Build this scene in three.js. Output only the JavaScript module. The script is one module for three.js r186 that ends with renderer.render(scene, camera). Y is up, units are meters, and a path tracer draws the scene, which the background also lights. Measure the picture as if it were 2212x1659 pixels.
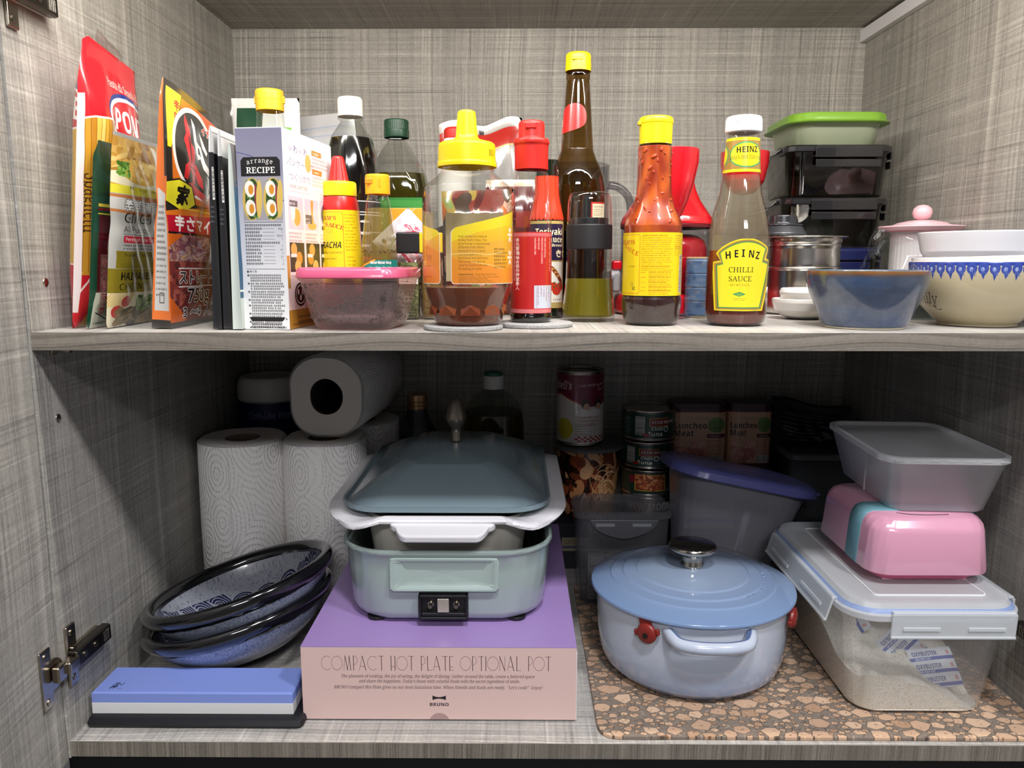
import * as THREE from 'three';
import { RoundedBoxGeometry } from 'three/addons/geometries/RoundedBoxGeometry.js';
import { mergeGeometries, mergeVertices, toCreasedNormals } from 'three/addons/utils/BufferGeometryUtils.js';
import { RectAreaLightUniformsLib } from 'three/addons/lights/RectAreaLightUniformsLib.js';

// ---------------------------------------------------------------- camera, light, exposure
// Metres. y = 0 is the top of the upper shelf, z = 0 the cabinet front, x = 0 below the camera.
const scene = new THREE.Scene();
scene.background = new THREE.Color(0x000000);
const camera = new THREE.PerspectiveCamera(52.29, 2212 / 1659, 0.02, 20);
camera.rotation.order = 'YXZ';
camera.position.set(0, 0.066, 0.72);
camera.rotation.set(THREE.MathUtils.degToRad(-8.98), THREE.MathUtils.degToRad(0.47), 0);
const renderer = new THREE.WebGLRenderer({ antialias: true });
renderer.toneMapping = THREE.LinearToneMapping;
renderer.toneMappingExposure = 2.5;
renderer.shadowMap.enabled = true;
RectAreaLightUniformsLib.init();
const CEIL = 1.32, FLOOR = -1.234;             // the kitchen
const STRIP = { x: 0.048, y: 0.408, z: 0.016, w: 0.95, d: 0.012, power: 60, color: 0xfff7ee };
const LAMPS = [[0.16, 0.86], [0.86, 0.86]];   // two square ceiling lamps in front of the cabinet
const BACKLAMP = { x: 0.1, z: 2.35, w: 0.9, d: 0.3, power: 18, color: 0xfbfaff };   // longer lamp at the far side of the kitchen
const LAMP = { size: 0.17, power: 92, color: 0xfbfaff };
function area(name, w, h, power, color, pos, look) {
  const l = new THREE.RectAreaLight(color, power, w, h);
  l.name = name; l.position.set(...pos); l.lookAt(...look); l.castShadow = true; scene.add(l);
}
area('cabinet_light_strip_light', STRIP.w, STRIP.d, STRIP.power, STRIP.color, [STRIP.x, STRIP.y, STRIP.z], [STRIP.x, 0.225, -0.20]);
for (const [x, z] of LAMPS) area('ceiling_lamp_light', LAMP.size, LAMP.size, LAMP.power, LAMP.color, [x, CEIL - 0.045, z], [x, 0, z]);

area('kitchen_panel_light', BACKLAMP.w, BACKLAMP.d, BACKLAMP.power, BACKLAMP.color, [BACKLAMP.x, CEIL - 0.05, BACKLAMP.z], [BACKLAMP.x, 0, BACKLAMP.z - 1.1]);

// ---------------------------------------------------------------- helpers
const rnd = (s) => () => { s |= 0; s = (s + 0x6d2b79f5) | 0; let t = Math.imul(s ^ (s >>> 15), 1 | s); t = (t + Math.imul(t ^ (t >>> 7), 61 | t)) ^ t; return ((t ^ (t >>> 14)) >>> 0) / 4294967296; };
const PI = Math.PI, cl = THREE.MathUtils.clamp, ss = THREE.MathUtils.smoothstep, lerp = THREE.MathUtils.lerp;
const used = {};
function nm(n) { const k = (used[n] = (used[n] || 0) + 1); return k === 1 ? n : n + '_' + String(k - 1).padStart(3, '0'); }
function thing(name, label, category, pos, ry = 0, group) {
  const g = new THREE.Group(); g.name = nm(name); g.position.set(...pos); g.rotation.order = 'YXZ'; g.rotation.y = ry;
  g.userData = { label, category }; if (group) g.userData.group = group; scene.add(g); return g;
}
function part(parent, name, geo, mat, pos, label) {
  const m = new THREE.Mesh(geo, mat); m.name = name; m.castShadow = m.receiveShadow = true;
  if (pos) m.position.set(...pos); if (label) m.userData.label = label; parent.add(m); return m;
}
function struct(name, geo, mat, pos) { const m = part(scene, nm(name), geo, mat, pos); m.userData.kind = 'structure'; return m; }
const std = (color, roughness = 0.5, o = {}) => new THREE.MeshStandardMaterial({ color, roughness, ...o });
const phy = (color, roughness = 0.5, o = {}) => new THREE.MeshPhysicalMaterial({ color, roughness, ...o });
const glass = (color = 0xf2f4f2, roughness = 0.03, o = {}) => phy(color, roughness, { transmission: 1, thickness: 0, ior: 1.5, side: THREE.DoubleSide, ...o });
const liquid = (color, dist, ior = 1.45) => phy(0xffffff, 0.02, { transmission: 1, thickness: 0.05, ior, attenuationColor: new THREE.Color(color), attenuationDistance: dist });
const frost = (color, opacity, roughness = 0.35, o = {}) => phy(color, roughness, { transparent: true, opacity, side: THREE.DoubleSide, ...o });
const box = (w, h, d, x = 0, y = 0, z = 0) => new THREE.BoxGeometry(w, h, d).translate(x, y, z);
const rbox = (w, h, d, r, x = 0, y = 0, z = 0, s = 3) => new RoundedBoxGeometry(w, h, d, s, r).translate(x, y, z);
const cyl = (r1, r2, h, n = 32, x = 0, y = 0, z = 0) => new THREE.CylinderGeometry(r1, r2, h, n).translate(x, y, z);
function merge(list) { return mergeGeometries(list.map((g) => { const q = g.index ? g.toNonIndexed() : g; for (const k of Object.keys(q.attributes)) if (!['position', 'normal', 'uv'].includes(k)) q.deleteAttribute(k); return q; })); }
// lathe from [radius, height] in millimetres; corners are eased, wave(angle, height, radius) bends the section
function lathe(pts, o = {}) {
  const { seg = 64, from = 0, len = 2 * PI, ease = 0.5, wave, grow = 0 } = o, q = [];
  pts.forEach((p, i) => {
    const a = pts[i - 1], b = pts[i + 1];
    if (!a || !b || ease === 0) { q.push(p); return; }
    const u = [p[0] - a[0], p[1] - a[1]], v = [b[0] - p[0], b[1] - p[1]], lu = Math.hypot(...u), lv = Math.hypot(...v);
    const turn = Math.acos(cl((u[0] * v[0] + u[1] * v[1]) / (lu * lv || 1), -1, 1));
    if (turn < 0.25) { q.push(p); return; }
    const e = Math.min(ease, lu * 0.4, lv * 0.4);
    q.push([p[0] - (u[0] / lu) * e, p[1] - (u[1] / lu) * e], [p[0] + (v[0] / lv) * e, p[1] + (v[1] / lv) * e]);
  });
  const g = new THREE.LatheGeometry(q.map(([r, h]) => new THREE.Vector2(Math.max(0, (r + grow) / 1000), h / 1000)), seg, from, len);
  { const n = q.length, s = [0]; for (let i = 1; i < n; i++) s.push(s[i - 1] + Math.hypot(q[i][0] - q[i - 1][0], q[i][1] - q[i - 1][1])); const U = g.attributes.uv; for (let i = 0; i < U.count; i++) U.setY(i, s[i % n] / s[n - 1]); }
  if (wave) {
    const P = g.attributes.position;
    for (let i = 0; i < P.count; i++) { const x = P.getX(i), z = P.getZ(i), r = Math.hypot(x, z), k = r > 1e-6 ? wave(Math.atan2(x, z), P.getY(i) * 1000, r * 1000) : 1; P.setX(i, x * k); P.setZ(i, z * k); }
    g.computeVertexNormals();
  }
  return g;
}
const poly = (n, sharp = 1) => (a) => { const s = (2 * PI) / n, t = ((a % s) + s) % s - s / 2; return lerp(1, Math.cos(s / 2) / Math.cos(t) / ((1 + Math.cos(s / 2)) / 2), sharp); };
// a surface through rounded rectangles [y, width, depth, corner radius, cx, cz] in metres
function loft(rings, o = {}) {
  const { cap0 = true, cap1 = true, seg = 6, crease = 0.6, warp } = o, pos = [], uv = [], idx = [], N = 4 * (seg + 1);
  rings.forEach(([y, w, d, r, cx = 0, cz = 0], k) => {
    const R = Math.min(r, w / 2, d / 2), pts = [];
    for (let c = 0; c < 4; c++) for (let i = 0; i <= seg; i++) {
      const a = (c + i / seg) * PI / 2 - PI, sx = c === 0 || c === 3 ? -1 : 1, sz = c < 2 ? -1 : 1;
      const ang = [PI, 1.5 * PI, 0, 0.5 * PI][c] + (i / seg) * PI / 2;
      pts.push([cx + [-1, 1, 1, -1][c] * (w / 2 - R) + R * Math.cos(ang), cz + [-1, -1, 1, 1][c] * (d / 2 - R) + R * Math.sin(ang)]);
    }
    pts.forEach(([x, z], i) => { const p = warp ? warp(x, y, z, k) : [x, y, z]; pos.push(...p); uv.push(i / N, k / Math.max(1, rings.length - 1)); });
  });
  for (let k = 0; k < rings.length - 1; k++) for (let i = 0; i < N; i++) { const a = k * N + i, b = k * N + (i + 1) % N, c = a + N, d = b + N; idx.push(a, c, b, b, c, d); }
  const cap = (k, flip) => { const [y, , , , cx = 0, cz = 0] = rings[k], p = warp ? warp(cx, y, cz, k) : [cx, y, cz], m = pos.length / 3; pos.push(...p); uv.push(0.5, 0.5); for (let i = 0; i < N; i++) { const a = k * N + i, b = k * N + (i + 1) % N; flip ? idx.push(m, a, b) : idx.push(m, b, a); } };
  if (cap0) cap(0, true); if (cap1) cap(rings.length - 1, false);
  const g = new THREE.BufferGeometry(); g.setAttribute('position', new THREE.Float32BufferAttribute(pos, 3)); g.setAttribute('uv', new THREE.Float32BufferAttribute(uv, 2)); g.setIndex(idx);
  return toCreasedNormals(g, crease);
}
// an open tub with a wall: outer rings bottom to top, then the inside back down
function tub(rings, wall, o = {}) {
  const inner = rings.slice().reverse().map(([y, w, d, r, cx, cz], i, l) => [i === l.length - 1 ? y + wall : y, w - 2 * wall, d - 2 * wall, Math.max(0.001, r - wall), cx, cz]);
  return loft([...rings, ...inner], { ...o });
}
// a filled bag: width, height, thickness; face(u, v) bends it; the front carries u 0..1, the back is mirrored
function pouch(w, h, t, o = {}) {
  const { nx = 28, ny = 40, seal = [0.06, 0.06], fill = (u, v) => 1, edge = (v) => 1, top = (u) => 1, crumple = 0.0012, seed = 1, flat = 0.0012, side = 0.02 } = o, r = rnd(seed), pos = [], uv = [], idx = [];
  const ph = Array.from({ length: 14 }, () => [r() * 40 - 20, r() * 40 - 20, r() * 6.3, r()]);
  const bump = (u, v, s) => { let b = 0; for (const [a, c, p, k] of ph) b += k * Math.pow(Math.abs(Math.sin(a * u + c * v + p + s)), 3) * (k > 0.5 ? 1 : -1); return b / 4; };
  for (const s of [1, -1]) for (let j = 0; j <= ny; j++) for (let i = 0; i <= nx; i++) {
    const u = i / nx, v = j / ny, inU = ss(u, 0, side + 0.22) * ss(1 - u, 0, side + 0.22), inV = ss(v, seal[0] * 0.6, seal[0] + 0.2) * ss(1 - v, seal[1] * 0.6, seal[1] + 0.2);
    const q = Math.sqrt(inU) * Math.sqrt(inV) * fill(u, v);
    const on = (i > 0 && i < nx && j > 0 && j < ny) ? 1 : 0;
    pos.push((u - 0.5) * w * edge(v), v * h * lerp(1, top(u), v), s * (flat / 2 * on + q * t / 2 + on * crumple * bump(u, v, s) * (0.25 + q)) );
    uv.push(s > 0 ? u : 1 - u, v);
  }
  const M = (nx + 1) * (ny + 1);
  for (let s = 0; s < 2; s++) for (let j = 0; j < ny; j++) for (let i = 0; i < nx; i++) { const a = s * M + j * (nx + 1) + i, b = a + 1, c = a + nx + 1, d = c + 1; s ? idx.push(a, c, b, b, c, d) : idx.push(a, b, c, b, d, c); }
  const g = new THREE.BufferGeometry(); g.setAttribute('position', new THREE.Float32BufferAttribute(pos, 3)); g.setAttribute('uv', new THREE.Float32BufferAttribute(uv, 2)); g.setIndex(idx); g.computeVertexNormals(); return g;
}
const tube = (pts, r, n = 40, m = 10, closed = false) => new THREE.TubeGeometry(new THREE.CatmullRomCurve3(pts.map((p) => new THREE.Vector3(...p)), closed), n, r, m, closed);
function rrect(w, h, r) { const s = new THREE.Shape(), x = -w / 2, y = -h / 2; s.moveTo(x + r, y); s.lineTo(x + w - r, y); s.quadraticCurveTo(x + w, y, x + w, y + r); s.lineTo(x + w, y + h - r); s.quadraticCurveTo(x + w, y + h, x + w - r, y + h); s.lineTo(x + r, y + h); s.quadraticCurveTo(x, y + h, x, y + h - r); s.lineTo(x, y + r); s.quadraticCurveTo(x, y, x + r, y); return s; }
const slab = (shape, depth, bevel = 0.0005) => new THREE.ExtrudeGeometry(shape, { depth: Math.max(1e-5, depth - 2 * bevel), bevelEnabled: bevel > 0, bevelSize: bevel, bevelThickness: bevel, bevelSegments: 2, curveSegments: 10 }).translate(0, 0, bevel);

// ---- print: canvases for labels. The 2-D context is drawn in pixels
function print(w, h, draw, roughness = 0.4, o = {}) {
  const c = document.createElement('canvas'); c.width = w; c.height = h; const x = c.getContext('2d'); x.fillStyle = '#fff'; x.textBaseline = 'alphabetic'; x.lineJoin = x.lineCap = 'round';
  if (o.clear) x.clearRect(0, 0, w, h); draw(x, w, h);
  const t = new THREE.CanvasTexture(c); t.colorSpace = THREE.SRGBColorSpace; t.magFilter = THREE.LinearFilter; t.wrapS = t.wrapT = THREE.ClampToEdgeWrapping;
  const { clear, glossy, ...rest } = o; return phy(0xffffff, roughness, { map: t, ...(clear ? { transparent: true } : {}), ...(glossy ? { clearcoat: glossy, clearcoatRoughness: 0.12 } : {}), ...rest });
}
const B = (x, c, a, b, w, h) => { x.fillStyle = c; x.fillRect(a, b, w, h); };
function T(x, s, px, py, size, c = '#000', o = {}) {
  const { f = 'sans-serif', st = '', a = 'left', rot = 0, ol, ow = 3, fit } = o; let { sx = 1 } = o;
  x.save(); x.translate(px, py); x.rotate(rot); x.font = `${st} ${size}px ${f}`; if (fit) sx = fit / x.measureText(s).width; x.scale(sx, 1); x.textAlign = a;
  if (ol) { x.lineWidth = ow * 2; x.strokeStyle = ol; x.strokeText(s, 0, 0); } x.fillStyle = c; x.fillText(s, 0, 0); x.restore();
}
const E = (x, c, a, b, rx, ry, rot = 0) => { x.fillStyle = c; x.beginPath(); x.ellipse(a, b, rx, ry, rot, 0, 7); x.fill(); };
const L = (x, c, w, ...p) => { x.strokeStyle = c; x.lineWidth = w; x.beginPath(); x.moveTo(p[0], p[1]); for (let i = 2; i < p.length; i += 2) x.lineTo(p[i], p[i + 1]); x.stroke(); };
const G = (x, c, ...p) => { x.fillStyle = c; x.beginPath(); x.moveTo(p[0], p[1]); for (let i = 2; i < p.length; i += 2) x.lineTo(p[i], p[i + 1]); x.closePath(); x.fill(); };
// strokes of the kana and kanji that can be read in the photograph, on a 10 x 10 field, y down
const S = {
  'ふ': '40 52 44|30 34 41 50 55 62 50 72 40 75|18 62 28 70|80 60 88 72|60 40 66 46', 'わ': '30 10 30 92|12 30 44 26 20 62 14 72 50 38 74 40 82 56 76 74 56 86', 'パ': '36 30 28 60 14 82|60 30 76 56 86 82|76 8 86 8 86 18 76 18 76 8', 'ン': '16 22 34 36|14 82 50 70 86 28', 'ケ': '34 10 26 30 10 50|28 30 90 30|62 30 58 60 36 90', 'ー': '12 50 88 48', 'キ': '18 32 80 26|12 58 88 50|42 8 60 92', 'の': '52 22 46 60 28 78 14 62 22 36 52 20 80 32 86 58 60 84', 'つ': '10 36 50 24 80 34 84 58 66 74 40 80', 'く': '66 10 26 48 70 90', 'り': '26 14 24 44 34 52|70 10 74 46 64 74 42 92', 'か': '12 34 58 28 62 44 54 80 42 86 34 78|38 10 30 54 10 84|72 24 88 48', 'た': '12 28 56 24|36 10 28 50 12 88|54 46 86 44|52 66 56 82 90 80',
  'ス': '18 18 76 18 60 50 14 86|54 54 88 86', 'ト': '40 8 40 92|40 42 76 58', 'レ': '28 12 28 84 60 68 88 40', 'タ': '36 8 24 32 10 50|28 26 80 26 60 62 24 92|28 48 62 64', 'イ': '76 10 46 40 12 60|50 38 50 92', 'マ': '12 22 86 22 70 44 50 62|34 50 58 82', 'さ': '14 32 84 26|44 8 72 56|22 60 26 82 50 88 70 86', 'せ': '8 40 92 34|68 10 68 58 56 62|28 16 30 76 44 86 82 84', 'る': '22 16 72 14 22 60 50 46 76 52 82 72 62 88 42 86 44 74 58 82', 'チ': '70 12 22 24|10 44 90 44|50 20 48 66 28 92', 'ビ': '26 10 26 82 82 80|26 44 70 32|74 6 80 16|86 2 92 12', 'き': '20 26 78 20|16 46 84 38|40 6 74 62|26 62 28 80 50 90 72 86', 'え': '40 8 60 14|22 34 72 32 14 88 50 58 60 84 90 84', 'て': '12 22 86 18 50 42 46 70 76 88', 'だ': '10 28 50 24|32 8 26 50 10 88|50 48 80 46|48 68 54 84 86 82|74 10 80 22|86 6 92 18', 'い': '20 22 22 66 34 78 42 66|70 26 82 44 84 62', '。': '20 78 32 78 32 90 20 90 20 78', 'め': '24 20 46 78|68 10 48 60 24 80 14 64 28 42 62 32 86 50 80 74 58 90', 'ら': '36 10 58 18|26 28 24 60 52 48 78 58 76 76 40 90', 
  '辛': '50 4 50 14|16 16 84 16|36 20 42 34|66 20 58 34|8 38 92 38|18 60 82 60|50 38 50 96', '人': '50 8 44 48 10 90|48 40 88 90', '前': '30 6 38 18|70 6 62 18|8 22 92 22|20 34 20 90|20 34 46 34 46 86 38 86|20 50 46 50|20 66 46 66|64 36 64 70|84 32 84 92 74 86', '赤': '20 20 80 20|50 4 50 40|8 40 92 40|42 40 38 66 22 90|60 40 60 90 50 86|24 56 14 74|76 56 88 74', '姜': '34 4 40 12|66 4 60 12|20 16 80 16|24 28 76 28|10 40 90 40|50 16 50 40|46 44 36 60 66 92|8 62 92 62|66 62 52 82 20 94', '蓉': '8 14 92 14|32 4 32 24|68 4 68 24|50 22 50 30|12 44 12 32 88 32 88 44|38 38 26 52|62 38 74 52|50 44 12 72|50 44 88 72|32 68 32 94 68 94 68 68 32 68', '调': '14 8 24 18|6 34 24 34 24 82 36 72|42 12 38 60 32 94|42 12 90 12 90 92 80 88|52 30 80 30|66 20 66 44|50 46 82 46|54 58 54 76 78 76 78 58 54 58', '味': '10 24 10 72 32 72 32 24 10 24|44 30 90 30|38 50 96 50|67 6 67 96|64 52 40 84|70 52 94 84', '家': '50 2 50 12|10 28 10 16 90 16 90 28|22 32 78 32|54 32 18 58|46 44 60 66 56 94 44 88|46 58 14 76|52 72 18 92|84 44 60 58|62 56 92 86', '合': '50 6 8 48|50 6 92 48|32 46 68 46|24 60 24 92 76 92 76 60 24 60', '押': '6 30 36 26|22 6 22 90 12 86|6 64 36 52|48 12 48 56 90 56 90 12 48 12|48 34 90 34|69 12 69 96', '作': '30 6 8 50|22 34 22 94|56 6 38 44|46 26 94 26|62 26 62 94|62 48 88 48|62 70 88 70', '方': '50 4 50 18|8 22 92 22|42 22 36 60 12 94|40 46 78 46 72 88 56 86', '〜': '8 60 28 42 50 50 72 60 92 42', '元': '24 14 76 14|8 36 92 36|38 36 34 66 12 92|62 36 62 86 90 86 90 72', '酱': '20 8 20 50|60 6 44 26|50 14 84 14 60 40|6 52 94 52|16 60 16 96 84 96 84 60 16 60|16 78 84 78',
};
function K(x, s, px, py, size, c = '#000', o = {}) {
  const { w = 0.09, v = 0, ol, ow = 0.08, skew = 0, gap = 1, sx = 1 } = o; let i = 0;
  for (const ch of s) {
    const ox = v ? px : px + i * size * gap * sx, oy = v ? py + i * size * gap : py; i++;
    if (!S[ch]) { if (ch !== ' ') T(x, ch, ox, oy + size * 0.86, size, c, { st: 'bold', ...(ol ? { ol, ow: ow * size } : {}) }); continue; }
    for (const pass of ol ? [0, 1] : [1]) for (const st of S[ch].split('|')) {
      const n = st.split(' ').map(Number); if (n.length < 4) continue; const p = n.map((q, k) => (k % 2 ? oy + (q / 100) * size : ox + sx * ((q + skew * (50 - n[k + 1])) / 100) * size));
      L(x, pass ? c : ol, (pass ? w : w + 2 * ow) * size, ...p);
    }
  }
}
// print too small to read: rows of marks the size of letters
function small(x, px, py, w, rows, size, c, seed = 1, o = {}) {
  const { lead = 1.5, cjk = 0, fillTo = 0.75, lw = 0.13 } = o, r = rnd(seed); x.strokeStyle = c; x.lineWidth = Math.max(0.8, size * lw);
  for (let k = 0; k < rows; k++) {
    const y = py + k * size * lead, end = px + w * (fillTo + (1 - fillTo) * r()); let a = px;
    while (a < end - size * 0.5) {
      const g = size * (cjk ? 0.9 : 0.42 + r() * 0.2); x.beginPath();
      if (cjk) { for (let q = 0; q < 3; q++) { const h = y - size * (0.12 + 0.28 * q + r() * 0.08); x.moveTo(a + g * 0.08 * r(), h); x.lineTo(a + g * (0.7 + 0.15 * r()), h); } const m = a + g * (0.25 + 0.3 * r()); x.moveTo(m, y - size * 0.85); x.lineTo(m - g * 0.1 * r(), y); }
      else { const q = r(); x.moveTo(a, y); x.lineTo(a, y - size * (q > 0.7 ? 0.75 : 0.5)); if (q < 0.75) { x.moveTo(a, y - size * 0.5); x.lineTo(a + g * 0.55, y - size * 0.5); x.lineTo(a + g * 0.55, y - (q < 0.4 ? 0 : size * 0.22)); } if (q > 0.3 && q < 0.8) { x.moveTo(a, y); x.lineTo(a + g * 0.55, y); } }
      x.stroke(); a += g; if (r() < (cjk ? 0.05 : 0.17)) a += size * 0.4;
    }
  }
}
function barcode(x, a, b, w, h, seed = 5, vert = false) { B(x, '#f4f1ea', a, b, w, h); const r = rnd(seed); let p = 3; const n = vert ? h : w; while (p < n - 4) { const t = 1 + Math.floor(r() * 3.2); vert ? B(x, '#222', a + 2, b + p, w - 4, t) : B(x, '#222', a + p, b + 2, t, h - 4); p += t + 1 + Math.floor(r() * 3); } }

// ---- cross-grained grey laminate: values around 1, tinted by the material colour
function laminate(seed, W = 1024, H = 1024, o = {}) {
  const { weave = 1, grain = 1, cracks = 60, tint = [1, 0.988, 0.965] } = o, r = rnd(seed), d = new Uint8Array(W * H * 4);
  const noise1 = (n, per) => { const a = Array.from({ length: per }, r); return Array.from({ length: n }, (_, i) => { const p = (i / n) * per, k = Math.floor(p), f = p - k, s = f * f * (3 - 2 * f); return lerp(a[k % per], a[(k + 1) % per], s) - 0.5; }); };
  const grid = (gx, gy) => { const a = Array.from({ length: gx * gy }, r); return (u, v) => { const x = u * gx, y = v * gy, i = Math.floor(x), j = Math.floor(y), f = x - i, g = y - j, s = f * f * (3 - 2 * f), t = g * g * (3 - 2 * g), q = (m, n) => a[(((n % gy) + gy) % gy) * gx + (((m % gx) + gx) % gx)]; return lerp(lerp(q(i, j), q(i + 1, j), s), lerp(q(i, j + 1), q(i + 1, j + 1), s), t) - 0.5; }; };
  const v1 = noise1(W, 14), v2 = noise1(W, 60), v3 = noise1(W, 260), v4 = noise1(W, 520), h1 = noise1(H, 70), h2 = noise1(H, 230), h3 = noise1(H, 480);
  const warp = grid(3, 4), band = grid(5, 3), mv = grid(30, 5), mh = grid(4, 60), mh2 = grid(9, 160), fine = grid(200, 200);
  const f = new Float32Array(W * H);
  for (let y = 0; y < H; y++) for (let x = 0; x < W; x++) {
    const u = x / W, v = y / H, xs = (((x + Math.round(warp(u, v) * 16)) % W) + W) % W, m = 0.5 + mv(u, v), q = cl(0.55 + 1.5 * mh(u, v), 0, 1.3), q2 = cl(0.4 + 1.6 * mh2(u, v), 0, 1.2);
    f[y * W + x] = 1 + grain * (0.04 * v1[xs] + 0.06 * v2[xs] + 0.16 * v3[xs] * m + 0.12 * v4[xs] * (0.4 + m)) + weave * (0.05 * h1[y] * q + 0.20 * h2[y] * q * q2 + 0.18 * h3[y] * q2) + 0.03 * band(u, v) + 0.06 * fine(u, v);
  }
  for (let k = 0; k < cracks * grain; k++) { let x = r() * W; const y0 = r() * H, len = (0.08 + r() * 0.5) * H, sl = (r() - 0.35) * 0.10, dk = 0.10 + r() * 0.16, wd = r() < 0.25 ? 2 : 1; for (let i = 0; i < len; i++) { x += sl + (r() - 0.5) * 0.5; const e = Math.sin((i / len) * PI), yy = Math.floor(y0 + i) % H; for (let q = 0; q < wd; q++) f[yy * W + ((Math.floor(x) + q) % W + W) % W] -= dk * e; } }
  for (let i = 0; i < W * H; i++) { const g = cl(f[i], 0.3, 1.3) / 1.3; for (let c = 0; c < 3; c++) d[i * 4 + c] = 255 * cl(Math.pow(g, 1.35) * tint[c], 0, 1); d[i * 4 + 3] = 255; }
  const t = new THREE.DataTexture(d, W, H); t.colorSpace = THREE.SRGBColorSpace; t.magFilter = THREE.LinearFilter; t.wrapS = t.wrapT = THREE.RepeatWrapping; t.needsUpdate = true; return t;
}
// uv in metres / size on a box: each face takes its two own axes
function boxUV(g, size, rotate = false) {
  const p = g.attributes.position, n = g.attributes.normal, u = g.attributes.uv;
  for (let i = 0; i < p.count; i++) { const ax = Math.abs(n.getX(i)), ay = Math.abs(n.getY(i)), x = p.getX(i), y = p.getY(i), z = p.getZ(i); let a, b; if (ax > 0.5) { a = z; b = y; } else if (ay > 0.5) { a = z; b = x; } else { a = x; b = y; } u.setXY(i, (rotate ? b : a) / size + 0.37, (rotate ? a : b) / size + 0.11); }
  return g;
}

// ---------------------------------------------------------------- the kitchen round the cabinet
const plaster = std(0xacacac, 0.9), roomFloorMat = std(0x6a6866, 0.7);
struct('floor_kitchen', box(5, 0.05, 4.2, 0, FLOOR - 0.025, 1.4), roomFloorMat);
struct('ceiling_kitchen', box(5, 0.05, 4.2, 0, CEIL + 0.025, 1.4), plaster);
struct('wall_kitchen_back', box(5, CEIL - FLOOR + 0.1, 0.05, 0, (CEIL + FLOOR) / 2, -0.66), plaster);
struct('wall_kitchen_front', box(5, CEIL - FLOOR + 0.1, 0.05, 0, (CEIL + FLOOR) / 2, 3.45), plaster);
struct('wall_kitchen_left', box(0.05, CEIL - FLOOR + 0.1, 4.2, -2.5, (CEIL + FLOOR) / 2, 1.4), plaster);
struct('wall_kitchen_right', box(0.05, CEIL - FLOOR + 0.1, 4.2, 2.5, (CEIL + FLOOR) / 2, 1.4), plaster);

// ---------------------------------------------------------------- the cabinet
const XL = -0.4525, XR = 0.5455, ZB = -0.583, YF = -0.4138, YC = 0.4262;
const lamA = laminate(11), lamB = laminate(29, 1024, 1024, { weave: 1.1 }), lamEdge = laminate(43, 1024, 256, { weave: 0.15, grain: 1.5, cracks: 90, tint: [1, 0.97, 0.92] });
const wallMat = std(0xdad8d2, 0.55, { map: lamA }), backMat = std(0xdedcd6, 0.55, { map: lamB }), edgeMat = std(0xa8a49d, 0.5, { map: lamEdge });
const shelfMat = std(0xeceae6, 0.5, { map: lamA });
struct('wall_left', boxUV(box(0.018, YC - YF + 0.036, -ZB, XL - 0.009, (YC + YF) / 2, ZB / 2), 0.5), wallMat);
struct('wall_right', boxUV(box(0.018, YC - YF + 0.036, -ZB, XR + 0.009, (YC + YF) / 2, ZB / 2), 0.5), wallMat);
struct('wall_back', boxUV(box(XR - XL + 0.036, YC - YF + 0.036, 0.012, (XL + XR) / 2, (YC + YF) / 2, ZB - 0.006), 0.52), backMat);
struct('ceiling', boxUV(box(XR - XL, 0.018, -ZB, (XL + XR) / 2, YC + 0.009, ZB / 2), 0.5, false), wallMat);
{ const f = struct('floor', boxUV(box(XR - XL, 0.0164, -ZB - 0.001, (XL + XR) / 2, YF - 0.0082, ZB / 2 - 0.0005), 0.5), shelfMat); part(f, 'edge_band', boxUV(box(XR - XL, 0.0164, 0.001, (XL + XR) / 2, YF - 0.0082, -0.0005), 0.3), edgeMat); }
struct('trim_1', box(XR - XL + 0.036, 0.75, 0.02, (XL + XR) / 2, YF - 0.0175 - 0.375, -0.035), std(0x0d0d0f, 0.4));
{ const s = thing('shelf_board', 'grey wood laminate shelf running the full width between both compartments', 'shelf', [(XL + XR) / 2, 0, 0]);
  part(s, 'board', boxUV(box(XR - XL, 0.0166, -ZB - 0.001, 0, -0.0083, ZB / 2 - 0.0005), 0.5), shelfMat); part(s, 'edge_band', boxUV(box(XR - XL, 0.0166, 0.001, 0, -0.0083, -0.0005), 0.45, true), edgeMat); }
// the open left door, hinged on the cabinet's front edge
{ const a = 0.085, d = struct('door_1', boxUV(box(0.018, 1.6, 0.49), 0.5), wallMat); d.rotation.y = a; d.position.set(XL - 0.002 - 0.009 * Math.cos(a) + 0.245 * Math.sin(a), -0.4335 + 0.8, 0.002 + 0.245 * Math.cos(a) + 0.009 * Math.sin(a)); }
// lamps
{ const s = thing('cabinet_light_strip', 'slim light strip under the cabinet top above the upper shelf', 'light', [STRIP.x, YC, STRIP.z + 0.004]);
  part(s, 'housing', box(STRIP.w + 0.02, 0.012, 0.018, 0, -0.006, 0), std(0xd8d8d6, 0.4));
  part(s, 'diffuser', box(STRIP.w, 0.003, 0.012, 0, -0.0136, 0), std(0xffffff, 0.5, { emissive: STRIP.color, emissiveIntensity: 2 })); }
LAMPS.forEach(([x, z], i) => { const s = thing('ceiling_lamp', (i ? 'right' : 'left') + ' one of two square kitchen ceiling lamps', 'lamp', [x, CEIL, z], 0, 'kitchen ceiling lamps');
  part(s, 'housing', box(LAMP.size + 0.03, 0.03, LAMP.size + 0.03, 0, -0.015, 0), std(0xe6e6e4, 0.4)); part(s, 'diffuser', box(LAMP.size, 0.006, LAMP.size, 0, -0.033, 0), std(0xffffff, 0.5, { emissive: LAMP.color, emissiveIntensity: 3 })); });
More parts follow.
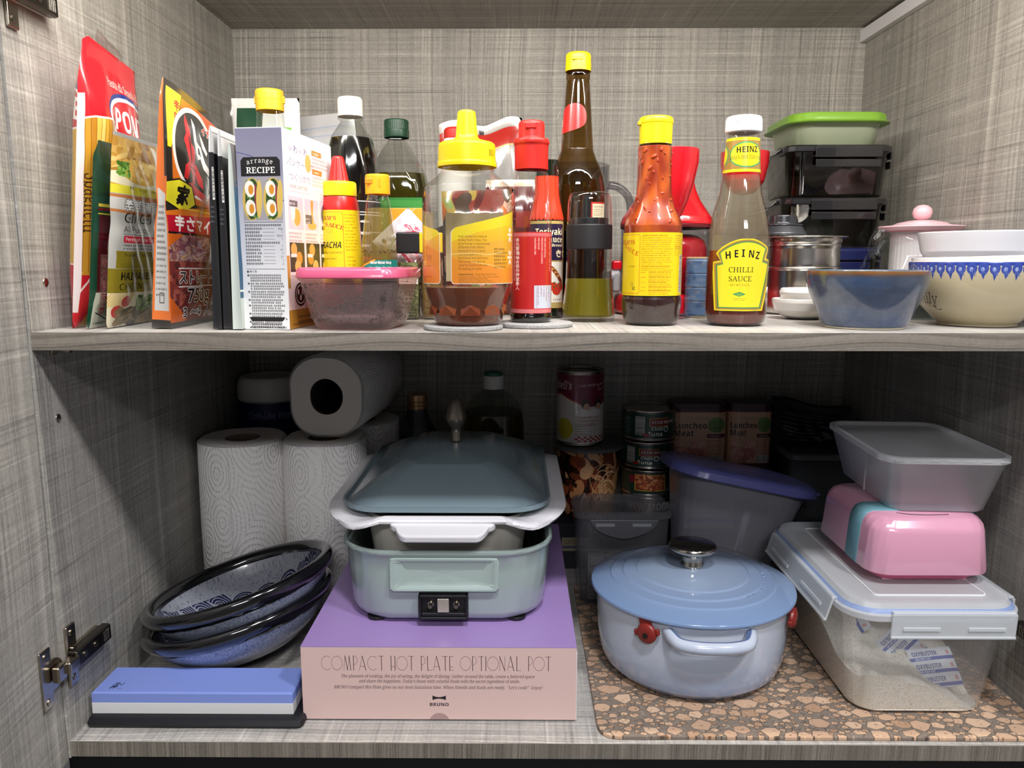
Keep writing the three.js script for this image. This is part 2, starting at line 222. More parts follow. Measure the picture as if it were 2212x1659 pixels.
{ const s = thing('ceiling_panel_lamp', 'long ceiling lamp on the far side of the kitchen', 'lamp', [BACKLAMP.x, CEIL, BACKLAMP.z]); part(s, 'housing', box(BACKLAMP.w + 0.04, 0.03, BACKLAMP.d + 0.04, 0, -0.015, 0), std(0xe6e6e4, 0.4)); part(s, 'diffuser', box(BACKLAMP.w, 0.006, BACKLAMP.d, 0, -0.033, 0), std(0xffffff, 0.5, { emissive: BACKLAMP.color, emissiveIntensity: 3 })); }
// ---------------------------------------------------------------- upper shelf: packets standing like books along the left wall
const QUARTER = PI / 2;
// a gusseted bag: thickness tf(v), front bulge; parts front_panel (u 0 = near side once turned), gusset, back_panel
function gusseted(parent, w, h, tf, mats, o = {}) {
  const { bulge = 0.004, top = () => 1, crumple = 0.001, seed = 3, nx = 26, ny = 40, edge = () => 1 } = o, r = rnd(seed), ph = Array.from({ length: 10 }, () => [r() * 34 - 17, r() * 34 - 17, r() * 6, r() - 0.5]);
  const cr = (u, v) => ph.reduce((s, [a, b, c, k]) => s + k * Math.pow(Math.abs(Math.sin(a * u + b * v + c)), 2.5), 0);
  const grid = (fn, m, n, flip) => { const g = new THREE.PlaneGeometry(1, 1, m, n), p = g.attributes.position; for (let i = 0; i < p.count; i++) { const u = p.getX(i) + 0.5, v = p.getY(i) + 0.5; p.setXYZ(i, ...fn(u, v)); } if (flip) { const q = g.index.array; for (let i = 0; i < q.length; i += 3) { const s = q[i]; q[i] = q[i + 1]; q[i + 1] = s; } } g.computeVertexNormals(); return g; };
  const Y = (u, v) => v * h * lerp(1, top(u), v), X = (u, v) => (u - 0.5) * w * edge(v), bl = (u, v) => bulge * Math.sin(PI * u) * Math.sin(PI * Math.min(1, v * 1.15)) + crumple * Math.sin(PI * u) * Math.sin(PI * v) * cr(u, v);
  part(parent, 'front_panel', grid((u, v) => [X(u, v), Y(u, v), tf(v) / 2 + bl(u, v)], nx, ny), mats[0]);
  const fold = (v) => 0.12 * tf(v);
  part(parent, 'gusset', grid((u, v) => [-w / 2 * edge(v) + fold(v) * Math.sin(PI * u), Y(0, v), (u - 0.5) * tf(v)], 6, ny), mats[1]);
  part(parent, 'back_panel', merge([grid((u, v) => [X(1 - u, v), Y(1 - u, v), -tf(v) / 2 - 0.6 * bl(u, v)], nx, ny), grid((u, v) => [w / 2 * edge(v) - fold(v) * Math.sin(PI * u), Y(1, v), (0.5 - u) * tf(v)], 6, ny)]), mats[2]);
}
// spaghetti
{ const front = print(560, 1400, (x, w, h) => {
    B(x, '#c8202a', 0, 0, w, h); const y0 = 345, y1 = 1105;
    for (let i = 0; i < 26; i++) { const a = i * w / 26; B(x, ['#d9a93c', '#e3bb55', '#c8912c', '#edcb6c', '#b97f25'][(i * 7) % 5], a, y0 - 20, w / 26 + 1, y1 - y0 + 40); L(x, 'rgba(120,70,10,.55)', 3, a, y0, a, y1); }
    G(x, '#c8202a', 0, y0 - 60, w, y0 - 60, w, y0 + 40, 260, y0 - 22, 0, y0 + 22); L(x, '#f4e7dc', 9, 0, y0 + 22, 130, y0, 270, y0 - 12);
    G(x, '#c8202a', 0, y1 + 130, 60, y1 + 20, 300, y1 - 20, w, y1 - 30, w, h, 0, h); L(x, '#f2ddd0', 9, 6, y1 + 130, 62, y1 + 22, 300, y1 - 20, w, y1 - 32);
    E(x, '#1c2f7c', 400, 310, 250, 128, 0.04); E(x, '#f5efe8', 398, 322, 242, 120, 0.04); E(x, '#c8202a', 402, 326, 226, 106, 0.04);
    T(x, 'PONTE', 206, 376, 146, '#f7f2ec', { st: 'bold', sx: 0.8 }); T(x, 'Pasta di Semola di Grano', 190, 176, 54, '#f0dcd2', { f: 'serif', sx: 0.72 });
    T(x, 'Spaghetti', 22, 620, 84, '#3a2412', { f: 'serif', rot: PI / 2, sx: 0.78 }); small(x, 440, 196, 110, 1, 12, '#f0dcd2', 3); B(x, '#e9d9d2', 0, 250, 20, h - 330);
    G(x, '#b8842e', 40, h, 90, h - 66, 300, h - 54, 380, h);
  }, 0.22, { glossy: 1 });
  const g = thing('spaghetti_packet', 'tall red spaghetti packet with white lettering and clear crinkled top against the left wall', 'pasta packet', [-0.4345, 0.001, -0.0935], QUARTER); g.rotation.x = 0.11;
  part(g, 'packet', pouch(0.112, 0.262, 0.026, { seal: [0.03, 0.10], top: (u) => 1.055 - 0.05 * u - 0.25 * Math.pow(Math.max(0, 0.10 - u), 1), edge: (v) => 1 - 0.10 * ss(v, 0.86, 1), crumple: 0.0026, seed: 4, flat: 0.003 }), front);
  part(g, 'seam', rbox(0.002, 0.205, 0.0026, 0.0008, -0.0532, 0.122, 0.0006), std(0xc9a4a4, 0.35), null, 'pale pink folded seam');
  part(g, 'clear_tail', pouch(0.05, 0.012, 0.002, { nx: 10, ny: 4 }).rotateZ(-0.25).translate(-0.004, 0.268, 0), glass(0xf6eeee, 0.08)); }
// dark green and red sauce pouch, half hidden
{ const front = print(420, 720, (x, w, h) => {
    B(x, '#0f3b2a', 0, 0, w, h); B(x, '#c9b53b', 24, 236, w, 12); B(x, '#6d1420', 24, 252, w, 10); B(x, '#c9b53b', 24, 272, w, 5); B(x, '#4a0f18', 30, 280, w, 300);
    G(x, '#b9b9a6', 26, 580, w, 560, w, h, 0, h); E(x, '#8d8f78', 120, 640, 80, 40); B(x, 'rgba(150,120,110,.55)', 46, 430, 60, 200);
    K(x, '味元调味酱', 52, 440, 44, '#8c2430', { v: 1, gap: 1.02, ol: '#cbb8ac', ow: 0.03 }); L(x, '#223', 5, 40, 660, 120, 690); small(x, 40, 706, 160, 1, 14, '#233', 3); L(x, '#0f3b2a', 26, 6, 0, 6, h);
  }, 0.25, { glossy: 0.8 });
  const g = thing('sauce_pouch', 'dark green and maroon sauce pouch squeezed between the spaghetti and the ginger packet', 'sauce pouch', [-0.4145, 0.001, -0.082], QUARTER); g.rotation.x = 0.11;
  part(g, 'pouch', pouch(0.104, 0.178, 0.008, { seal: [0.05, 0.05], edge: (v) => 1 - 0.16 * ss(v, 0.9, 1) + 0.08 * ss(0.2 - v, 0, 0.2), crumple: 0.002, seed: 9 }), front); }
// ginger chicken pouch
{ const front = print(560, 1000, (x, w, h) => {
    B(x, '#a8a69e', 0, 0, w, h); x.save(); x.beginPath(); x.rect(0, 30, w, 350); x.clip(); B(x, '#c59a4a', 0, 0, w, 400);
    const r = rnd(6); for (let i = 0; i < 90; i++) E(x, ['#b98a3a', '#d9ae58', '#a77a2f', '#e0bd72', '#93662a', '#c9a055'][i % 6], r() * w, 40 + r() * 240, 20 + r() * 60, 14 + r() * 38, r() * 3);
    E(x, '#e2d9b4', 250, 320, 330, 62); E(x, '#cfa64a', 260, 262, 210, 92); for (let i = 0; i < 60; i++) E(x, ['#d8ac52', '#bf913a', '#e7c777'][i % 3], 110 + r() * 300, 190 + r() * 130, 8 + r() * 34, 6 + r() * 22, r() * 3);
    for (let i = 0; i < 40; i++) E(x, ['#5f8f36', '#86b04a', '#416c27'][i % 3], 40 + r() * 90, 210 + r() * 90, 8 + r() * 16, 6 + r() * 12, r() * 3); G(x, '#efe8d2', 420, 40, 470, 50, 540, 280, 500, 330); x.restore();
    B(x, '#d9ce3c', 0, 372, w, 62); for (let i = 0; i < 16; i++) L(x, '#c4a73a', 4, 380 + i * 12, 380, 330 + i * 12, 432); K(x, '姜蓉鸡', 120, 372, 26, '#3d3420', { w: 0.1 }); T(x, 'Ginger Chicken', 220, 398, 34, '#4a4020', { sx: 0.9 });
    G(x, '#b5703e', 0, 442, w, 434, w, 600, 0, 568); G(x, '#bdbab2', 0, 462, w, 470, w, 566, 0, 548); K(x, '姜蓉调味', 78, 468, 88, '#f5f3ec', { w: 0.1, ol: '#4a463e', ow: 0.05, gap: 1.14 });
    T(x, 'GINGER', 78, 640, 100, '#1d1a16', { sx: 1.0 }); T(x, 'All Purpose', 82, 712, 62, '#1d1a16', { sx: 0.95 }); L(x, '#333', 3, 80, 726, 300, 728);
    x.fillStyle = '#c22a3c'; x.beginPath(); x.roundRect(78, 738, 470, 52, 14); x.fill(); T(x, 'Perencah Halia Serbaguna', 96, 776, 36, '#f6e6e2'); small(x, 84, 814, 430, 4, 18, '#3b3a36', 7, { lead: 1.35 });
    B(x, '#7d6f1f', 40, 862 - 10, w, 130); T(x, 'Suitable for cooking', 90, 890, 34, '#1c1a0c'); 
  }, 0.25, { glossy: 1 });
  const low = print(560, 420, (x, w, h) => {
    B(x, '#7d6f1f', 0, 0, w, h); T(x, 'HAINANESE', 70, 80, 76, '#14130a', { st: 'bold', sx: 0.86 }); T(x, 'CHICKEN RICE', 70, 150, 62, '#14130a', { sx: 0.92 }); B(x, '#cfc6a8', 0, 172, w, 260); const r = rnd(8);
    for (let i = 0; i < 14; i++) L(x, '#caa64d', 7, 20 + i * 16, 180, -30 + i * 16, 270); E(x, '#a32a26', 150, 236, 46, 42); E(x, '#b4302a', 80, 308, 52, 46); for (let i = 0; i < 110; i++) E(x, ['#5a4a28', '#7a6236', '#3b3018', '#8c7444'][i % 4], 100 + r() * 450, 300 + r() * 110, 20 + r() * 46, 12 + r() * 20, -0.3); for (let i = 0; i < 70; i++) E(x, ['#4c7a2c', '#6d9c40', '#35581f'][i % 3], 260 + r() * 200, 210 + r() * 90, 8 + r() * 20, 6 + r() * 14, r() * 3);
  }, 0.25, { glossy: 1 });
  const g = thing('ginger_sauce_pouch', 'shiny silver sauce pouch with a ginger chicken picture and black lettering', 'sauce pouch', [-0.3985, 0.001, -0.083], QUARTER); g.rotation.x = 0.11;
  const all = print(560, 1400, (x, w, h) => { x.drawImage(front.map.image, 0, 0, w, 1000, 0, 0, w, 980); x.drawImage(low.map.image, 0, 0, w, 420, 0, 965, w, 435); }, 0.24, { glossy: 1 });
  part(g, 'pouch', pouch(0.102, 0.186, 0.014, { seal: [0.03, 0.05], edge: (v) => 1 - 0.05 * ss(v, 0.9, 1) - 0.05 * Math.exp(-Math.pow((v - 0.55) / 0.06, 2)), fill: (u, v) => 0.55 + 0.5 * Math.sin(PI * v) - 0.3 * Math.exp(-Math.pow((v - 0.55) / 0.05, 2)), crumple: 0.0028, seed: 13 }), all); }
// hot pot soup pouch
{ const front = print(720, 1240, (x, w, h) => {
    const gr = x.createLinearGradient(0, 0, w, 0); gr.addColorStop(0, '#e07a28'); gr.addColorStop(0.5, '#d9631c'); gr.addColorStop(1, '#d2571a'); B(x, '#2b2723', 0, 0, w, h); x.fillStyle = gr; x.fillRect(60, 60, w - 60, 700);
    G(x, '#e9dc2e', 24, 40, 215, 44, 190, 130, 60, 420, 20, 420); K(x, '辛味', 118, 96, 70, '#c02818', { v: 1, w: 0.13 }); L(x, '#2b2723', 6, 215, 44, 190, 130, 60, 420);
    x.fillStyle = '#f3ede2'; x.beginPath(); x.ellipse(370, 400, 300, 320, 0.15, 0, 7); x.fill(); x.fillStyle = '#26231f'; x.beginPath(); x.ellipse(370, 405, 270, 292, 0.15, 0, 7); x.fill();
    const red = '#cf2a30', wh = '#efece6';
    G(x, red, 250, 150, 300, 230, 282, 330, 330, 380, 318, 470, 350, 480, 400, 560, 395, 640, 340, 600, 320, 540, 300, 610, 255, 640, 270, 550, 240, 520, 205, 600, 165, 590, 190, 500, 240, 470, 225, 360, 210, 330, 240, 280, 235, 200);
    G(x, red, 150, 640, 250, 610, 380, 660, 470, 690, 400, 720, 300, 690, 200, 720); L(x, '#26231f', 12, 270, 300, 274, 470); L(x, '#26231f', 8, 240, 500, 330, 520);
    G(x, wh, 330, 150, 372, 190, 378, 300, 440, 320, 470, 430, 520, 470, 500, 520, 440, 480, 420, 410, 380, 430, 350, 360, 330, 310, 342, 230); G(x, wh, 430, 210, 480, 260, 520, 340, 500, 370, 460, 320); G(x, wh, 470, 520, 560, 560, 620, 640, 560, 660, 500, 600); G(x, wh, 560, 440, 600, 500, 590, 540, 556, 500);
    L(x, '#26231f', 10, 410, 340, 426, 390); E(x, '#26231f', 404, 360, 14, 26); K(x, 'イチビキ', 470, 150, 62, '#c22a22', { w: 0.16, ol: '#f6ecdf', ow: 0.07 });
    G(x, '#e9dc2e', 0, 640, 120, 610, 250, 640, 300, 760, 170, 830, 0, 770); L(x, '#17140f', 10, 0, 640, 120, 610, 250, 640, 300, 760, 170, 830, 0, 770); K(x, '家', 90, 650, 130, '#17140f', { w: 0.15, skew: 0.2 });
    G(x, '#d3701e', 170, 800, w, 730, w, 850, 0, 860, 0, 830); L(x, '#e8d32c', 7, 180, 800, w, 786); G(x, '#b3182c', 0, 856, w, 812, w, 962, 0, 962); K(x, '辛さマイルド', 60, 850, 104, '#f4ece4', { w: 0.15, skew: 0.15, gap: 1.08 });
    B(x, '#1b1815', 0, 960, w, 18); const r = rnd(15); B(x, '#8c5a58', 0, 974, w, 290); for (let i = 0; i < 240; i++) E(x, ['#a86f62', '#7d4a50', '#b58a80', '#93565a', '#c49a6a', '#6e3c48', '#9a7f86'][i % 7], r() * w, 980 + r() * 270, 8 + r() * 40, 5 + r() * 18, r() * 3); for (let i = 0; i < 26; i++) L(x, 'rgba(230,210,205,.35)', 4, r() * w, 1000 + r() * 200, r() * w, 1000 + r() * 200);
    G(x, '#d3641c', 0, 974, 150, 974, 0, 1060);
  }, 0.2, { glossy: 1 });
  const low = print(720, 460, (x, w, h) => { const r = rnd(16); B(x, '#7a3430', 0, 0, w, h); for (let i = 0; i < 160; i++) E(x, ['#8f3b34', '#6a2426', '#a5564a', '#5a2a2c'][i % 4], r() * w, r() * h * 0.8, 10 + r() * 44, 6 + r() * 18, r() * 3);
    B(x, '#ece6e0', 90, 44, w, 9); K(x, 'ストレートタイプ', 96, 62, 98, '#241c18', { w: 0.12, ol: '#ece6e0', ow: 0.06, sx: 0.86 }); B(x, '#ece6e0', 90, 172, w, 9); T(x, '750g', 190, 290, 140, '#1d1614', { st: 'bold', ol: '#efe9e4', ow: 6, sx: 0.94 }); G(x, '#cf5f22', 0, 240, 200, h - 40, 0, h - 40); B(x, '#22201e', 0, h - 38, w, 40); K(x, '3〜4人前', 140, 312, 96, '#1d1614', { w: 0.13, ol: '#efe9e4', ow: 0.06, gap: 0.94 }); }, 0.2);
  const art = print(720, 1400, (x, w, h) => { x.drawImage(front.map.image, 0, 0, w, 1240, 0, 0, w, 1085); x.drawImage(low.map.image, 0, 0, w, 460, 0, 1010, w, 390); K(x, '赤', 520, 880, 120, '#1d1614', { w: 0.13, ol: '#efe9e4', ow: 0.07 }); }, 0.22, { glossy: 1 });
  const side = print(128, 1100, (x, w, h) => { B(x, '#cf6a2a', 0, 0, w, h); B(x, '#2b2723', 96, 0, 32, 420); G(x, '#b7b4ae', 14, 470, 114, 500, 114, 1020, 14, 1020); B(x, '#2b2723', 0, 1062, w, 40); small(x, 22, 560, 84, 10, 13, '#3a3733', 3, { cjk: 1, lead: 2 }); small(x, 22, 820, 84, 6, 12, '#3a3733', 4, { lead: 2.2 }); x.strokeStyle = '#222'; x.lineWidth = 4; x.strokeRect(46, 940, 30, 44); }, 0.3, { glossy: 0.8 });
  const g = thing('soup_pouch', 'orange and black hot pot soup pouch with big red and white brushed characters', 'soup pouch', [-0.3455, 0.001, -0.1005], QUARTER); g.rotation.x = 0.07;
  gusseted(g, 0.134, 0.233, (v) => 0.0175 * Math.pow(1 - v, 0.75) * (1 - 0.35 * Math.exp(-Math.pow((v - 0.5) / 0.05, 2))) + 0.0012, [art, side, std(0x3a322c, 0.3)], { bulge: 0.007, top: (u) => 1 - 0.075 * Math.pow(u, 1.5), edge: (v) => 1 - 0.05 * ss(v, 0.93, 1), crumple: 0.003, seed: 17 }); }
// two black sachets, then the pale pouch
{ const body = print(300, 640, (x, w, h) => { B(x, '#141416', 0, 0, w, h); const gr = x.createLinearGradient(0, 0, 0, 100); gr.addColorStop(0, '#d2d2d0'); gr.addColorStop(1, '#bdbdbb'); x.fillStyle = gr; x.fillRect(0, 0, w, 84); L(x, '#77787a', 3, 0, 20, w, 20); small(x, 60, 200, 180, 8, 16, '#55565a', 3); }, 0.25, { glossy: 0.6 });
  const side = print(64, 760, (x, w, h) => { B(x, '#17171a', 0, 0, w, h); B(x, '#c6c6c4', 0, 0, w, 96); L(x, '#8b8c8e', 4, 34, 0, 30, 96); barcode(x, 30, 150, 24, 120, 5, true); small(x, 8, 300, 40, 4, 9, '#77787c', 5, { lead: 2 }); }, 0.3, { glossy: 0.6 });
  const lab = [['black coffee sachet with a silver crimped top beside the soup pouch', -0.2885, -0.0900], ['black coffee sachet with a silver crimped top touching the pale zip pouch', -0.2790, -0.0910]];
  lab.forEach(([l, X, z], i) => { const g = thing('coffee_sachet', l, 'coffee sachet', [X, 0.001, z], QUARTER, 'black coffee sachets'); g.rotation.x = 0.02 - 0.01 * i;
    gusseted(g, 0.125, 0.188 - 0.004 * i, (v) => 0.0075 * Math.pow(1 - v, 0.4) + 0.001, [body, side, std(0x17171a, 0.3)], { bulge: 0.002, crumple: 0.001, seed: 20 + i }); });
  const pale = print(520, 700, (x, w, h) => { const gr = x.createLinearGradient(0, 0, 0, 170); gr.addColorStop(0, '#6d6a66'); gr.addColorStop(1, '#57585a'); x.fillStyle = gr; x.fillRect(0, 0, w, 170); B(x, '#1c4a68', 0, 160, w, 400); const r = rnd(4); for (let i = 0; i < 900; i++) B(x, r() < 0.5 ? '#57585a' : '#1c4a68', r() * w, 140 + r() * 50, 4, 4);
    B(x, '#c9d2ca', 0, 548, w, 8); B(x, '#1c4a68', 0, 556, w, 26); B(x, '#b4bdb4', 0, 580, w, 130); E(x, '#2a2320', 330, 470, 150, 160); E(x, '#4a3a2c', 330, 470, 138, 148); E(x, '#211a18', 330, 470, 126, 136); for (let i = 0; i < 60; i++) E(x, '#3b2c22', 230 + r() * 200, 370 + r() * 200, 10, 6, r() * 3); small(x, 200, 330, 160, 2, 18, '#7f97a5', 4); }, 0.45);
  const g = thing('zip_pouch', 'pale grey stand-up pouch with a dark blue panel beside the recipe box', 'pouch', [-0.2685, 0.001, -0.0840], QUARTER); g.rotation.x = 0.01;
  gusseted(g, 0.118, 0.172, (v) => 0.008 * Math.pow(1 - v, 0.5) + 0.001, [pale, std(0xb9c2ba, 0.45), std(0xb0b8b0, 0.45)], { bulge: 0.003, crumple: 0.0012, seed: 26 }); }
// pancake mix box
{ const recipe = print(400, 1600, (x, w, h) => {
    const gr = x.createLinearGradient(0, 0, 0, h); gr.addColorStop(0, '#77768c'); gr.addColorStop(0.2, '#8a8a9c'); gr.addColorStop(0.4, '#b4b5be'); gr.addColorStop(0.7, '#d8d9da'); gr.addColorStop(1, '#e6e6e4'); x.fillStyle = gr; x.fillRect(0, 0, w, h);
    L(x, '#4b4a86', 6, 0, 180, 120, 210, 260, 270); L(x, '#4b4a86', 6, 260, 640, 400, 560); G(x, '#1b1a1c', 36, 250, 60, 222, 350, 222, 376, 250, 376, 372, 36, 372);
    'arrange'.split('').forEach((c, i) => T(x, c, 105 + i * 32, 282 - 16 * Math.cos((i - 3) * 0.42), 50, '#e8e6e0', { f: 'serif', a: 'center', rot: (i - 3) * 0.09 })); T(x, 'RECIPE', 206, 348, 68, '#e8e6e0', { f: 'serif', a: 'center', st: 'bold' });
    B(x, '#9a9798', 40, 380, 340, 340); const r = rnd(3); for (const a of [120, 300]) { E(x, '#c9ab55', a, 550, 82, 168, 0.05); E(x, '#2d4a22', a + 4, 550, 62, 160, 0.05); for (let i = 0; i < 40; i++) E(x, ['#3f6a2c', '#27431c', '#6d8f4a'][i % 3], a - 40 + r() * 80, 410 + r() * 290, 12, 8, r() * 3); for (const b of [470, 620]) { E(x, '#e9e6da', a - 14, b, 44, 66, -0.1); E(x, '#d08a28', a - 6, b + 6, 22, 38); } E(x, '#8c3040', a + 34, 540, 10, 110); E(x, '#d0b25c', a + 62, 550, 26, 150, 0.05); }
    B(x, '#4a4a4c', 40, 730, 340, 5); const q = ['', '80g', '1個', '90ml', '1枚', '', '大さじ1', '4分の1', '3枚', '中サイズ2分の1', '1個', '2枚'];
    q.forEach((s, i) => { const y = 766 + i * 28; small(x, 44, y, i === 0 || i === 5 ? 330 : 150, 1, 21, '#2b2b2d', 30 + i, { cjk: 1, fillTo: 0.9 }); if (i && i !== 5) { L(x, '#3c3c3e', 2.4, 200, y - 9, 300, y - 9); T(x, s.replace(/[^0-9gml]/g, '') , 374, y, 24, '#2b2b2d', { a: 'right' }); } });
    B(x, '#4a4a4c', 40, 1106, 340, 4); B(x, '#222', 44, 1122, 16, 16); K(x, '作り方', 66, 1118, 22, '#222', { w: 0.12 });
    let y = 1168; [3, 3, 3, 2, 3, 3, 2, 2].forEach((n, i) => { E(x, '#222', 54, y - 8, 9, 9); T(x, String(i + 1), 54, y - 2, 15, '#eee', { a: 'center' }); small(x, 70, y, 310, n, 19, '#2b2b2d', 60 + i, { cjk: 1, lead: 1.12, fillTo: 0.85 }); y += n * 21.3 + 3; });
    G(x, '#1b1a1c', 44, 1500, 364, 1500, 340, 1534, 66, 1534); small(x, 60, 1566, 300, 2, 22, '#2b2b2d', 90, { cjk: 1, lead: 1.15, fillTo: 0.9 });
  }, 0.35, { glossy: 0.3 });
  const steps = print(1000, 1440, (x, w, h) => {
    const gr = x.createLinearGradient(0, 0, w, h); gr.addColorStop(0, '#e9e2ec'); gr.addColorStop(0.5, '#efe6e4'); gr.addColorStop(1, '#eccfca'); x.fillStyle = gr; x.fillRect(0, 0, w, h); const ink = '#4b4480';
    K(x, 'ふわふわ', 100, 110, 96, ink, { w: 0.06 }); K(x, 'パンケーキの', 70, 250, 88, ink, { w: 0.06 }); K(x, 'つくりかた', 110, 390, 84, ink, { w: 0.06 }); T(x, 'HOME CAFE TIME', 110, 540, 46, '#55525e', { sx: 0.94 }); L(x, '#888', 3, 100, 570, 480, 570);
    for (const [a, b] of [[560, 110], [560, 300]]) { B(x, '#b58a3e', a, b, 210, 56); small(x, a + 40, b + 40, 120, 1, 28, '#f6ecd8', 3); small(x, a, b + 96, 400, 3, 26, '#9a8f86', b, { cjk: 1, fillTo: 0.7 }); } small(x, 720, 560, 240, 3, 22, '#a8998e', 8, { cjk: 1 }); E(x, '#d8b25a', 480, 260, 60, 90); 
    const r = rnd(11); [60, 380, 690].forEach((a, i) => { B(x, '#cfcad4', a, 620, 280, 320); small(x, a, 990, 270, 3, 24, '#8f8780', 20 + i, { cjk: 1 }); });
    x.strokeStyle = '#e9e3d4'; E(x, '#ddd3c2', 200, 790, 96, 130); E(x, '#d7a648', 220, 820, 66, 84); E(x, '#efeae2', 150, 760, 40, 100); B(x, '#5b5960', 90, 660, 150, 60); small(x, 100, 700, 120, 1, 30, '#eee', 2);
    G(x, '#c89a48', 500, 630, 560, 630, 540, 780, 570, 900, 470, 900, 510, 780); E(x, '#d8ac58', 520, 890, 90, 40); B(x, '#5b5960', 390, 780, 130, 90); small(x, 400, 830, 100, 2, 24, '#eee', 2); E(x, '#77757c', 830, 760, 112, 128); E(x, '#4f4d55', 830, 760, 92, 108); B(x, '#2f2d31', 730, 880, 90, 40);
    [60, 380, 690].forEach((a, i) => { B(x, '#2a282a', a, 1070, 280, 290); for (let k = 0; k < 3; k++) E(x, ['#d3a250', '#c68f3c', '#dcb264'][k], a + 80 + ((k * 97 + i * 40) % 130), 1140 + k * 84, 58, 66); B(x, '#e6e2da', a + 20, 1180, 110, 34); });
  }, 0.35, { glossy: 0.3 });
  const steps2 = print(1000, 1440, (x, w, h) => { x.drawImage(steps.map.image, 0, 0, 1000, 1440, 0, 0, 1000, 1080); const gr = x.createLinearGradient(0, 1080, 0, h); gr.addColorStop(0, '#efdcd8'); gr.addColorStop(1, '#e3b7b4'); x.fillStyle = gr; x.fillRect(0, 1030, w, h); small(x, 60, 1056, 800, 1, 18, '#8f8780', 5, { cjk: 1 });
    B(x, '#c08a3c', 0, 900, 50, 240); E(x, '#27191a', 230, 1190, 110, 90); E(x, '#f0e6e0', 230, 1190, 90, 72); E(x, '#27191a', 230, 1190, 82, 64); for (const [a, b] of [[190, 1170], [270, 1172], [230, 1214]]) { E(x, '#f2dcd6', a, b, 16, 22); } B(x, '#b9822f', 0, 1300, w, 150); small(x, 160, 1370, 500, 2, 26, '#5e3c14', 6, { cjk: 1 }); small(x, 60, 1420, 700, 1, 22, '#5e3c14', 7, { cjk: 1 }); }, 0.35, { glossy: 0.3 });
  const a = 0.125, w = 0.0455, d = 0.127, h = 0.1865, g = thing('pancake_mix_box', 'tall pancake mix box showing a black arrange recipe badge and a white steps side', 'food box', [-0.2190 - w / 2 * Math.cos(a) + d / 2 * Math.sin(a), 0.0005, -0.0275 - w / 2 * Math.sin(a) - d / 2 * Math.cos(a)], -a), plain = std(0xd9d6d6, 0.4);
  part(g, 'carton', box(w, h, d, 0, h / 2, 0), [steps2, plain, std(0x3b3a72, 0.4), plain, recipe, plain]);
  part(g, 'top_flap', box(w - 0.001, 0.0008, d - 0.001, 0, h + 0.0006, 0), std(0xe4e2e2, 0.4)); }
// ---------------------------------------------------------------- upper shelf: bottles and jars
const clear = glass(0xf3f5f3, 0.02, { ior: 1.6 }), clearPlastic = glass(0xe9ebe8, 0.06, { ior: 1.4 });
const yellowCap = std(0xe0c80e, 0.38), redCap = std(0xc2231c, 0.38);
const patch = (pts, len, mid, mat, parent, name, o = {}) => part(parent, name, lathe(pts, { seg: 48, from: mid - len / 2, len, ease: 0, grow: 0.35, ...o }), mat);
const ribs = (n, k) => (a) => 1 + k * Math.sign(Math.sin(a * n)) * Math.pow(Math.abs(Math.sin(a * n)), 0.5);
// honey jar on its felt coaster
const felt = std(0xb5b5b2, 1, { bumpScale: 0.0006 }); { const r = rnd(3), d = new Uint8Array(128 * 128 * 4); for (let i = 0; i < d.length; i += 4) { const v = 120 + 135 * r(); d[i] = d[i + 1] = d[i + 2] = v; d[i + 3] = 255; } const t = new THREE.DataTexture(d, 128, 128); t.wrapS = t.wrapT = THREE.RepeatWrapping; t.repeat.set(2, 2); t.magFilter = THREE.LinearFilter; t.needsUpdate = true; felt.map = t; felt.bumpMap = t; }
[['round grey felt coaster under the honey jar', -0.0535, -0.0415], ['round grey felt coaster under the sesame oil bottle', 0.0165, -0.0745]].forEach(([l, x, z]) => { const g = thing('felt_coaster', l, 'coaster', [x, 0, z], 0, 'felt coasters'); part(g, 'felt', lathe([[0, 0.2], [38.4, 0.2], [38.6, 4.4], [0, 4.6]], { ease: 0.8 }), felt); });
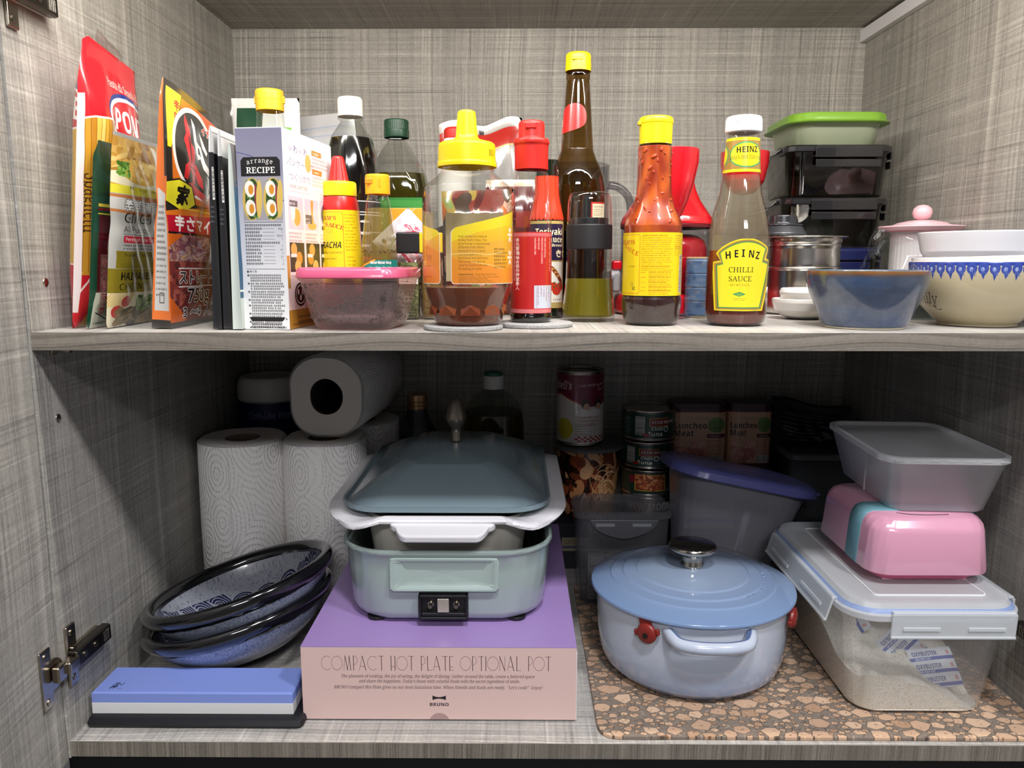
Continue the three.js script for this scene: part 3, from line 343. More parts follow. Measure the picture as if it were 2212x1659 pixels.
{ const g = thing('honey_jar', 'big clear honey jar with a yellow spout cap and orange labels', 'jar', [-0.0489, 0.005, -0.0440]), oct = { seg: 120, wave: (a, h) => lerp(1, poly(12)(a), ss(h, 100, 128) * 0.9 + (h < 40 ? 0.4 : 0)) };
  part(g, 'jar_glass', lathe([[0, 0.5], [30, 0.3], [33, 3], [35.3, 13.5], [39.8, 27], [42.2, 37], [42.7, 60], [42.7, 110], [42.4, 125], [40.8, 129.5], [27.5, 141.5], [25.2, 143], [25, 147]], oct), clear);
  part(g, 'honey', lathe([[0, 1], [29.6, 0.8], [32.4, 3.6], [34.7, 13.7], [39.2, 27], [41.3, 36], [0, 36.3]], { seg: 120, ease: 0.3, wave: (a, h) => lerp(1, poly(12)(a), 0.4) }), phy(0xa5603e, 0.12, { transmission: 0.62, thickness: 0 }), null, 'amber honey filling the bottom third');
  part(g, 'cap', lathe([[27.9, 147.8], [28, 151.2], [27.2, 152.2], [27, 167.5], [25.5, 170], [13.5, 173], [10.4, 175.2], [10.2, 178], [8.4, 198], [6.8, 199.6], [0, 199.8]], { ease: 1.2 }), yellowCap, null, 'yellow spout cap');
  const fl = []; for (let i = 0; i < 10; i++) { const a = i * PI / 5 + 0.12, c = new THREE.ConeGeometry(0.0128, 0.0042, 4, 1).rotateY(PI / 4).scale(1, 1, 0.8).rotateX(PI / 2).rotateX(-0.36).translate(0, 0, 0.0362).translate(0, 0.0175, 0).rotateY(a); part(g, 'facet', c, i % 2 ? phy(0xb0623c, 0.1, { transmission: 0.6, thickness: 0, flatShading: true }) : phy(0xa8583a, 0.1, { transmission: 0.6, thickness: 0, flatShading: true })); }
  const dated = print(400, 120, (x, w, h) => { T(x, 'BXQ1 A', 60, 90, 78, '#6e5a12', { sx: 0.62 }); }, 0.4, { clear: true }); patch([[27.25, 154], [27.15, 166]], 0.9, 1.22, dated, g, 'cap_print');
  const lab = print(1000, 860, (x, w, h) => {
    const gr = x.createLinearGradient(0, 0, 0, h); gr.addColorStop(0, '#e0c71c'); gr.addColorStop(0.45, '#d9a62a'); gr.addColorStop(1, '#dd8a2c'); x.fillStyle = '#efe9d8'; const outline = (k) => { x.beginPath(); x.moveTo(k, 300 + k); x.quadraticCurveTo(k + 6, 250, 70, 225); x.lineTo(w, 0); x.lineTo(w, h - k); x.lineTo(40 + k, h - k); x.quadraticCurveTo(k, h - k, k, h - 50); x.closePath(); }; outline(0); x.fill(); x.save(); outline(6); x.clip(); x.fillStyle = gr; x.fillRect(0, 0, w, h);
    G(x, 'rgba(222,204,40,.75)', 0, 390, 300, 280, 700, 200, w, 210, w, 0, 0, 0); G(x, 'rgba(205,150,60,.45)', 0, 480, 500, 380, w, 330, w, 560, 0, 560); G(x, 'rgba(214,120,40,.5)', 0, 560, 400, 650, w, 700, w, h, 0, h);
    ['Huiji Honey is a natural', 'honey from China. This', 'pure honey is distinctively', 'different from others.', 'because it is in a pure', 'concentrated form.', 'Nutritious and delicious,', 'the honey can also be', 'used for barbecues and', 'for baking of cakes.'].forEach((s, i) => T(x, s, 84, 340 + i * 40, 36, '#5f4310', { sx: 0.86 }));
    small(x, 500, 480, 240, 6, 30, '#6a4a12', 8, { cjk: 1, lead: 1.34 }); T(x, 'Imported by:', 84, 760, 27, '#4d3208', { st: 'bold' }); T(x, 'Huay Feng Hang Pte Ltd', 270, 760, 27, '#5f4310', { sx: 0.9 });
    ['10 Tampines North Dr 4 #09-10 Jtc Space @ Tampines', 'Distributor: Huiji (Malaysia) Sdn Bhd', 'Setia Business Park 10 Jalan Laman Setia 7/1', 'Huiji I.V Manjur Rezeki Medan Sumut Indonesia'].forEach((s, i) => T(x, s, 84, 788 + i * 22, 23, '#5f4310', { sx: 0.88 }));
    for (const [a, b] of [[800, 300], [800, 560]]) { for (let k = 0; k < 6; k++) E(x, '#f1ead8', a + 34 * Math.cos(k * 1.05), b + 60 * Math.sin(k * 1.05), 15, 34, k * 1.05 + 1.57); } L(x, '#4a3310', 5, 800, 620, 790, 700); 
    L(x, '#e6d58a', 6, 0, 524, 260, 518, 420, 530, 620, 500); L(x, '#e3c888', 5, 230, 612, 420, 640, 640, 690); L(x, '#e6cf62', 4, 330, 60, 380, 130, 400, 190); x.restore();
  }, 0.3, { clear: true, glossy: 0.7 });
  patch([[42.8, 39.5], [42.8, 109]], 1.92, 0.66, lab, g, 'back_text_label');
  const lab2 = print(620, 860, (x, w, h) => { x.fillStyle = '#efe9d8'; const o = (k) => { x.beginPath(); x.moveTo(0, 60); x.lineTo(w - 60, 200); x.quadraticCurveTo(w - k, 230, w - k, 280); x.lineTo(w - k, h - 40); x.quadraticCurveTo(w - k, h - k, w - 50, h - k); x.lineTo(0, h - k); x.closePath(); }; o(0); x.fill(); x.save(); o(7); x.clip(); const gr = x.createLinearGradient(0, 0, 0, h); gr.addColorStop(0, '#e2c81c'); gr.addColorStop(0.5, '#dc9a30'); gr.addColorStop(1, '#df7f2c'); x.fillStyle = gr; x.fillRect(0, 0, w, h); G(x, 'rgba(224,206,30,.85)', 0, 0, w, 0, w, 260, 420, 340, 0, 200); G(x, 'rgba(220,120,40,.6)', w - 220, 380, w, 480, w, h, 0, h, 0, 560); T(x, 'Huiji', 400, 500, 80, '#9a4a12', { rot: -PI / 2, sx: 0.6 }); T(x, 'Honey', 300, 570, 120, '#9c4a14', { sx: 0.55 }); small(x, 320, 650, 180, 1, 30, '#b5651e', 3); small(x, 320, 780, 200, 1, 26, '#9a4a12', 4); x.restore(); }, 0.3, { clear: true, glossy: 0.7 });
  patch([[42.8, 39.5], [42.8, 104]], 1.25, -1.19, lab2, g, 'front_label');
  patch([[42.8, 40], [42.8, 108]], 1.5, PI - 0.15, std(0xcdb992, 0.6), g, 'far_label'); patch([[42.8, 40], [42.8, 108]], 0.8, PI + 1.35, std(0xcdb992, 0.6), g, 'far_label'); }
// sesame oil bottle
{ const g = thing('sesame_oil_bottle', 'narrow glass oil bottle with a red ribbed flip cap and red label standing on felt', 'oil bottle', [0.0126, 0.005, -0.0750]), oct = { seg: 96, wave: (a, h) => lerp(1, poly(8, 0.8)(a), h > 92 ? 1 : 0) };
  part(g, 'bottle_glass', lathe([[0, 0.5], [19.5, 0.2], [21.4, 2], [21.6, 6], [20.4, 8.5], [20.1, 60], [20.1, 90], [19.6, 98], [17.6, 122], [16.5, 140], [15.6, 146.5], [13, 148]], oct), clear);
  part(g, 'dark_oil', lathe([[0, 1], [19, 0.8], [20.8, 2.4], [20.9, 5.8], [19.8, 8.6], [19.5, 34], [0, 34]], { ease: 0.3 }), phy(0x120806, 0.1, { clearcoat: 0.6 }));
  part(g, 'cap', lathe([[16.2, 149], [16.4, 171.8], [17.6, 173.2], [17.7, 176.5], [16.4, 178.3], [12.9, 178.8], [12.8, 192.5], [11.4, 195], [0, 195.4]], { seg: 160, ease: 0.8, wave: (a, h, r) => (h > 148 && h < 172.5 ? 1 + 0.012 * Math.sin(a * 60) : 1) }), redCap, null, 'red ribbed flip cap');
  part(g, 'cap_latch', rbox(0.011, 0.006, 0.003, 0.0012, -0.001, 0.1895, 0.0122), redCap);
  const lab = print(900, 1160, (x, w, h) => { B(x, '#b3211f', 0, 0, w, h); B(x, '#b9333a', 0, 14, w, 44); for (let i = 0; i < 40; i++) { x.strokeStyle = '#d99a96'; x.lineWidth = 4; x.strokeRect(8 + i * 23, 20, 15, 30); } L(x, '#e3a9a0', 3, 0, 64, w, 64);
    B(x, '#c0484c', 0, h - 62, w, 62); for (let i = 0; i < 40; i++) { x.strokeStyle = '#dca6a4'; x.lineWidth = 4; x.strokeRect(8 + i * 23, h - 52, 15, 40); }
    K(x, '赤元蓉调味合前作押家姜人', 218, 84, 62, '#f0dcd2', { v: 1, w: 0.11, gap: 1.0 }); T(x, 'OIL GUAN HENG SESAME OIL CO PTE LTD', 180, 84, 30, '#e8c6ba', { rot: PI / 2, f: 'serif' });
    [['CHOLESTEROL FREE', 470, 300], ['AND COLOUR', 515, 300], ['PRESERVATIVES, FLAVOURING', 560, 470], ['FREE FROM ARTIFICIAL', 605, 400]].forEach(([s, a]) => T(x, s, a, 80, 30, '#ecd0c4', { rot: PI / 2, sx: 0.92 })); x.save(); x.translate(900, 80); x.rotate(PI / 2); small(x, 0, 20, 640, 5, 26, '#ecc8a8', 4, { lead: 1.7 }); x.restore();
    B(x, '#bfc3cc', 470, 760, 330, 330); x.save(); x.translate(800, 770); x.rotate(PI / 2); small(x, 6, 34, 300, 7, 20, '#7f3c44', 9, { lead: 2.1, fillTo: 0.5 }); x.restore(); L(x, '#7f3c44', 3, 500, 770, 500, 1080); L(x, '#7f3c44', 3, 690, 770, 690, 1080); }, 0.3, { glossy: 0.6 });
  patch([[20.3, 9.2], [20.3, 88.5]], 3.5, 0.06, lab, g, 'label', { seg: 60 }); }
// glass oil dispenser
{ const g = thing('oil_dispenser', 'clear glass oil dispenser with a black silicone band half full of yellow oil', 'oil dispenser', [0.0770, 0, -0.1470]);
  part(g, 'glass_body', lathe([[0, 0.4], [27.6, 0.4], [29.2, 3], [29.2, 7], [27.6, 22], [25.3, 47], [24.3, 76], [24.2, 80]]), clear);
  part(g, 'oil', lathe([[0, 5.5], [26, 5.3], [28.2, 8], [26.7, 22], [24.5, 46.5], [0, 47]], { ease: 0.3 }), phy(0xc4b638, 0.08, { transmission: 0.76, thickness: 0 }), null, 'yellow oil');
  part(g, 'band', lathe([[24.4, 78], [24.9, 78.5], [24.9, 103], [24.3, 104]], { ease: 0.3 }), std(0x161617, 0.55), null, 'black silicone band');
  part(g, 'stopper', merge([lathe([[0, 97], [20.5, 97], [20.5, 111], [8, 112], [0, 112]]), cyl(0.0042, 0.0055, 0.024, 20, -0.004, 0.123, 0.004)]), std(0x1b1b1d, 0.35));
  part(g, 'cap_glass', lathe([[24.4, 104.2], [23.6, 127], [22.2, 135.5], [19.5, 138.2], [0, 138.6]], { ease: 1.5 }), clear);
  const tag = print(180, 200, (x, w, h) => { B(x, '#c8382e', 0, 0, w, h); B(x, '#e4d7b6', 16, 22, w - 16, h); T(x, 'Suki Rum', 30, 70, 34, '#3a2a1a', { f: 'serif', sx: 0.8 }); small(x, 30, 100, 130, 4, 16, '#6a4a2a', 3); }, 0.4);
  patch([[19, 111], [19, 127]], 0.85, 0.42, tag, g, 'paper_tag'); }
// tall dark sauce bottle with a yellow cap
{ const brown = glass(0xb8a070, 0.04), g = thing('tall_sauce_bottle', 'tallest bottle, brown glass with a yellow cap and a red neck tag', 'sauce bottle', [0.0698, 0, -0.2450]); g.scale.setScalar(1.046);
  part(g, 'bottle_glass', lathe([[0, 0.5], [31, 0.5], [33.3, 4], [33.4, 140], [32.6, 147], [31, 156.6], [27.6, 166.4], [22.4, 176.4], [18.4, 187], [17.2, 203], [14.6, 240], [13.3, 258.5], [12.7, 262], [13.6, 264.5], [13.6, 269.5], [12.6, 271], [12, 274]], { ease: 0.6 }), brown);
  part(g, 'dark_sauce', lathe([[0, 2], [31, 2], [32.2, 6], [32.2, 96], [0, 96]]), phy(0x0d0704, 0.15));
  part(g, 'cap', lathe([[14.4, 272], [14.5, 280], [14.2, 281.5], [14.1, 289], [12.8, 291.4], [0, 291.8]], { ease: 0.7 }), yellowCap, null, 'yellow cap'); part(g, 'cap_latch', rbox(0.012, 0.0035, 0.003, 0.001, -0.002, 0.2836, 0.0136), yellowCap);
  const tag = print(420, 460, (x, w, h) => { x.fillStyle = '#cf2320'; x.beginPath(); x.moveTo(10, 450); x.lineTo(30, 110); x.quadraticCurveTo(120, 6, 250, 10); x.bezierCurveTo(420, 20, 440, 250, 360, 340); x.quadraticCurveTo(260, 430, 10, 450); x.fill(); x.strokeStyle = '#d98a2a'; x.lineWidth = 6; x.beginPath(); x.ellipse(10, 270, 34, 90, 0, 0, 7); x.stroke(); E(x, '#f0e6dc', 8, 280, 16, 60); L(x, '#5a1010', 5, 230, 372, 290, 356); }, 0.3, { clear: true, glossy: 0.8 });
  patch([[17.7, 203], [15.3, 236.5]], 2.1, -0.42, tag, g, 'neck_tag', { grow: 0.6 });
  part(g, 'tag_string', tube([[-0.0165, 0.236, 0.002], [-0.0225, 0.222, 0.004], [-0.0235, 0.200, 0.003], [-0.0205, 0.180, 0], [-0.018, 0.232, -0.010]].slice(0, 4), 0.0005, 24, 6), clear); }
// chilli sauce with the yellow flip cap
const linghamPrint = (x, w, h, U) => { B(x, '#e9cf10', 0, 0, w, h); };
{ const g = thing('chilli_sauce_bottle', 'chilli sauce bottle with a yellow flip cap and a plain yellow text label', 'sauce bottle', [0.1380, 0, -0.0980]), oct = { seg: 96, wave: (a, h) => lerp(1, poly(8, 0.7)(a), 0.55) };
  part(g, 'bottle_glass', lathe([[0, 0.6], [24, 0.4], [28, 4], [30.8, 20], [30.9, 27], [29.6, 30], [29.3, 60], [29.4, 94], [29.9, 101], [27.6, 108.5], [21.6, 119], [18.2, 131], [17.4, 150], [16.9, 180], [16, 183]], oct), clear);
  const rd = rnd(5), d = new Uint8Array(256 * 256 * 4); for (let i = 0; i < 256 * 256; i++) { const x = i % 256, y = i >> 8, n = 0.5 + 0.25 * Math.sin(x * 0.13 + 3 * Math.sin(y * 0.05)) + 0.25 * Math.sin(y * 0.16 + 2.4 * Math.sin(x * 0.07)) + (rd() - 0.5) * 0.3, up = ss(y, 95, 130), seed = rd() < 0.004 ? 1 : 0, c = [lerp(44, lerp(150, 206, n), up), lerp(10, lerp(44, 96, n), up), lerp(8, lerp(10, 26, n), up)]; for (let k = 0; k < 3; k++) d[i * 4 + k] = c[k]; d[i * 4 + 3] = 255; }
  const st = new THREE.DataTexture(d, 256, 256); st.colorSpace = THREE.SRGBColorSpace; st.magFilter = THREE.LinearFilter; st.wrapS = THREE.RepeatWrapping; st.needsUpdate = true;
  part(g, 'sauce', lathe([[0, 1.2], [23.5, 1.2], [27.3, 4.5], [30, 20], [30, 26.8], [28.9, 29.6], [28.6, 60], [28.6, 94], [29, 100.6], [26.8, 108], [20.8, 118.6], [17.4, 131], [16.6, 150], [16.2, 179], [0, 180]], { ...oct, ease: 0.4 }), phy(0xffffff, 0.35, { map: st, clearcoat: 0.5 }), null, 'orange red sauce film, dark at the bottom');
  part(g, 'cap', lathe([[16.2, 181], [16.5, 200.5], [17.2, 201.5], [17.1, 205], [15.6, 207.6], [0, 208.2]], { ease: 0.8 }), yellowCap, null, 'yellow flip cap');
  part(g, 'cap_hinge', rbox(0.004, 0.004, 0.006, 0.001, -0.0168, 0.2015, 0.003), yellowCap);
  const at = (px) => 0.5 + Math.asin(cl((px - 1408) / 63, -1, 1)) / 3.3;
  const lab = print(1400, 860, (x, w, h) => { B(x, '#d9bf16', 0, 0, w, h); const bx = w * at(1372.5); x.strokeStyle = '#b5521a'; x.lineWidth = 6; x.beginPath(); x.roundRect(-300, 30, bx + 300, h - 60, 26); x.stroke(); T(x, "LINGHAM'S", bx - 130, 160, 84, '#b02a18', { st: 'bold', f: 'serif', a: 'right', sx: 0.8 }); T(x, "'S", bx - 150, 160, 84, '#b02a18', { st: 'bold', f: 'serif' }); 'SAUCE'.split('').forEach((c, i) => T(x, c, bx - 300 + i * 62, 210 + i * 26, 84, '#b02a18', { st: 'bold', f: 'serif', rot: 0.3, a: 'center' }));
    T(x, 'CONDIMENT', bx - 60, 470, 26, '#222', { a: 'right' }); T(x, 'k2', bx - 60, 782, 66, '#222', { st: 'bold', a: 'right', sx: 0.7 }); small(x, bx - 150, 700, 80, 2, 20, '#444', 3);
    const a0 = w * at(1376), a1 = w * at(1443); T(x, "AMONG LINGHAM'S MANY USES:", a0, 52, 24, '#9a4310', { st: 'bold' }); small(x, a0, 82, a1 - a0, 12, 19, '#a5611a', 5, { lead: 1.55, fillTo: 0.88 });
    T(x, 'MAKE YOUR OWN', w * at(1446), 52, 22, '#9a4310', { st: 'bold', sx: 0.86 }); small(x, w * at(1446), 84, 200, 6, 18, '#a5611a', 7, { lead: 1.5 }); T(x, 'SALAD DRESSING', w * at(1446), 200, 22, '#9a4310', { st: 'bold', sx: 0.86 }); small(x, w * at(1446), 226, 200, 4, 18, '#a5611a', 8, { lead: 1.5 });
    small(x, a0, 430, 330, 1, 16, '#b0591a', 2); T(x, 'LINGHAM & SONS (MALAYSIA) SDN BHD', a0, 466, 25, '#9a4310', { st: 'bold', sx: 0.9 }); small(x, a0, 490, 520, 2, 16, '#a5611a', 9);
    [['ORIENTAL MERCHANT PTY LTD.', 545], ['ORIENTAL MERCHANT (NZ) LTD.', 612], ['PD ANEKA JAYA JAKARTA.', 682], ['OKSH SOUTH EAST ASIA PTE. LTD.', 748], ['M & L DISTRIBUTORS (PTY) LTD.', 796]].forEach(([s, y], i) => { T(x, s, a0 + 110, y, 25, '#9a4310', { st: 'bold', sx: 0.9 }); small(x, a0 + 110, y + 22, 360, 2, 15, '#a5611a', 20 + i, { lead: 1.4 }); small(x, a0 - 6, y, 90, 1, 16, '#b0591a', 40 + i); });
    barcode(x, w * at(1459), 300, 120, 520, 5, true); }, 0.32, { glossy: 0.4 });
  part(g, 'chilli_flakes', merge(Array.from({ length: 90 }, (_, i) => { const a = (i * 2.399) % (2 * PI), h = 97 + ((i * 37) % 82), R = h > 131 ? 17.2 : h > 119 ? 19.6 : h > 108 ? 24.4 : 28.4, k = 0.5 + ((i * 13) % 10) / 10; return new THREE.SphereGeometry(0.0016 * k, 6, 4).scale(1.5, 0.8, 0.4).rotateZ(i).translate(0, 0, (R - 0.6) / 1000).rotateY(a).translate(0, h / 1000, 0); })), phy(0xb8401a, 0.3, { clearcoat: 0.5 })).userData.kind = 'stuff'; patch([[29.6, 30.8], [29.4, 93.5]], 3.3, 0, lab, g, 'label', { seg: 64, wave: oct.wave, grow: 0.6 }); }
// tapered chilli sauce bottle with the white cap
{ const g = thing('chilli_ketchup_bottle', 'tapered glass chilli sauce bottle with a white screw cap and keystone yellow label', 'sauce bottle', [0.2243, 0, -0.0920]), oct = { seg: 96, wave: (a, h) => lerp(1, poly(8, 0.8)(a), h < 182 && h > 6 ? 0.6 : 0) };
  part(g, 'bottle_glass', lathe([[0, 0.7], [24, 0.5], [28.6, 3.5], [31, 12], [31.2, 22], [31, 60], [30.7, 92], [29.9, 97], [26.7, 113.5], [21, 131.8], [18.1, 152], [15.8, 185], [14.8, 188], [15.4, 190], [14.6, 192]], oct), clear);
  const d = new Uint8Array(128 * 128 * 4), r = rnd(8); for (let i = 0; i < 128 * 128; i++) { const y = i >> 7, n = r() * 0.25 + 0.75, up = ss(y, 50, 120); for (let k = 0; k < 3; k++) d[i * 4 + k] = [lerp(108, 176, up), lerp(36, 76, up), lerp(22, 34, up)][k] * n; d[i * 4 + 3] = 255; } const st = new THREE.DataTexture(d, 128, 128); st.colorSpace = THREE.SRGBColorSpace; st.magFilter = THREE.LinearFilter; st.needsUpdate = true;
  part(g, 'sauce', lathe([[0, 1.4], [23.5, 1.4], [27.8, 4], [30.1, 12], [30.3, 22], [30.1, 62], [28, 76], [0, 74]], { ...oct, ease: 0.4 }), phy(0xffffff, 0.4, { map: st, clearcoat: 0.4 }), null, 'red sauce');
  part(g, 'sauce_film', lathe([[30, 76], [29.8, 92], [29, 96.6], [25.8, 113], [20.2, 131.5], [17.4, 150]], { ...oct, ease: 0 }), phy(0x8f7e62, 0.5, { transparent: true, opacity: 0.3, side: THREE.DoubleSide }));
  part(g, 'cap', lathe([[14.6, 191], [17.6, 191.4], [18, 194], [17.7, 203.5], [16.6, 206.4], [14, 207.2], [0, 207.4]], { ease: 0.6 }), std(0xeef0f2, 0.3), null, 'white screw cap');
  patch([[18.05, 194.5], [17.8, 203.5]], 1.2, -0.35, print(420, 130, (x) => { T(x, '0082/16:06', 60, 60, 52, '#555', { sx: 0.8 }); T(x, 'X', 150, 110, 44, '#555'); }, 0.4, { clear: true }), g, 'cap_print');
  const mx = (c, w) => w * (0.5 + Math.asin(cl((c - 495) / 219, -1, 1)) / 2.3), my = (c, h) => ((c - 983) / 497) * h;
  const lab = print(1000, 1060, (x, w, h) => { const out = (k) => { const P = (a, b) => [mx(a, w), my(b, h)]; x.beginPath(); x.moveTo(...P(308 + k, 1080)); x.quadraticCurveTo(...P(480, 895 + 2.2 * k), ...P(662 - k, 1052)); x.quadraticCurveTo(...P(650 - k, 1080), ...P(640 - k, 1116 + k)); x.lineTo(...P(684 - k, 1128 + k)); x.lineTo(...P(630 - k, 1476 - k)); x.lineTo(...P(310 + k, 1476 - k)); x.lineTo(...P(291 + k, 1140 + k)); x.lineTo(...P(336 + k * 0.6, 1130 + k)); x.closePath(); };
    for (const [k, c] of [[0, '#d6c41e'], [9, '#96753a'], [19, '#3a7e4e'], [26, '#d8c928']]) { x.fillStyle = c; out(k); x.fill(); }
    'HEINZ'.split('').forEach((c, i) => T(x, c, mx(378 + i * 49 + (i === 3 ? 2 : i === 2 ? -5 : 0), w), my(1122 - 16 * Math.sin((i + 0.3) / 4.4 * PI), h), 150, '#121212', { st: 'bold', a: 'center', sx: i === 1 ? 0.8 : 0.84, rot: (i - 2) * 0.05 }));
    T(x, 'CHILLI', mx(462, w), my(1210, h), 104, '#121212', { f: 'serif', a: 'center', sx: 0.98 }); T(x, 'SAUCE', mx(458, w), my(1272, h), 104, '#121212', { f: 'serif', a: 'center', sx: 0.96 }); T(x, 'NET WT.310 G.', mx(458, w), my(1304, h), 44, '#8a5a18', { a: 'center', sx: 0.96 });
    const gx = mx(455, w), gy = my(1360, h); G(x, '#3f8a55', gx - 90, gy, gx, gy - 36, gx + 90, gy, gx, gy + 36); T(x, 'S.J.L', gx, gy + 14, 38, '#d8c928', { a: 'center', st: 'italic' }); small(x, gx - 80, my(1392, h), 170, 2, 15, '#7a7a20', 4, { fillTo: 0.95 }); T(x, '®', mx(590, w), my(1070, h), 26, '#222'); small(x, mx(545, w), my(1470, h), 110, 1, 12, '#444', 6); }, 0.3, { clear: true, glossy: 0.4 });
  patch([[31.1, 15.6], [31.2, 22], [31, 60], [30.85, 87]], 2.3, 0, lab, g, 'body_label', { wave: oct.wave, grow: 0.5 });
  const nk = print(1100, 620, (x, w, h) => { B(x, '#96753a', 0, 0, w, h); B(x, '#d6c41e', 0, 0, w, 52); B(x, '#d6c41e', 0, h - 52, w, 52); L(x, '#3f8a55', 14, 0, 130, 260, 250); L(x, '#3f8a55', 14, 0, 520, 260, 400); for (const a of [0, w]) { E(x, '#3f8a55', a, h / 2, 190, 210); E(x, '#d6c41e', a, h / 2, 160, 180); } E(x, '#3f8a55', w / 2, h / 2, 330, 232); E(x, '#d6c41e', w / 2, h / 2, 304, 208); T(x, 'HEINZ', w / 2 + 6, 272, 150, '#161616', { st: 'bold', a: 'center', sx: 0.92, rot: -0.03 }); T(x, "Asia's Hot Flavours", w / 2, 392, 110, '#1e1a10', { st: 'italic', f: 'serif', a: 'center', sx: 0.64 }); }, 0.3, { glossy: 0.4 });
  patch([[18.2, 152.2], [15.9, 185.4]], 3.5, 0.0, nk, g, 'neck_label', { wave: oct.wave, grow: 0.5 }); }
// squeeze bottle with the red tip
{ const g = thing('squeeze_sauce_bottle', 'red plastic squeeze bottle with a red cone tip and yellow collar behind the pancake box', 'sauce bottle', [-0.1928, 0, -0.1400]), red = std(0xb81a14, 0.3);
  part(g, 'bottle', lathe([[0, 0.5], [22, 0.5], [23.6, 4], [23.4, 60], [21, 119], [20, 127], [18, 133]], { ease: 1 }), red); part(g, 'collar', lathe([[18, 133.5], [18.7, 134], [18.7, 146.5], [17.6, 148.8], [0, 149.6]], { ease: 0.8 }), yellowCap, null, 'yellow collar');
  part(g, 'tip', lathe([[10.8, 149.2], [10.2, 151], [6.2, 173.5], [5, 175.6], [0, 175.8]], { seg: 96, wave: (a, h) => (h < 173 ? 1 + 0.03 * Math.sin(a * 14) : 1), ease: 0.6 }), red);
  const lab = print(800, 1080, (x, w, h) => { B(x, '#d8bf16', 0, 0, w, h); const e = 0.5 * w + (0.36 / 2.8) * w; x.strokeStyle = '#c06a1c'; x.lineWidth = 7; x.beginPath(); x.roundRect(40, 30, e - 40, h - 30, 40); x.stroke(); T(x, "LINGHAM'S", e - 90, 150, 86, '#a32a1c', { st: 'bold', f: 'serif', a: 'right', sx: 0.9 }); 'HOT SAUCE'.split('').forEach((c, i) => T(x, c, e - 470 + i * 52, 236 + 0.9 * (i - 2) * (i - 2) * 1.3, 86, '#a32a1c', { st: 'bold', f: 'serif', rot: (i - 3) * 0.08 })); x.strokeStyle = '#7a6a20'; x.lineWidth = 4; x.beginPath(); x.ellipse(e - 190, 310, 44, 30, 0, 0, 7); x.stroke(); T(x, 'LSL', e - 190, 320, 24, '#7a6a20', { a: 'center' });
    T(x, 'SRIRACHA', e - 34, 560, 130, '#161310', { a: 'right', st: 'bold italic', sx: 0.66 }); T(x, 'VALUABLE CONDIMENT', e - 20, 640, 34, '#2c2a16', { a: 'right', sx: 0.9 }); T(x, 'ALL NATURAL', e - 96, 730, 34, '#2c2a16', { a: 'right' }); small(x, e - 220, 920, 170, 2, 28, '#2c2a16', 3); T(x, 'k2', e - 20, 960, 100, '#161310', { st: 'bold', a: 'right', sx: 0.7 }); small(x, e + 26, 80, 220, 12, 26, '#8a5a14', 6, { lead: 1.8, fillTo: 0.6 }); small(x, e + 40, 700, 150, 5, 24, '#8a5a14', 7, { lead: 2.4 }); }, 0.32, { glossy: 0.4 });
  patch([[23.5, 42], [23.4, 60], [21.3, 118.5]], 2.8, 0, lab, g, 'label'); }
// small bottle with the orange flip cap
{ const g = thing('vinegar_bottle', 'small conical glass bottle with an orange flip cap and a teal label edge', 'sauce bottle', [-0.1476, 0, -0.1200]), or = std(0xf0a012, 0.38), oct = { seg: 96, wave: (a, h) => lerp(1, poly(10, 0.8)(a), 0.5) };
  part(g, 'bottle_glass', lathe([[0, 0.5], [18.5, 0.5], [19.5, 3], [19.4, 66], [18.8, 77], [12.3, 128], [11, 131], [10.8, 134]], oct), clear); part(g, 'oily_film', lathe([[0, 1], [18, 1], [18.6, 4], [18.6, 66], [18, 76], [12.2, 120]], { ...oct, ease: 0 }), phy(0x8f7a2c, 0.4, { transparent: true, opacity: 0.4, side: THREE.DoubleSide }));
  part(g, 'flakes', merge(Array.from({ length: 26 }, (_, i) => { const a = i * 0.24, r = 0.0180; return new THREE.SphereGeometry(0.0006 + (i % 3) * 0.0003, 6, 4).translate(Math.sin(a) * r, 0.0755 + 0.0012 * Math.sin(i * 5), Math.cos(a) * r); })), std(0x3a2414, 0.6));
  part(g, 'cap', lathe([[12.6, 134.2], [12.8, 136], [12.7, 152.6], [12, 154.3], [0, 154.8]], { ease: 0.8 }), or, null, 'orange flip cap'); part(g, 'cap_notch', rbox(0.010, 0.006, 0.0025, 0.001, -0.006, 0.1468, 0.0112), std(0xc97f0c, 0.4)); for (const x of [0.001, 0.003, 0.005]) part(g, 'cap_rib', box(0.0006, 0.009, 0.0005, x, 0.1455, 0.0126), or);
  const lab = print(700, 700, (x, w, h) => { G(x, '#157a70', 0, 110, 260, 14, w, 0, w, h, 0, h); L(x, '#d99a2e', 26, -10, 120, 250, 8); ['Benar-Benar Keup', 'Hanya Bahan Alami Pahs', 'Ciptakan Rasa Alami Pala', 'Air Kunyit Pra'].forEach((s, i) => T(x, s, 350, 70 + i * 82, i ? 52 : 64, '#eaf0e6', { a: 'center', st: 'bold', sx: 0.62 })); small(x, 180, 420, 360, 4, 40, '#d5e0d8', 4); }, 0.35, { clear: true });
  patch([[19.6, 22], [19.6, 67]], 2.3, 0.25, lab, g, 'label', { wave: oct.wave, grow: 0.6 }); }
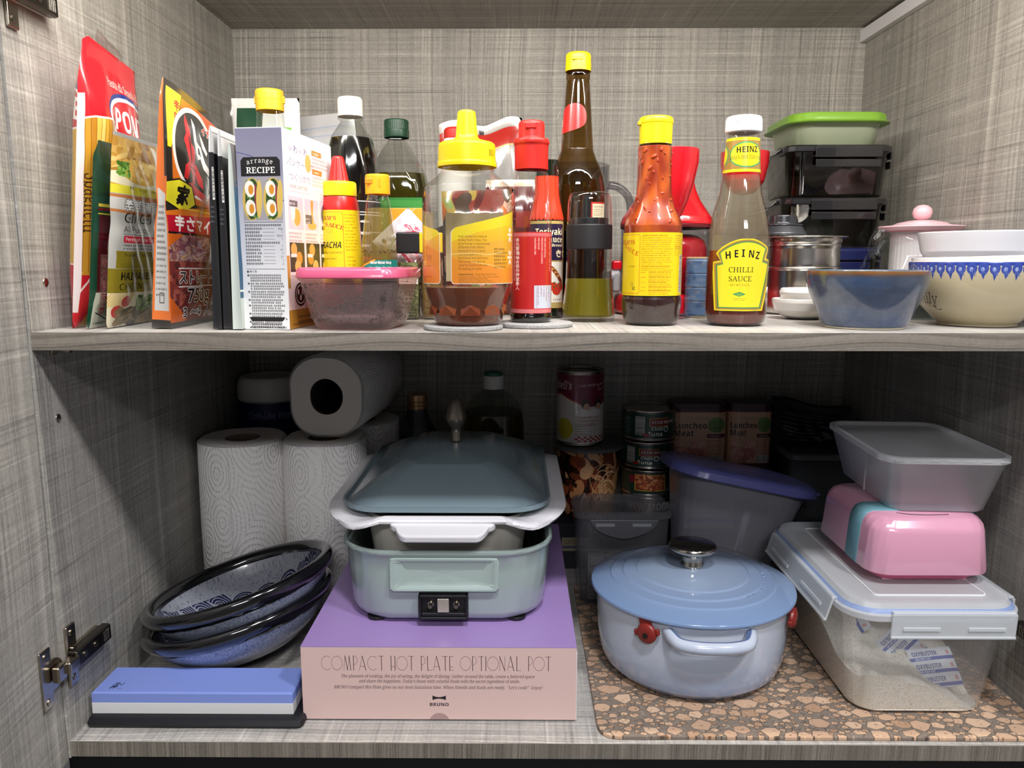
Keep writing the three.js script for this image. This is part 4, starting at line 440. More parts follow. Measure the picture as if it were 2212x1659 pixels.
// soy sauce in a swirled plastic bottle
{ const swirl = (a, h) => 1 + 0.022 * ss(h, 150, 175) * ss(222 - h, 0, 30) * Math.sin(9 * a + h * 0.05), g = thing('soy_sauce_bottle', 'swirled clear plastic bottle of black soy sauce with a white cap', 'soy sauce bottle', [-0.1995, 0, -0.2440]);
  part(g, 'bottle_plastic', lathe([[0, 0.5], [31, 0.5], [33, 4], [33.2, 130], [32.8, 146], [32, 166.7], [30.2, 188], [24.6, 209.8], [17, 220], [12.4, 227], [12.2, 229.5], [15, 230.5], [15, 233.6], [13, 235]], { seg: 120, wave: swirl, ease: 0.4 }), clearPlastic);
  part(g, 'soy_sauce', lathe([[0, 1.4], [30.5, 1.4], [32.3, 5], [32.5, 130], [32, 146], [31.2, 166.7], [29.3, 188], [24, 209], [0, 209.4]], { seg: 120, wave: swirl, ease: 0.3 }), phy(0x0a0605, 0.12, { clearcoat: 1, clearcoatRoughness: 0.08 }), null, 'black soy sauce');
  part(g, 'cap', lathe([[14.9, 234], [14.5, 236], [14.6, 252.6], [13.4, 255.6], [0, 256.2]], { ease: 0.8 }), std(0xeeeae0, 0.35), null, 'white cap');
  const lab = print(600, 800, (x, w, h) => { B(x, '#121110', 0, 0, w, h); for (const y of [10, 90, 110, 240]) L(x, '#cfcac2', 6, 0, y, w, y); for (let i = 0; i < 5; i++) E(x, '#b9b4ac', 380, 160 + i * 90, 40, 10); B(x, '#a9272a', 0, 420, w, 40); }, 0.3, { glossy: 0.5 }); patch([[33.4, 12], [33.4, 136]], 3.0, 0.2, lab, g, 'label'); }
// olive oil, square bottle
{ const g = thing('olive_oil_bottle', 'square clear olive oil bottle with a dark green ribbed cap, oil below the shoulder', 'oil bottle', [-0.1600, 0, -0.3420]); const R = (h, r, k) => [h / 1000, r / 500, r / 500, (r / 1000) * k];
  const ol = [[0.5, 38, 0.4], [4, 41.5, 0.45], [140, 41.5, 0.45], [161, 40.5, 0.5], [178.6, 37, 0.6], [198.7, 26.6, 0.8], [217, 15, 1], [222, 13.2, 1], [226, 13, 1]];
  part(g, 'bottle_plastic', loft(ol.map((q) => R(...q)), { cap1: false, crease: 1.2 }), clearPlastic); part(g, 'olive_oil', loft([[1.2, 37.4, 0.4], [4.4, 40.8, 0.45], [140, 40.8, 0.45], [161, 39.8, 0.5], [177, 36.6, 0.6]].map((q) => R(...q)), { crease: 1.2 }), liquid('#a39a2a', 0.06, 1.4), null, 'olive green oil');
  part(g, 'cap', lathe([[15.9, 224], [16.6, 225], [16.6, 233.6], [15.8, 234.6], [15.8, 245.4], [14.6, 247], [0, 247.4]], { seg: 160, ease: 0.5, wave: (a, h, r) => (h > 234 ? 1 + 0.012 * Math.sin(a * 40) : 1) }), std(0x123a26, 0.35), null, 'dark green cap');
  const lab = print(600, 800, (x, w, h) => { B(x, '#2b7a34', 0, 0, w, h); for (let i = 0; i < 5; i++) L(x, '#3f8f3c', 8, 0, 20 + i * 9, w, 30 + i * 12); B(x, '#d9a02c', 260, 90, w, h); L(x, '#e0c468', 6, 260, 90, w, 90); E(x, '#7a7a1c', 420, 270, 84, 100, 0.2); E(x, '#a8a534', 396, 240, 40, 52, 0.2); L(x, '#c9b98a', 10, 440, 176, 470, 130, 530, 90); G(x, '#1f4030', 260, 470, 420, 480, 260, 560); }, 0.35); part(g, 'label', box(0.074, 0.118, 0.0006, 0, 0.086, 0.0420), lab); }
// glass bottle with the yellow cap behind the box
{ const g = thing('yellow_cap_bottle', 'clear glass bottle with a yellow hinged cap behind the pancake box', 'bottle', [-0.2873, 0, -0.2200]); part(g, 'bottle_glass', lathe([[0, 0.5], [24, 0.5], [25, 4], [25, 150], [17.5, 205], [15.6, 222], [15.2, 235]]), clear); part(g, 'contents', lathe([[0, 1.5], [23.5, 1.5], [24.2, 5], [24.2, 120], [0, 120]]), phy(0xb07a18, 0.2)); part(g, 'cap', lathe([[15.5, 236], [15.8, 237], [15.8, 247.6], [16.1, 248.4], [16.1, 257.6], [14.8, 259.4], [0, 259.8]], { ease: 0.6 }), std(0xe2b92c, 0.36), null, 'yellow hinged cap'); for (const s of [-1, 1]) part(g, 'cap_hinge', rbox(0.002, 0.008, 0.004, 0.0008, s * 0.0166, 0.2485, 0), std(0xe2b92c, 0.36)); }
// dark bottle with the orange shrink seal
{ const g = thing('teriyaki_bottle', 'dark bottle with an orange crinkled seal and purple label half behind the sesame oil', 'sauce bottle', [0.0322, 0, -0.1960]); part(g, 'bottle_glass', lathe([[0, 0.5], [17.6, 0.5], [18.9, 3], [18.9, 112], [17, 122], [13.6, 140], [13, 170], [13, 178], [0, 178]]), phy(0x0f1410, 0.08, { clearcoat: 1 }));
  part(g, 'shrink_seal', lathe([[19.1, 111], [19.2, 114], [17.4, 122], [14, 140], [13.4, 160]], { seg: 120, wave: (a, h) => 1 + 0.02 * Math.sin(a * 22 + h * 0.2), ease: 0 }), phy(0xc8381c, 0.25, { clearcoat: 1 }));
  const lab = print(640, 1200, (x, w, h) => { B(x, '#b09a5c', 0, 0, w, h); B(x, '#251838', 0, 40, w - 60, 500); ['Teriyaki', 'Sauce', 'Naturally Brewed'].forEach((s, i) => T(x, ['Teriyaki', 'Sauce', 'Brewed'][i], w - 78, [190, 290, 350][i], [120, 110, 54][i], '#efe2b8', { st: 'bold', f: i ? 'serif' : 'sans-serif', a: 'right', sx: 0.8 })); K(x, 'きさ', w - 200, 390, 110, '#efe2b8', { w: 0.14 }); B(x, '#e4dfd2', 0, 560, w - 60, 560); const r = rnd(4); for (let i = 0; i < 7; i++) E(x, i % 2 ? '#c98a4a' : '#6e2f1c', w - 200 + i * 14, 690 + i * 20, 96 - i * 6, 28, 0.9); for (const [a, b] of [[470, 960], [530, 900], [420, 900]]) E(x, '#c2341e', a, b, 62, 60); for (let i = 0; i < 9; i++) E(x, '#3f5a24', 420 + r() * 150, 830 + r() * 80, 16, 9, r() * 3); small(x, w - 220, 1090, 150, 1, 30, '#6a5a3a', 4); }, 0.35, { glossy: 0.4 }); patch([[19.1, 12], [19.1, 110]], 3.2, -0.1, lab, g, 'label'); }
// spice jars
[['herb_jar', 'spice jar of dried mixed herbs with a flat black lid', -0.1225, -0.1700, '#5d5a34', 1], ['spice_jar', 'spice jar of brown powder with a black and yellow lid beside the honey jar', -0.0975, -0.1720, '#8a6a30', 0]].forEach(([n, l, x, z, c, herb]) => { const g = thing(n, l, 'spice jar', [x, 0, z], 0); part(g, 'jar_glass', loft([[0.0005, 0.021, 0.021, 0.006], [0.002, 0.0236, 0.0236, 0.006], [0.066, 0.0236, 0.0236, 0.006], [0.072, 0.020, 0.020, 0.008]], { cap1: false, crease: 1 }), clear);
  const rr = rnd(herb ? 5 : 6), sp = print(128, 256, (q, w, h) => { B(q, c, 0, 0, w, h); for (let i = 0; i < 700; i++) B(q, herb ? ['#8d8a58', '#3f4022', '#b3ae80', '#5c6a34'][i % 4] : ['#a5803c', '#6d4f20', '#94713a'][i % 3], rr() * w, rr() * h, 3 + rr() * 6, 2 + rr() * 3); }, 0.8); part(g, 'contents', loft([[0.003, 0.0205, 0.0205, 0.005], [0.064, 0.0225, 0.0225, 0.005]]), sp);
  part(g, 'lid', rbox(0.026, 0.023, 0.026, 0.002, 0, 0.0852, 0), herb ? std(0x171718, 0.35) : std(0x1a1a1a, 0.35)); if (!herb) part(g, 'lid_band', rbox(0.0264, 0.022, 0.006, 0.001, 0, 0.0852, 0.0105), std(0xd9b012, 0.4)); else part(g, 'label', box(0.021, 0.018, 0.0005, 0, 0.049, 0.0121), print(360, 300, (q, w, h) => { B(q, '#e9e6dc', 0, 0, w, h); T(q, 'Dried mixed herbs.', w / 2, 70, 44, '#222', { f: 'serif', st: 'bold', a: 'center', sx: 0.86 }); small(q, 40, 130, 280, 4, 30, '#555', 3); }, 0.5)); });
// ---------------------------------------------------------------- upper shelf: bags, gadgets, boxes, bowls
// green dry food bag, zip bag and noodle bag leaning at the back
{ const a = print(560, 640, (x, w, h) => { B(x, '#e3e4df', 0, 0, w, h); B(x, '#eeeeea', 0, 0, 46, h); B(x, '#1f4a34', 46, 30, 220, 330); E(x, '#6fb02c', 156, 190, 100, 66); E(x, '#8cc63a', 156, 190, 90, 56); T(x, 'Quinoa', 156, 168, 34, '#1f4a18', { a: 'center', st: 'bold' }); T(x, 'Disney', 156, 222, 56, '#f2f5e8', { a: 'center', st: 'italic', f: 'serif' }); B(x, '#6fae3c', 390, 90, 110, 56); small(x, 400, 126, 90, 1, 26, '#e8f2da', 3); x.strokeStyle = '#8c8f8a'; x.lineWidth = 7; x.beginPath(); x.arc(350, 200, 30, 0, 7); x.arc(470, 260, 30, 0, 7); x.stroke(); }, 0.3, { glossy: 0.8 });
  const g = thing('green_label_bag', 'white bag with a dark green corner leaning on the back wall', 'food bag', [-0.350, 0.001, -0.405]); part(g, 'bag', pouch(0.094, 0.286, 0.03, { seed: 31, crumple: 0.002 }), a); part(g, 'clear_edge', pouch(0.020, 0.10, 0.0015, { nx: 6, ny: 12, seed: 4 }).translate(-0.053, 0.178, 0), glass(0xf0f0f0, 0.1)); }
{ const a = print(900, 800, (x, w, h) => { x.fillStyle = 'rgba(214,216,220,.62)'; x.fillRect(0, 0, w, h); for (const y of [60, 96, 150]) L(x, 'rgba(160,168,190,.8)', 6, 0, y, w, y - 8); K(x, '合わせ目から押さえてください。', 40, 104, 30, '#55585e', { w: 0.1 }); }, 0.25, { clear: true, glossy: 0.7 });
  const g = thing('zip_bag', 'translucent zip bag with a dotted line of print standing behind the soy sauce', 'bag', [-0.279, 0.001, -0.455]); g.rotation.z = 0.10; part(g, 'bag', pouch(0.135, 0.272, 0.022, { seed: 37, crumple: 0.003 }), a); }
{ const a = print(900, 900, (x, w, h) => { B(x, '#979694', 0, 0, w, h); B(x, '#a3241c', 0, 46, w, 80); L(x, '#d9a84a', 6, 0, 130, w, 130); B(x, '#a5a29a', 0, 0, w, 40); G(x, '#b52a18', 560, 420, 900, 400, 900, 760, 590, 760); K(x, '元味家', 640, 440, 110, '#e4a436', { v: 1, w: 0.14 }); small(x, 480, 330, 120, 1, 30, '#8a8c92', 3); B(x, '#2b2e30', 430, 12, 52, 34); }, 0.18, { glossy: 1 });
  const g = thing('red_band_bag', 'crinkled shiny food bag with a red band behind the honey cap', 'food bag', [-0.0365, 0.001, -0.370]); g.rotation.z = 0.06; part(g, 'bag', pouch(0.112, 0.252, 0.03, { seed: 41, crumple: 0.0045, top: (u) => 0.985 + 0.02 * Math.sin(u * 9) }), a); }
{ const a = print(500, 400, (x, w, h) => { B(x, '#a9a2a6', 0, 0, w, h); const r = rnd(5); for (let i = 0; i < 40; i++) E(x, ['#c9546a', '#e8c4cc', '#a83a4c', '#d9909c'][i % 4], 120 + r() * 350, 120 + r() * 200, 30 + r() * 50, 10 + r() * 20, r() * 3); G(x, '#b9b9b4', 0, 0, 300, 0, 120, 160, 0, 160); E(x, '#3a3a3a', 90, 60, 20, 20); L(x, '#6fa05a', 8, 0, 140, 200, 100); B(x, '#8a3a2c', 0, 330, w, 80); }, 0.22, { glossy: 1 });
  const b = print(500, 400, (x, w, h) => { B(x, '#33231e', 0, 0, w, h); const r = rnd(6); for (let i = 0; i < 60; i++) E(x, ['#6a2a20', '#c9b49c', '#1d1512', '#8a5a3a', '#b53a28'][i % 5], r() * w, r() * h, 10 + r() * 60, 6 + r() * 18, r() * 3); }, 0.2, { glossy: 1 });
  const c = print(500, 400, (x, w, h) => { B(x, '#6e2a22', 0, 0, w, h); const r = rnd(7); for (let i = 0; i < 70; i++) E(x, ['#b5622c', '#8f7a34', '#4a1a18', '#a54a40', '#3a2a20', '#6a6a30', '#c9a08a'][i % 7], r() * w, r() * h, 20 + r() * 60, 8 + r() * 26, r() * 3); E(x, '#6f7f44', 50, 40, 34, 14, 0.4); }, 0.2, { glossy: 1 });
  const g1 = thing('snack_packet', 'white and pink snack packet tipped in front of the olive oil', 'snack packet', [-0.108, 0.062, -0.215], 0.15); g1.rotation.z = 0.75; part(g1, 'packet', pouch(0.058, 0.062, 0.014, { seed: 51, crumple: 0.003, nx: 18, ny: 18 }), a);
  const g2 = thing('snack_packet', 'dark brown snack packet lying below the pink and white one', 'snack packet', [-0.095, 0.028, -0.262], 0.1); g2.rotation.z = 0.35; part(g2, 'packet', pouch(0.085, 0.075, 0.02, { seed: 52, crumple: 0.003, nx: 18, ny: 18 }), b);
  const g3 = thing('snack_packet', 'red and orange snack packet seen through the honey jar', 'snack packet', [-0.044, 0.001, -0.240], 0.0); g3.rotation.z = 0.03; part(g3, 'packet', pouch(0.088, 0.148, 0.03, { seed: 53, crumple: 0.003, nx: 18, ny: 18 }), c);
  const g4 = thing('snack_packet', 'maroon snack packet showing its top beside the red sesame cap', 'snack packet', [-0.004, 0.001, -0.300], -0.1); part(g4, 'packet', pouch(0.075, 0.166, 0.024, { seed: 54, crumple: 0.003, nx: 18, ny: 18 }), print(400, 500, (x, w, h) => { B(x, '#5e1a20', 0, 0, w, h); B(x, '#c9b7a0', 0, 0, w, 26); B(x, '#8e2a22', 0, 120, w, 60); }, 0.2, { glossy: 1 })); }
{ const g = thing('red_lid_jar', 'jar with a ribbed red lid and white collar behind the honey spout', 'jar', [-0.0815, 0.0, -0.305]); part(g, 'jar', lathe([[0, 0.5], [21, 0.5], [22, 3], [22, 190], [12, 206]]), frost(0xd8d6d0, 0.8)); part(g, 'collar', lathe([[12.5, 206], [13, 207], [13, 217], [12, 218]]), std(0xe8e6e4, 0.4)); part(g, 'lid', lathe([[12.6, 217.5], [13, 218.5], [13, 228], [11, 231], [0, 231.4]], { seg: 120, wave: (a, h) => (h < 229 ? 1 + 0.012 * Math.sin(a * 40) : 1) }), std(0xb3261c, 0.35)); }
// pink-lidded tub of dried herbs
{ const a = 0.12, W = 0.104, D = 0.108, g = thing('herb_tub', 'clear square tub with a pink lid holding dark dried herbs', 'food tub', [-0.1115 - W / 2 * Math.cos(a) + D / 2 * Math.sin(a), 0.0006, -0.0025 - W / 2 * Math.sin(a) - D / 2 * Math.cos(a)], -a), bodyM = phy(0xf4deda, 0.26, { transmission: 0.88, thickness: 0, side: THREE.DoubleSide, ior: 1.35 });
  part(g, 'tub', loft([[0, 0.070, 0.074, 0.016], [0.002, 0.076, 0.080, 0.018], [0.012, 0.084, 0.088, 0.020], [0.040, 0.0955, 0.0995, 0.020], [0.0465, 0.098, 0.102, 0.020], [0.047, 0.102, 0.106, 0.021], [0.049, 0.102, 0.106, 0.021]], { cap1: false, crease: 0.9 }), bodyM);
  part(g, 'lid', loft([[0.0485, W - 0.001, D - 0.001, 0.021], [0.0495, W + 0.001, D + 0.001, 0.022], [0.0565, W - 0.001, D - 0.001, 0.021], [0.0588, W - 0.006, D - 0.006, 0.019], [0.0582, W - 0.014, D - 0.014, 0.017]], { crease: 0.9 }), phy(0xd95f86, 0.28, { clearcoat: 0.5, transmission: 0.25, thickness: 0 }), null, 'pink lid');
  const r = rnd(61), list = []; for (let i = 0; i < 520; i++) { const u = (r() - 0.5) * 0.078, v = (r() - 0.5) * 0.080, top = 0.019 + 0.012 * Math.sin(u * 60 + 1) * Math.cos(v * 50), y = 0.006 + r() * top, q = new THREE.BoxGeometry(0.0012 + r() * 0.006, 0.0009, 0.0009 + r() * 0.0018).rotateZ((r() - 0.5) * 1.6).rotateY(r() * 6.3).translate(u * (0.78 + y * 7), y, v * (0.78 + y * 7)); list.push(q); }
  for (let i = 0; i < 420; i++) { const s = r() < 0.6 ? 1 : 0, y = 0.008 + r() * 0.036, half = lerp(0.041, 0.0475, y / 0.047); list.push(new THREE.BoxGeometry(0.0006 + r() * 0.0012, 0.0006 + r() * 0.001, 0.0004).rotateZ(r() * 3).translate((r() - 0.5) * 2 * half * 0.85, y, half + 0.0008).rotateY(s ? 0 : PI / 2 * (1 + Math.floor(r() * 3)))); }
  const h = part(g, 'dried_herbs', merge(list), std(0x3a3430, 0.8)); h.userData.kind = 'stuff'; part(g, 'herb_bed', loft([[0.006, 0.060, 0.062, 0.014], [0.012, 0.070, 0.072, 0.018], [0.017, 0.05, 0.052, 0.016]]), std(0x7d7478, 0.9)); }
// glass mug behind the tall bottle
{ const g = thing('glass_mug', 'smoky clear glass mug with a looped handle behind the tall bottle', 'mug', [0.0815, 0, -0.3600]), m = glass(0xc9c8cc, 0.04); part(g, 'body', lathe([[0, 0.5], [36, 0.5], [39.5, 4], [40, 100], [39.8, 188], [40.4, 191], [39, 192]]), m); part(g, 'handle', tube([[0.039, 0.166, 0], [0.052, 0.163, 0], [0.066, 0.150, 0], [0.070, 0.125, 0], [0.066, 0.080, 0], [0.054, 0.052, 0], [0.039, 0.044, 0]], 0.0055, 60, 16), m); }
// red chopper and two red goblets
{ const red = phy(0xc4121e, 0.22, { clearcoat: 0.8, clearcoatRoughness: 0.1 }), g = thing('food_chopper', 'red domed food chopper with a clear bowl behind the yellow label bottle', 'food chopper', [0.1833, 0, -0.2700]);
  part(g, 'base', lathe([[0, 0.5], [60, 0.5], [63, 4], [63, 20], [60.5, 25], [56, 26], [0, 26]], { ease: 2 }), red); part(g, 'bowl', lathe([[54, 26], [55.5, 30], [55.5, 104], [54.5, 105]]), glass(0xd8d8dc, 0.04)); part(g, 'inner_basket', lathe([[0, 27], [48, 27], [50, 34], [50, 80], [46, 92], [36, 97], [0, 98]], { ease: 3 }), red); part(g, 'dark_ring', lathe([[55.8, 104.5], [56.6, 105], [56.6, 108.5], [55.6, 109]]), std(0x5a1218, 0.3));
  part(g, 'dome', lathe([[56.6, 109], [57, 111], [54.5, 118], [48, 127], [40.5, 138], [34.5, 151], [31, 165], [29.2, 180], [28.6, 189], [26, 190.4], [0, 190.6]], { ease: 0.8 }), red);
  part(g, 'latch', merge([rbox(0.010, 0.026, 0.014, 0.004, -0.0625, 0.040, 0.014), cyl(0.007, 0.007, 0.010, 24, 0, 0, 0).rotateZ(PI / 2).translate(-0.0645, 0.047, 0.014)]), std(0x9a9a9e, 0.4), null, 'grey latch'); part(g, 'latch_tab', rbox(0.012, 0.012, 0.012, 0.003, -0.062, 0.060, 0.012), red);
  const gob = (l, x, z, s, hh, lo = 0) => { const q = thing('red_goblet', l, 'goblet', [x, 0, z], 0, 'red goblets'); part(q, 'cup', lathe([[4, lerp(118, 150, lo) * hh], [13.4 * s, lerp(125, 152, lo) * hh], [19 * s, lerp(139, 156, lo) * hh], [26.7 * s, lerp(163, 167, lo) * hh], [31.6 * s, 188 * hh], [32.1 * s, 204 * hh], [30.8 * s, 204 * hh], [30 * s, 188 * hh], [24 * s, 168 * hh], [12 * s, lerp(132, 158, lo) * hh], [0, lerp(128, 156, lo) * hh]], { ease: 0.4 }), red); part(q, 'stem', lathe([[0, 0.5], [26, 0.5], [27, 3], [8, 9], [3.6, 20], [3.6, lerp(119, 153, lo) * hh]], { ease: 1 }), glass(0xe6e6ea, 0.04)); };
  gob('red plastic goblet standing between the two yellow label sauce bottles', 0.1712, -0.1840, 0.93, 0.92); gob('red plastic goblet hidden behind the white cap sauce bottle', 0.2930, -0.3300, 0.96, 1.0, 1); }
// ribbed blue cup
{ const g = thing('ribbed_cup', 'small ribbed blue grey stoneware cup beside the white cap bottle', 'cup', [0.2155, 0, -0.2000]), glz = print(256, 256, (x, w, h) => { B(x, '#4f6480', 0, 0, w, h); const r = rnd(5); for (let i = 0; i < 900; i++) E(x, ['rgba(30,50,90,.35)', 'rgba(140,140,140,.3)', 'rgba(110,90,70,.25)', 'rgba(60,90,140,.3)'][i % 4], r() * w, r() * h, 3 + r() * 9, 1.5 + r() * 3); }, 0.3);
  const pr = [[0, 1], [18, 1], [20.6, 2.5]]; for (let k = 0; k < 4; k++) { const y = 4 + k * 15.6; pr.push([21.4, y + 1], [20.6, y + 7], [21.2, y + 14.6], [20.4, y + 15.4]); } pr.push([20.4, 68.6], [19.4, 69.6], [18.2, 68.6], [18, 10], [0, 8]); part(g, 'cup', lathe(pr, { ease: 0.4 }), glz); part(g, 'rim', lathe([[20.6, 68.2], [19.5, 70], [18.2, 68.4]], { ease: 0 }), std(0x8f7a58, 0.4)); part(g, 'foot', lathe([[0, 0.2], [19.6, 0.2], [20.4, 2.4]], { ease: 0 }), std(0xb8a88a, 0.7)); }
// stack of clip-lid food boxes with a green-lidded box on top
{ const smoke = glass(0xb5b2ac, 0.04), clipBox = (name, label, x, y, z, w, d, h, lidM, bodyM, group) => { const g = thing(name, label, 'food box', [x, y, z], 0, group);
    part(g, 'body', tub([[0, w - 0.026, d - 0.022, 0.016], [0.003, w - 0.018, d - 0.014, 0.018], [h - 0.012, w - 0.010, d - 0.008, 0.020], [h - 0.008, w - 0.006, d - 0.004, 0.020]], 0.0018, { crease: 0.9 }), bodyM);
    part(g, 'lid', loft([[h - 0.009, w - 0.004, d - 0.003, 0.021], [h - 0.008, w, d, 0.022], [h - 0.002, w, d, 0.022], [h, w - 0.004, d - 0.004, 0.020], [h, w - 0.014, d - 0.014, 0.016], [h - 0.002, w - 0.018, d - 0.018, 0.014]], { crease: 0.7 }), lidM);
    const cw = w * 0.60, clip = (m, ww) => { const c = part(g, 'clip', merge([rbox(ww, 0.0135, 0.0028, 0.0012, 0, -0.0055, 0), rbox(ww * 0.98, 0.0035, 0.004, 0.0012, 0, 0.0012, -0.001), rbox(ww * 0.98, 0.010, 0.0022, 0.001, 0, -0.0195, 0)]), lidM); return c; };
    const f = clip(0, cw); f.position.set(0.008, h - 0.004, d / 2 + 0.0016); const b = clip(0, cw); b.position.set(0.008, h - 0.004, -d / 2 - 0.0016); b.rotation.y = PI; for (const s of [-1, 1]) { const c = clip(0, d * 0.62); c.position.set(s * (w / 2 + 0.0016), h - 0.004, 0); c.rotation.set(s < 0 ? 0 : 0, s * PI / 2, 0); c.rotateX(s < 0 ? -0.85 : 0); } return g; };
  const blk = phy(0x1a1a1c, 0.22, { clearcoat: 0.6 }), navy = phy(0x141c48, 0.25, { clearcoat: 0.6 });
  clipBox('navy_clip_box', 'clear food box with a navy blue clip lid at the bottom of the stack', 0.4215, 0.0005, -0.4060, 0.146, 0.112, 0.082, navy, smoke);
  clipBox('black_clip_box', 'clear food box with a black clip lid, lower of the two black ones', 0.4215, 0.0830, -0.4000, 0.1445, 0.118, 0.0650, blk, smoke, 'black clip boxes');
  clipBox('black_clip_box', 'clear food box with a black clip lid, upper one under the green lid', 0.4235, 0.1485, -0.4000, 0.1455, 0.118, 0.0670, blk, smoke, 'black clip boxes');
  const g = thing('green_lid_box', 'frosted food box with a bright green lid on top of the stack', 'food box', [0.4265, 0.2160, -0.4180]); const fr = phy(0xdfe6cf, 0.5, { transmission: 0.75, thickness: 0, side: THREE.DoubleSide });
  part(g, 'body', tub([[0, 0.104, 0.108, 0.022], [0.002, 0.110, 0.114, 0.024], [0.034, 0.119, 0.125, 0.026]], 0.0015, { crease: 0.9 }), fr);
  part(g, 'lid', loft([[0.0295, 0.139, 0.147, 0.034], [0.0305, 0.141, 0.149, 0.035], [0.033, 0.133, 0.141, 0.032], [0.040, 0.131, 0.139, 0.031], [0.042, 0.128, 0.136, 0.030]], { crease: 0.6 }), phy(0x86b83a, 0.32, { transmission: 0.35, thickness: 0, side: THREE.DoubleSide }), null, 'bright green lid'); }
// steel food carrier with a black box on it, white dishes in front
{ const steel = phy(0xc9c6bf, 0.2, { metalness: 1 }), g = thing('steel_carrier', 'two tier round stainless steel food container with a flat rimmed lid', 'food container', [0.3530, 0, -0.2750]);
  part(g, 'lower_bowl', lathe([[0, 0.5], [44, 0.5], [47.2, 3], [47.6, 12], [47.4, 48], [48.2, 54], [47.3, 55.5], [48.6, 57.5], [47, 58.5]], { ease: 0.6 }), steel); part(g, 'upper_bowl', lathe([[46, 58.6], [46.4, 62], [46, 80], [47.2, 84], [46.2, 85.5], [47.8, 88], [47.6, 92]], { ease: 0.6 }), steel); part(g, 'lid', lathe([[47.4, 92], [54.3, 93.6], [54.3, 95], [46, 95.4], [0, 95.6]], { ease: 0.4 }), steel);
  const b = thing('black_round_box', 'small black stepped lid box resting on the steel container', 'food box', [0.3270, 0.0958, -0.2720]); part(b, 'base', lathe([[0, 0.1], [29.8, 0.1], [30, 3], [23.4, 12.6]], { ease: 0.6 }), phy(0x2a2c30, 0.3, { clearcoat: 0.5 })); part(b, 'lid', lathe([[24.6, 12.4], [24.6, 14.4], [19, 15], [18, 16], [17.4, 24], [16, 25.4], [0, 25.6]], { ease: 0.6 }), phy(0x222428, 0.25, { clearcoat: 0.5 }));
  const w = phy(0xe9e6de, 0.22, { clearcoat: 0.6 }); [['small white porcelain dish, lower one of the nested pair', 0.3250, 0.0], ['small white porcelain dish, upper one of the nested pair', 0.3290, 0.0115]].forEach(([l, x, y], i) => { const d = thing('white_dish', l, 'dish', [x, y, -0.1780], 0, 'white dishes'); part(d, 'dish', lathe([[0, 1.2], [15.5, 0.4], [17, 1.2], [24, 3.8], [31.5, 10.5], [34.4, 19], [34.5 - i * 2, 23], [33.6 - i * 2, 23.6], [32.4 - i * 2, 22], [29.5, 12], [22, 6], [0, 4]].map(([r, h]) => [i ? r * 0.9 : r, h]), { ease: 0.4 }), w); }); }
// glass teapot with the pink lid
{ const g = thing('glass_teapot', 'round glass teapot with a white strainer and a pink ball lid', 'teapot', [0.4930, 0, -0.2600]), gl = glass(0xeef2f2, 0.02);
  part(g, 'body', lathe([[0, 0.5], [44, 0.5], [55, 6], [64, 20], [67.5, 38], [66, 56], [60, 72], [51, 84], [44.5, 90], [43.4, 94], [44.6, 101], [43.6, 102]], { ease: 0.6 }), gl); part(g, 'strainer', lathe([[0, 22], [30, 22], [33, 26], [33.5, 98], [36, 100]], { seg: 120, wave: (a, h) => 1 + (h < 96 ? 0.012 * Math.sign(Math.sin(a * 40)) : 0), ease: 0.5 }), phy(0xe8dfe0, 0.35, { transmission: 0.3, thickness: 0 }));
  const pk = phy(0xf0c4cc, 0.28, { transmission: 0.2, thickness: 0, clearcoat: 0.5 }); part(g, 'lid', lathe([[44.4, 101.6], [48.3, 105.4], [48.5, 107], [33, 108.6], [27, 111.5], [14, 114.2], [0, 115]], { ease: 0.6 }), pk, null, 'pink lid'); part(g, 'lid_ball', lathe([[0, 113.5], [4.5, 114.5], [9.6, 117.5], [11.4, 123], [10.2, 128.4], [6, 132], [0, 133.2]], { ease: 0 }), pk);
  part(g, 'spout', tube([[-0.058, 0.070, 0.010], [-0.062, 0.080, 0.012], [-0.061, 0.090, 0.013], [-0.055, 0.1005, 0.012]], 0.0062, 30, 16), gl); part(g, 'spout_lip', new THREE.TorusGeometry(0.0062, 0.0012, 10, 30).rotateX(PI / 2).translate(-0.0525, 0.1015, 0.012), gl); }
{ const g = thing('clear_tray', 'low clear plastic tray behind the blue and cream bowls', 'tray', [0.4550, 0.0004, -0.1905]); part(g, 'tray', tub([[0, 0.084, 0.058, 0.006], [0.024, 0.090, 0.064, 0.008]], 0.0016, { crease: 0.8 }), glass(0xe8ecec, 0.05)); }
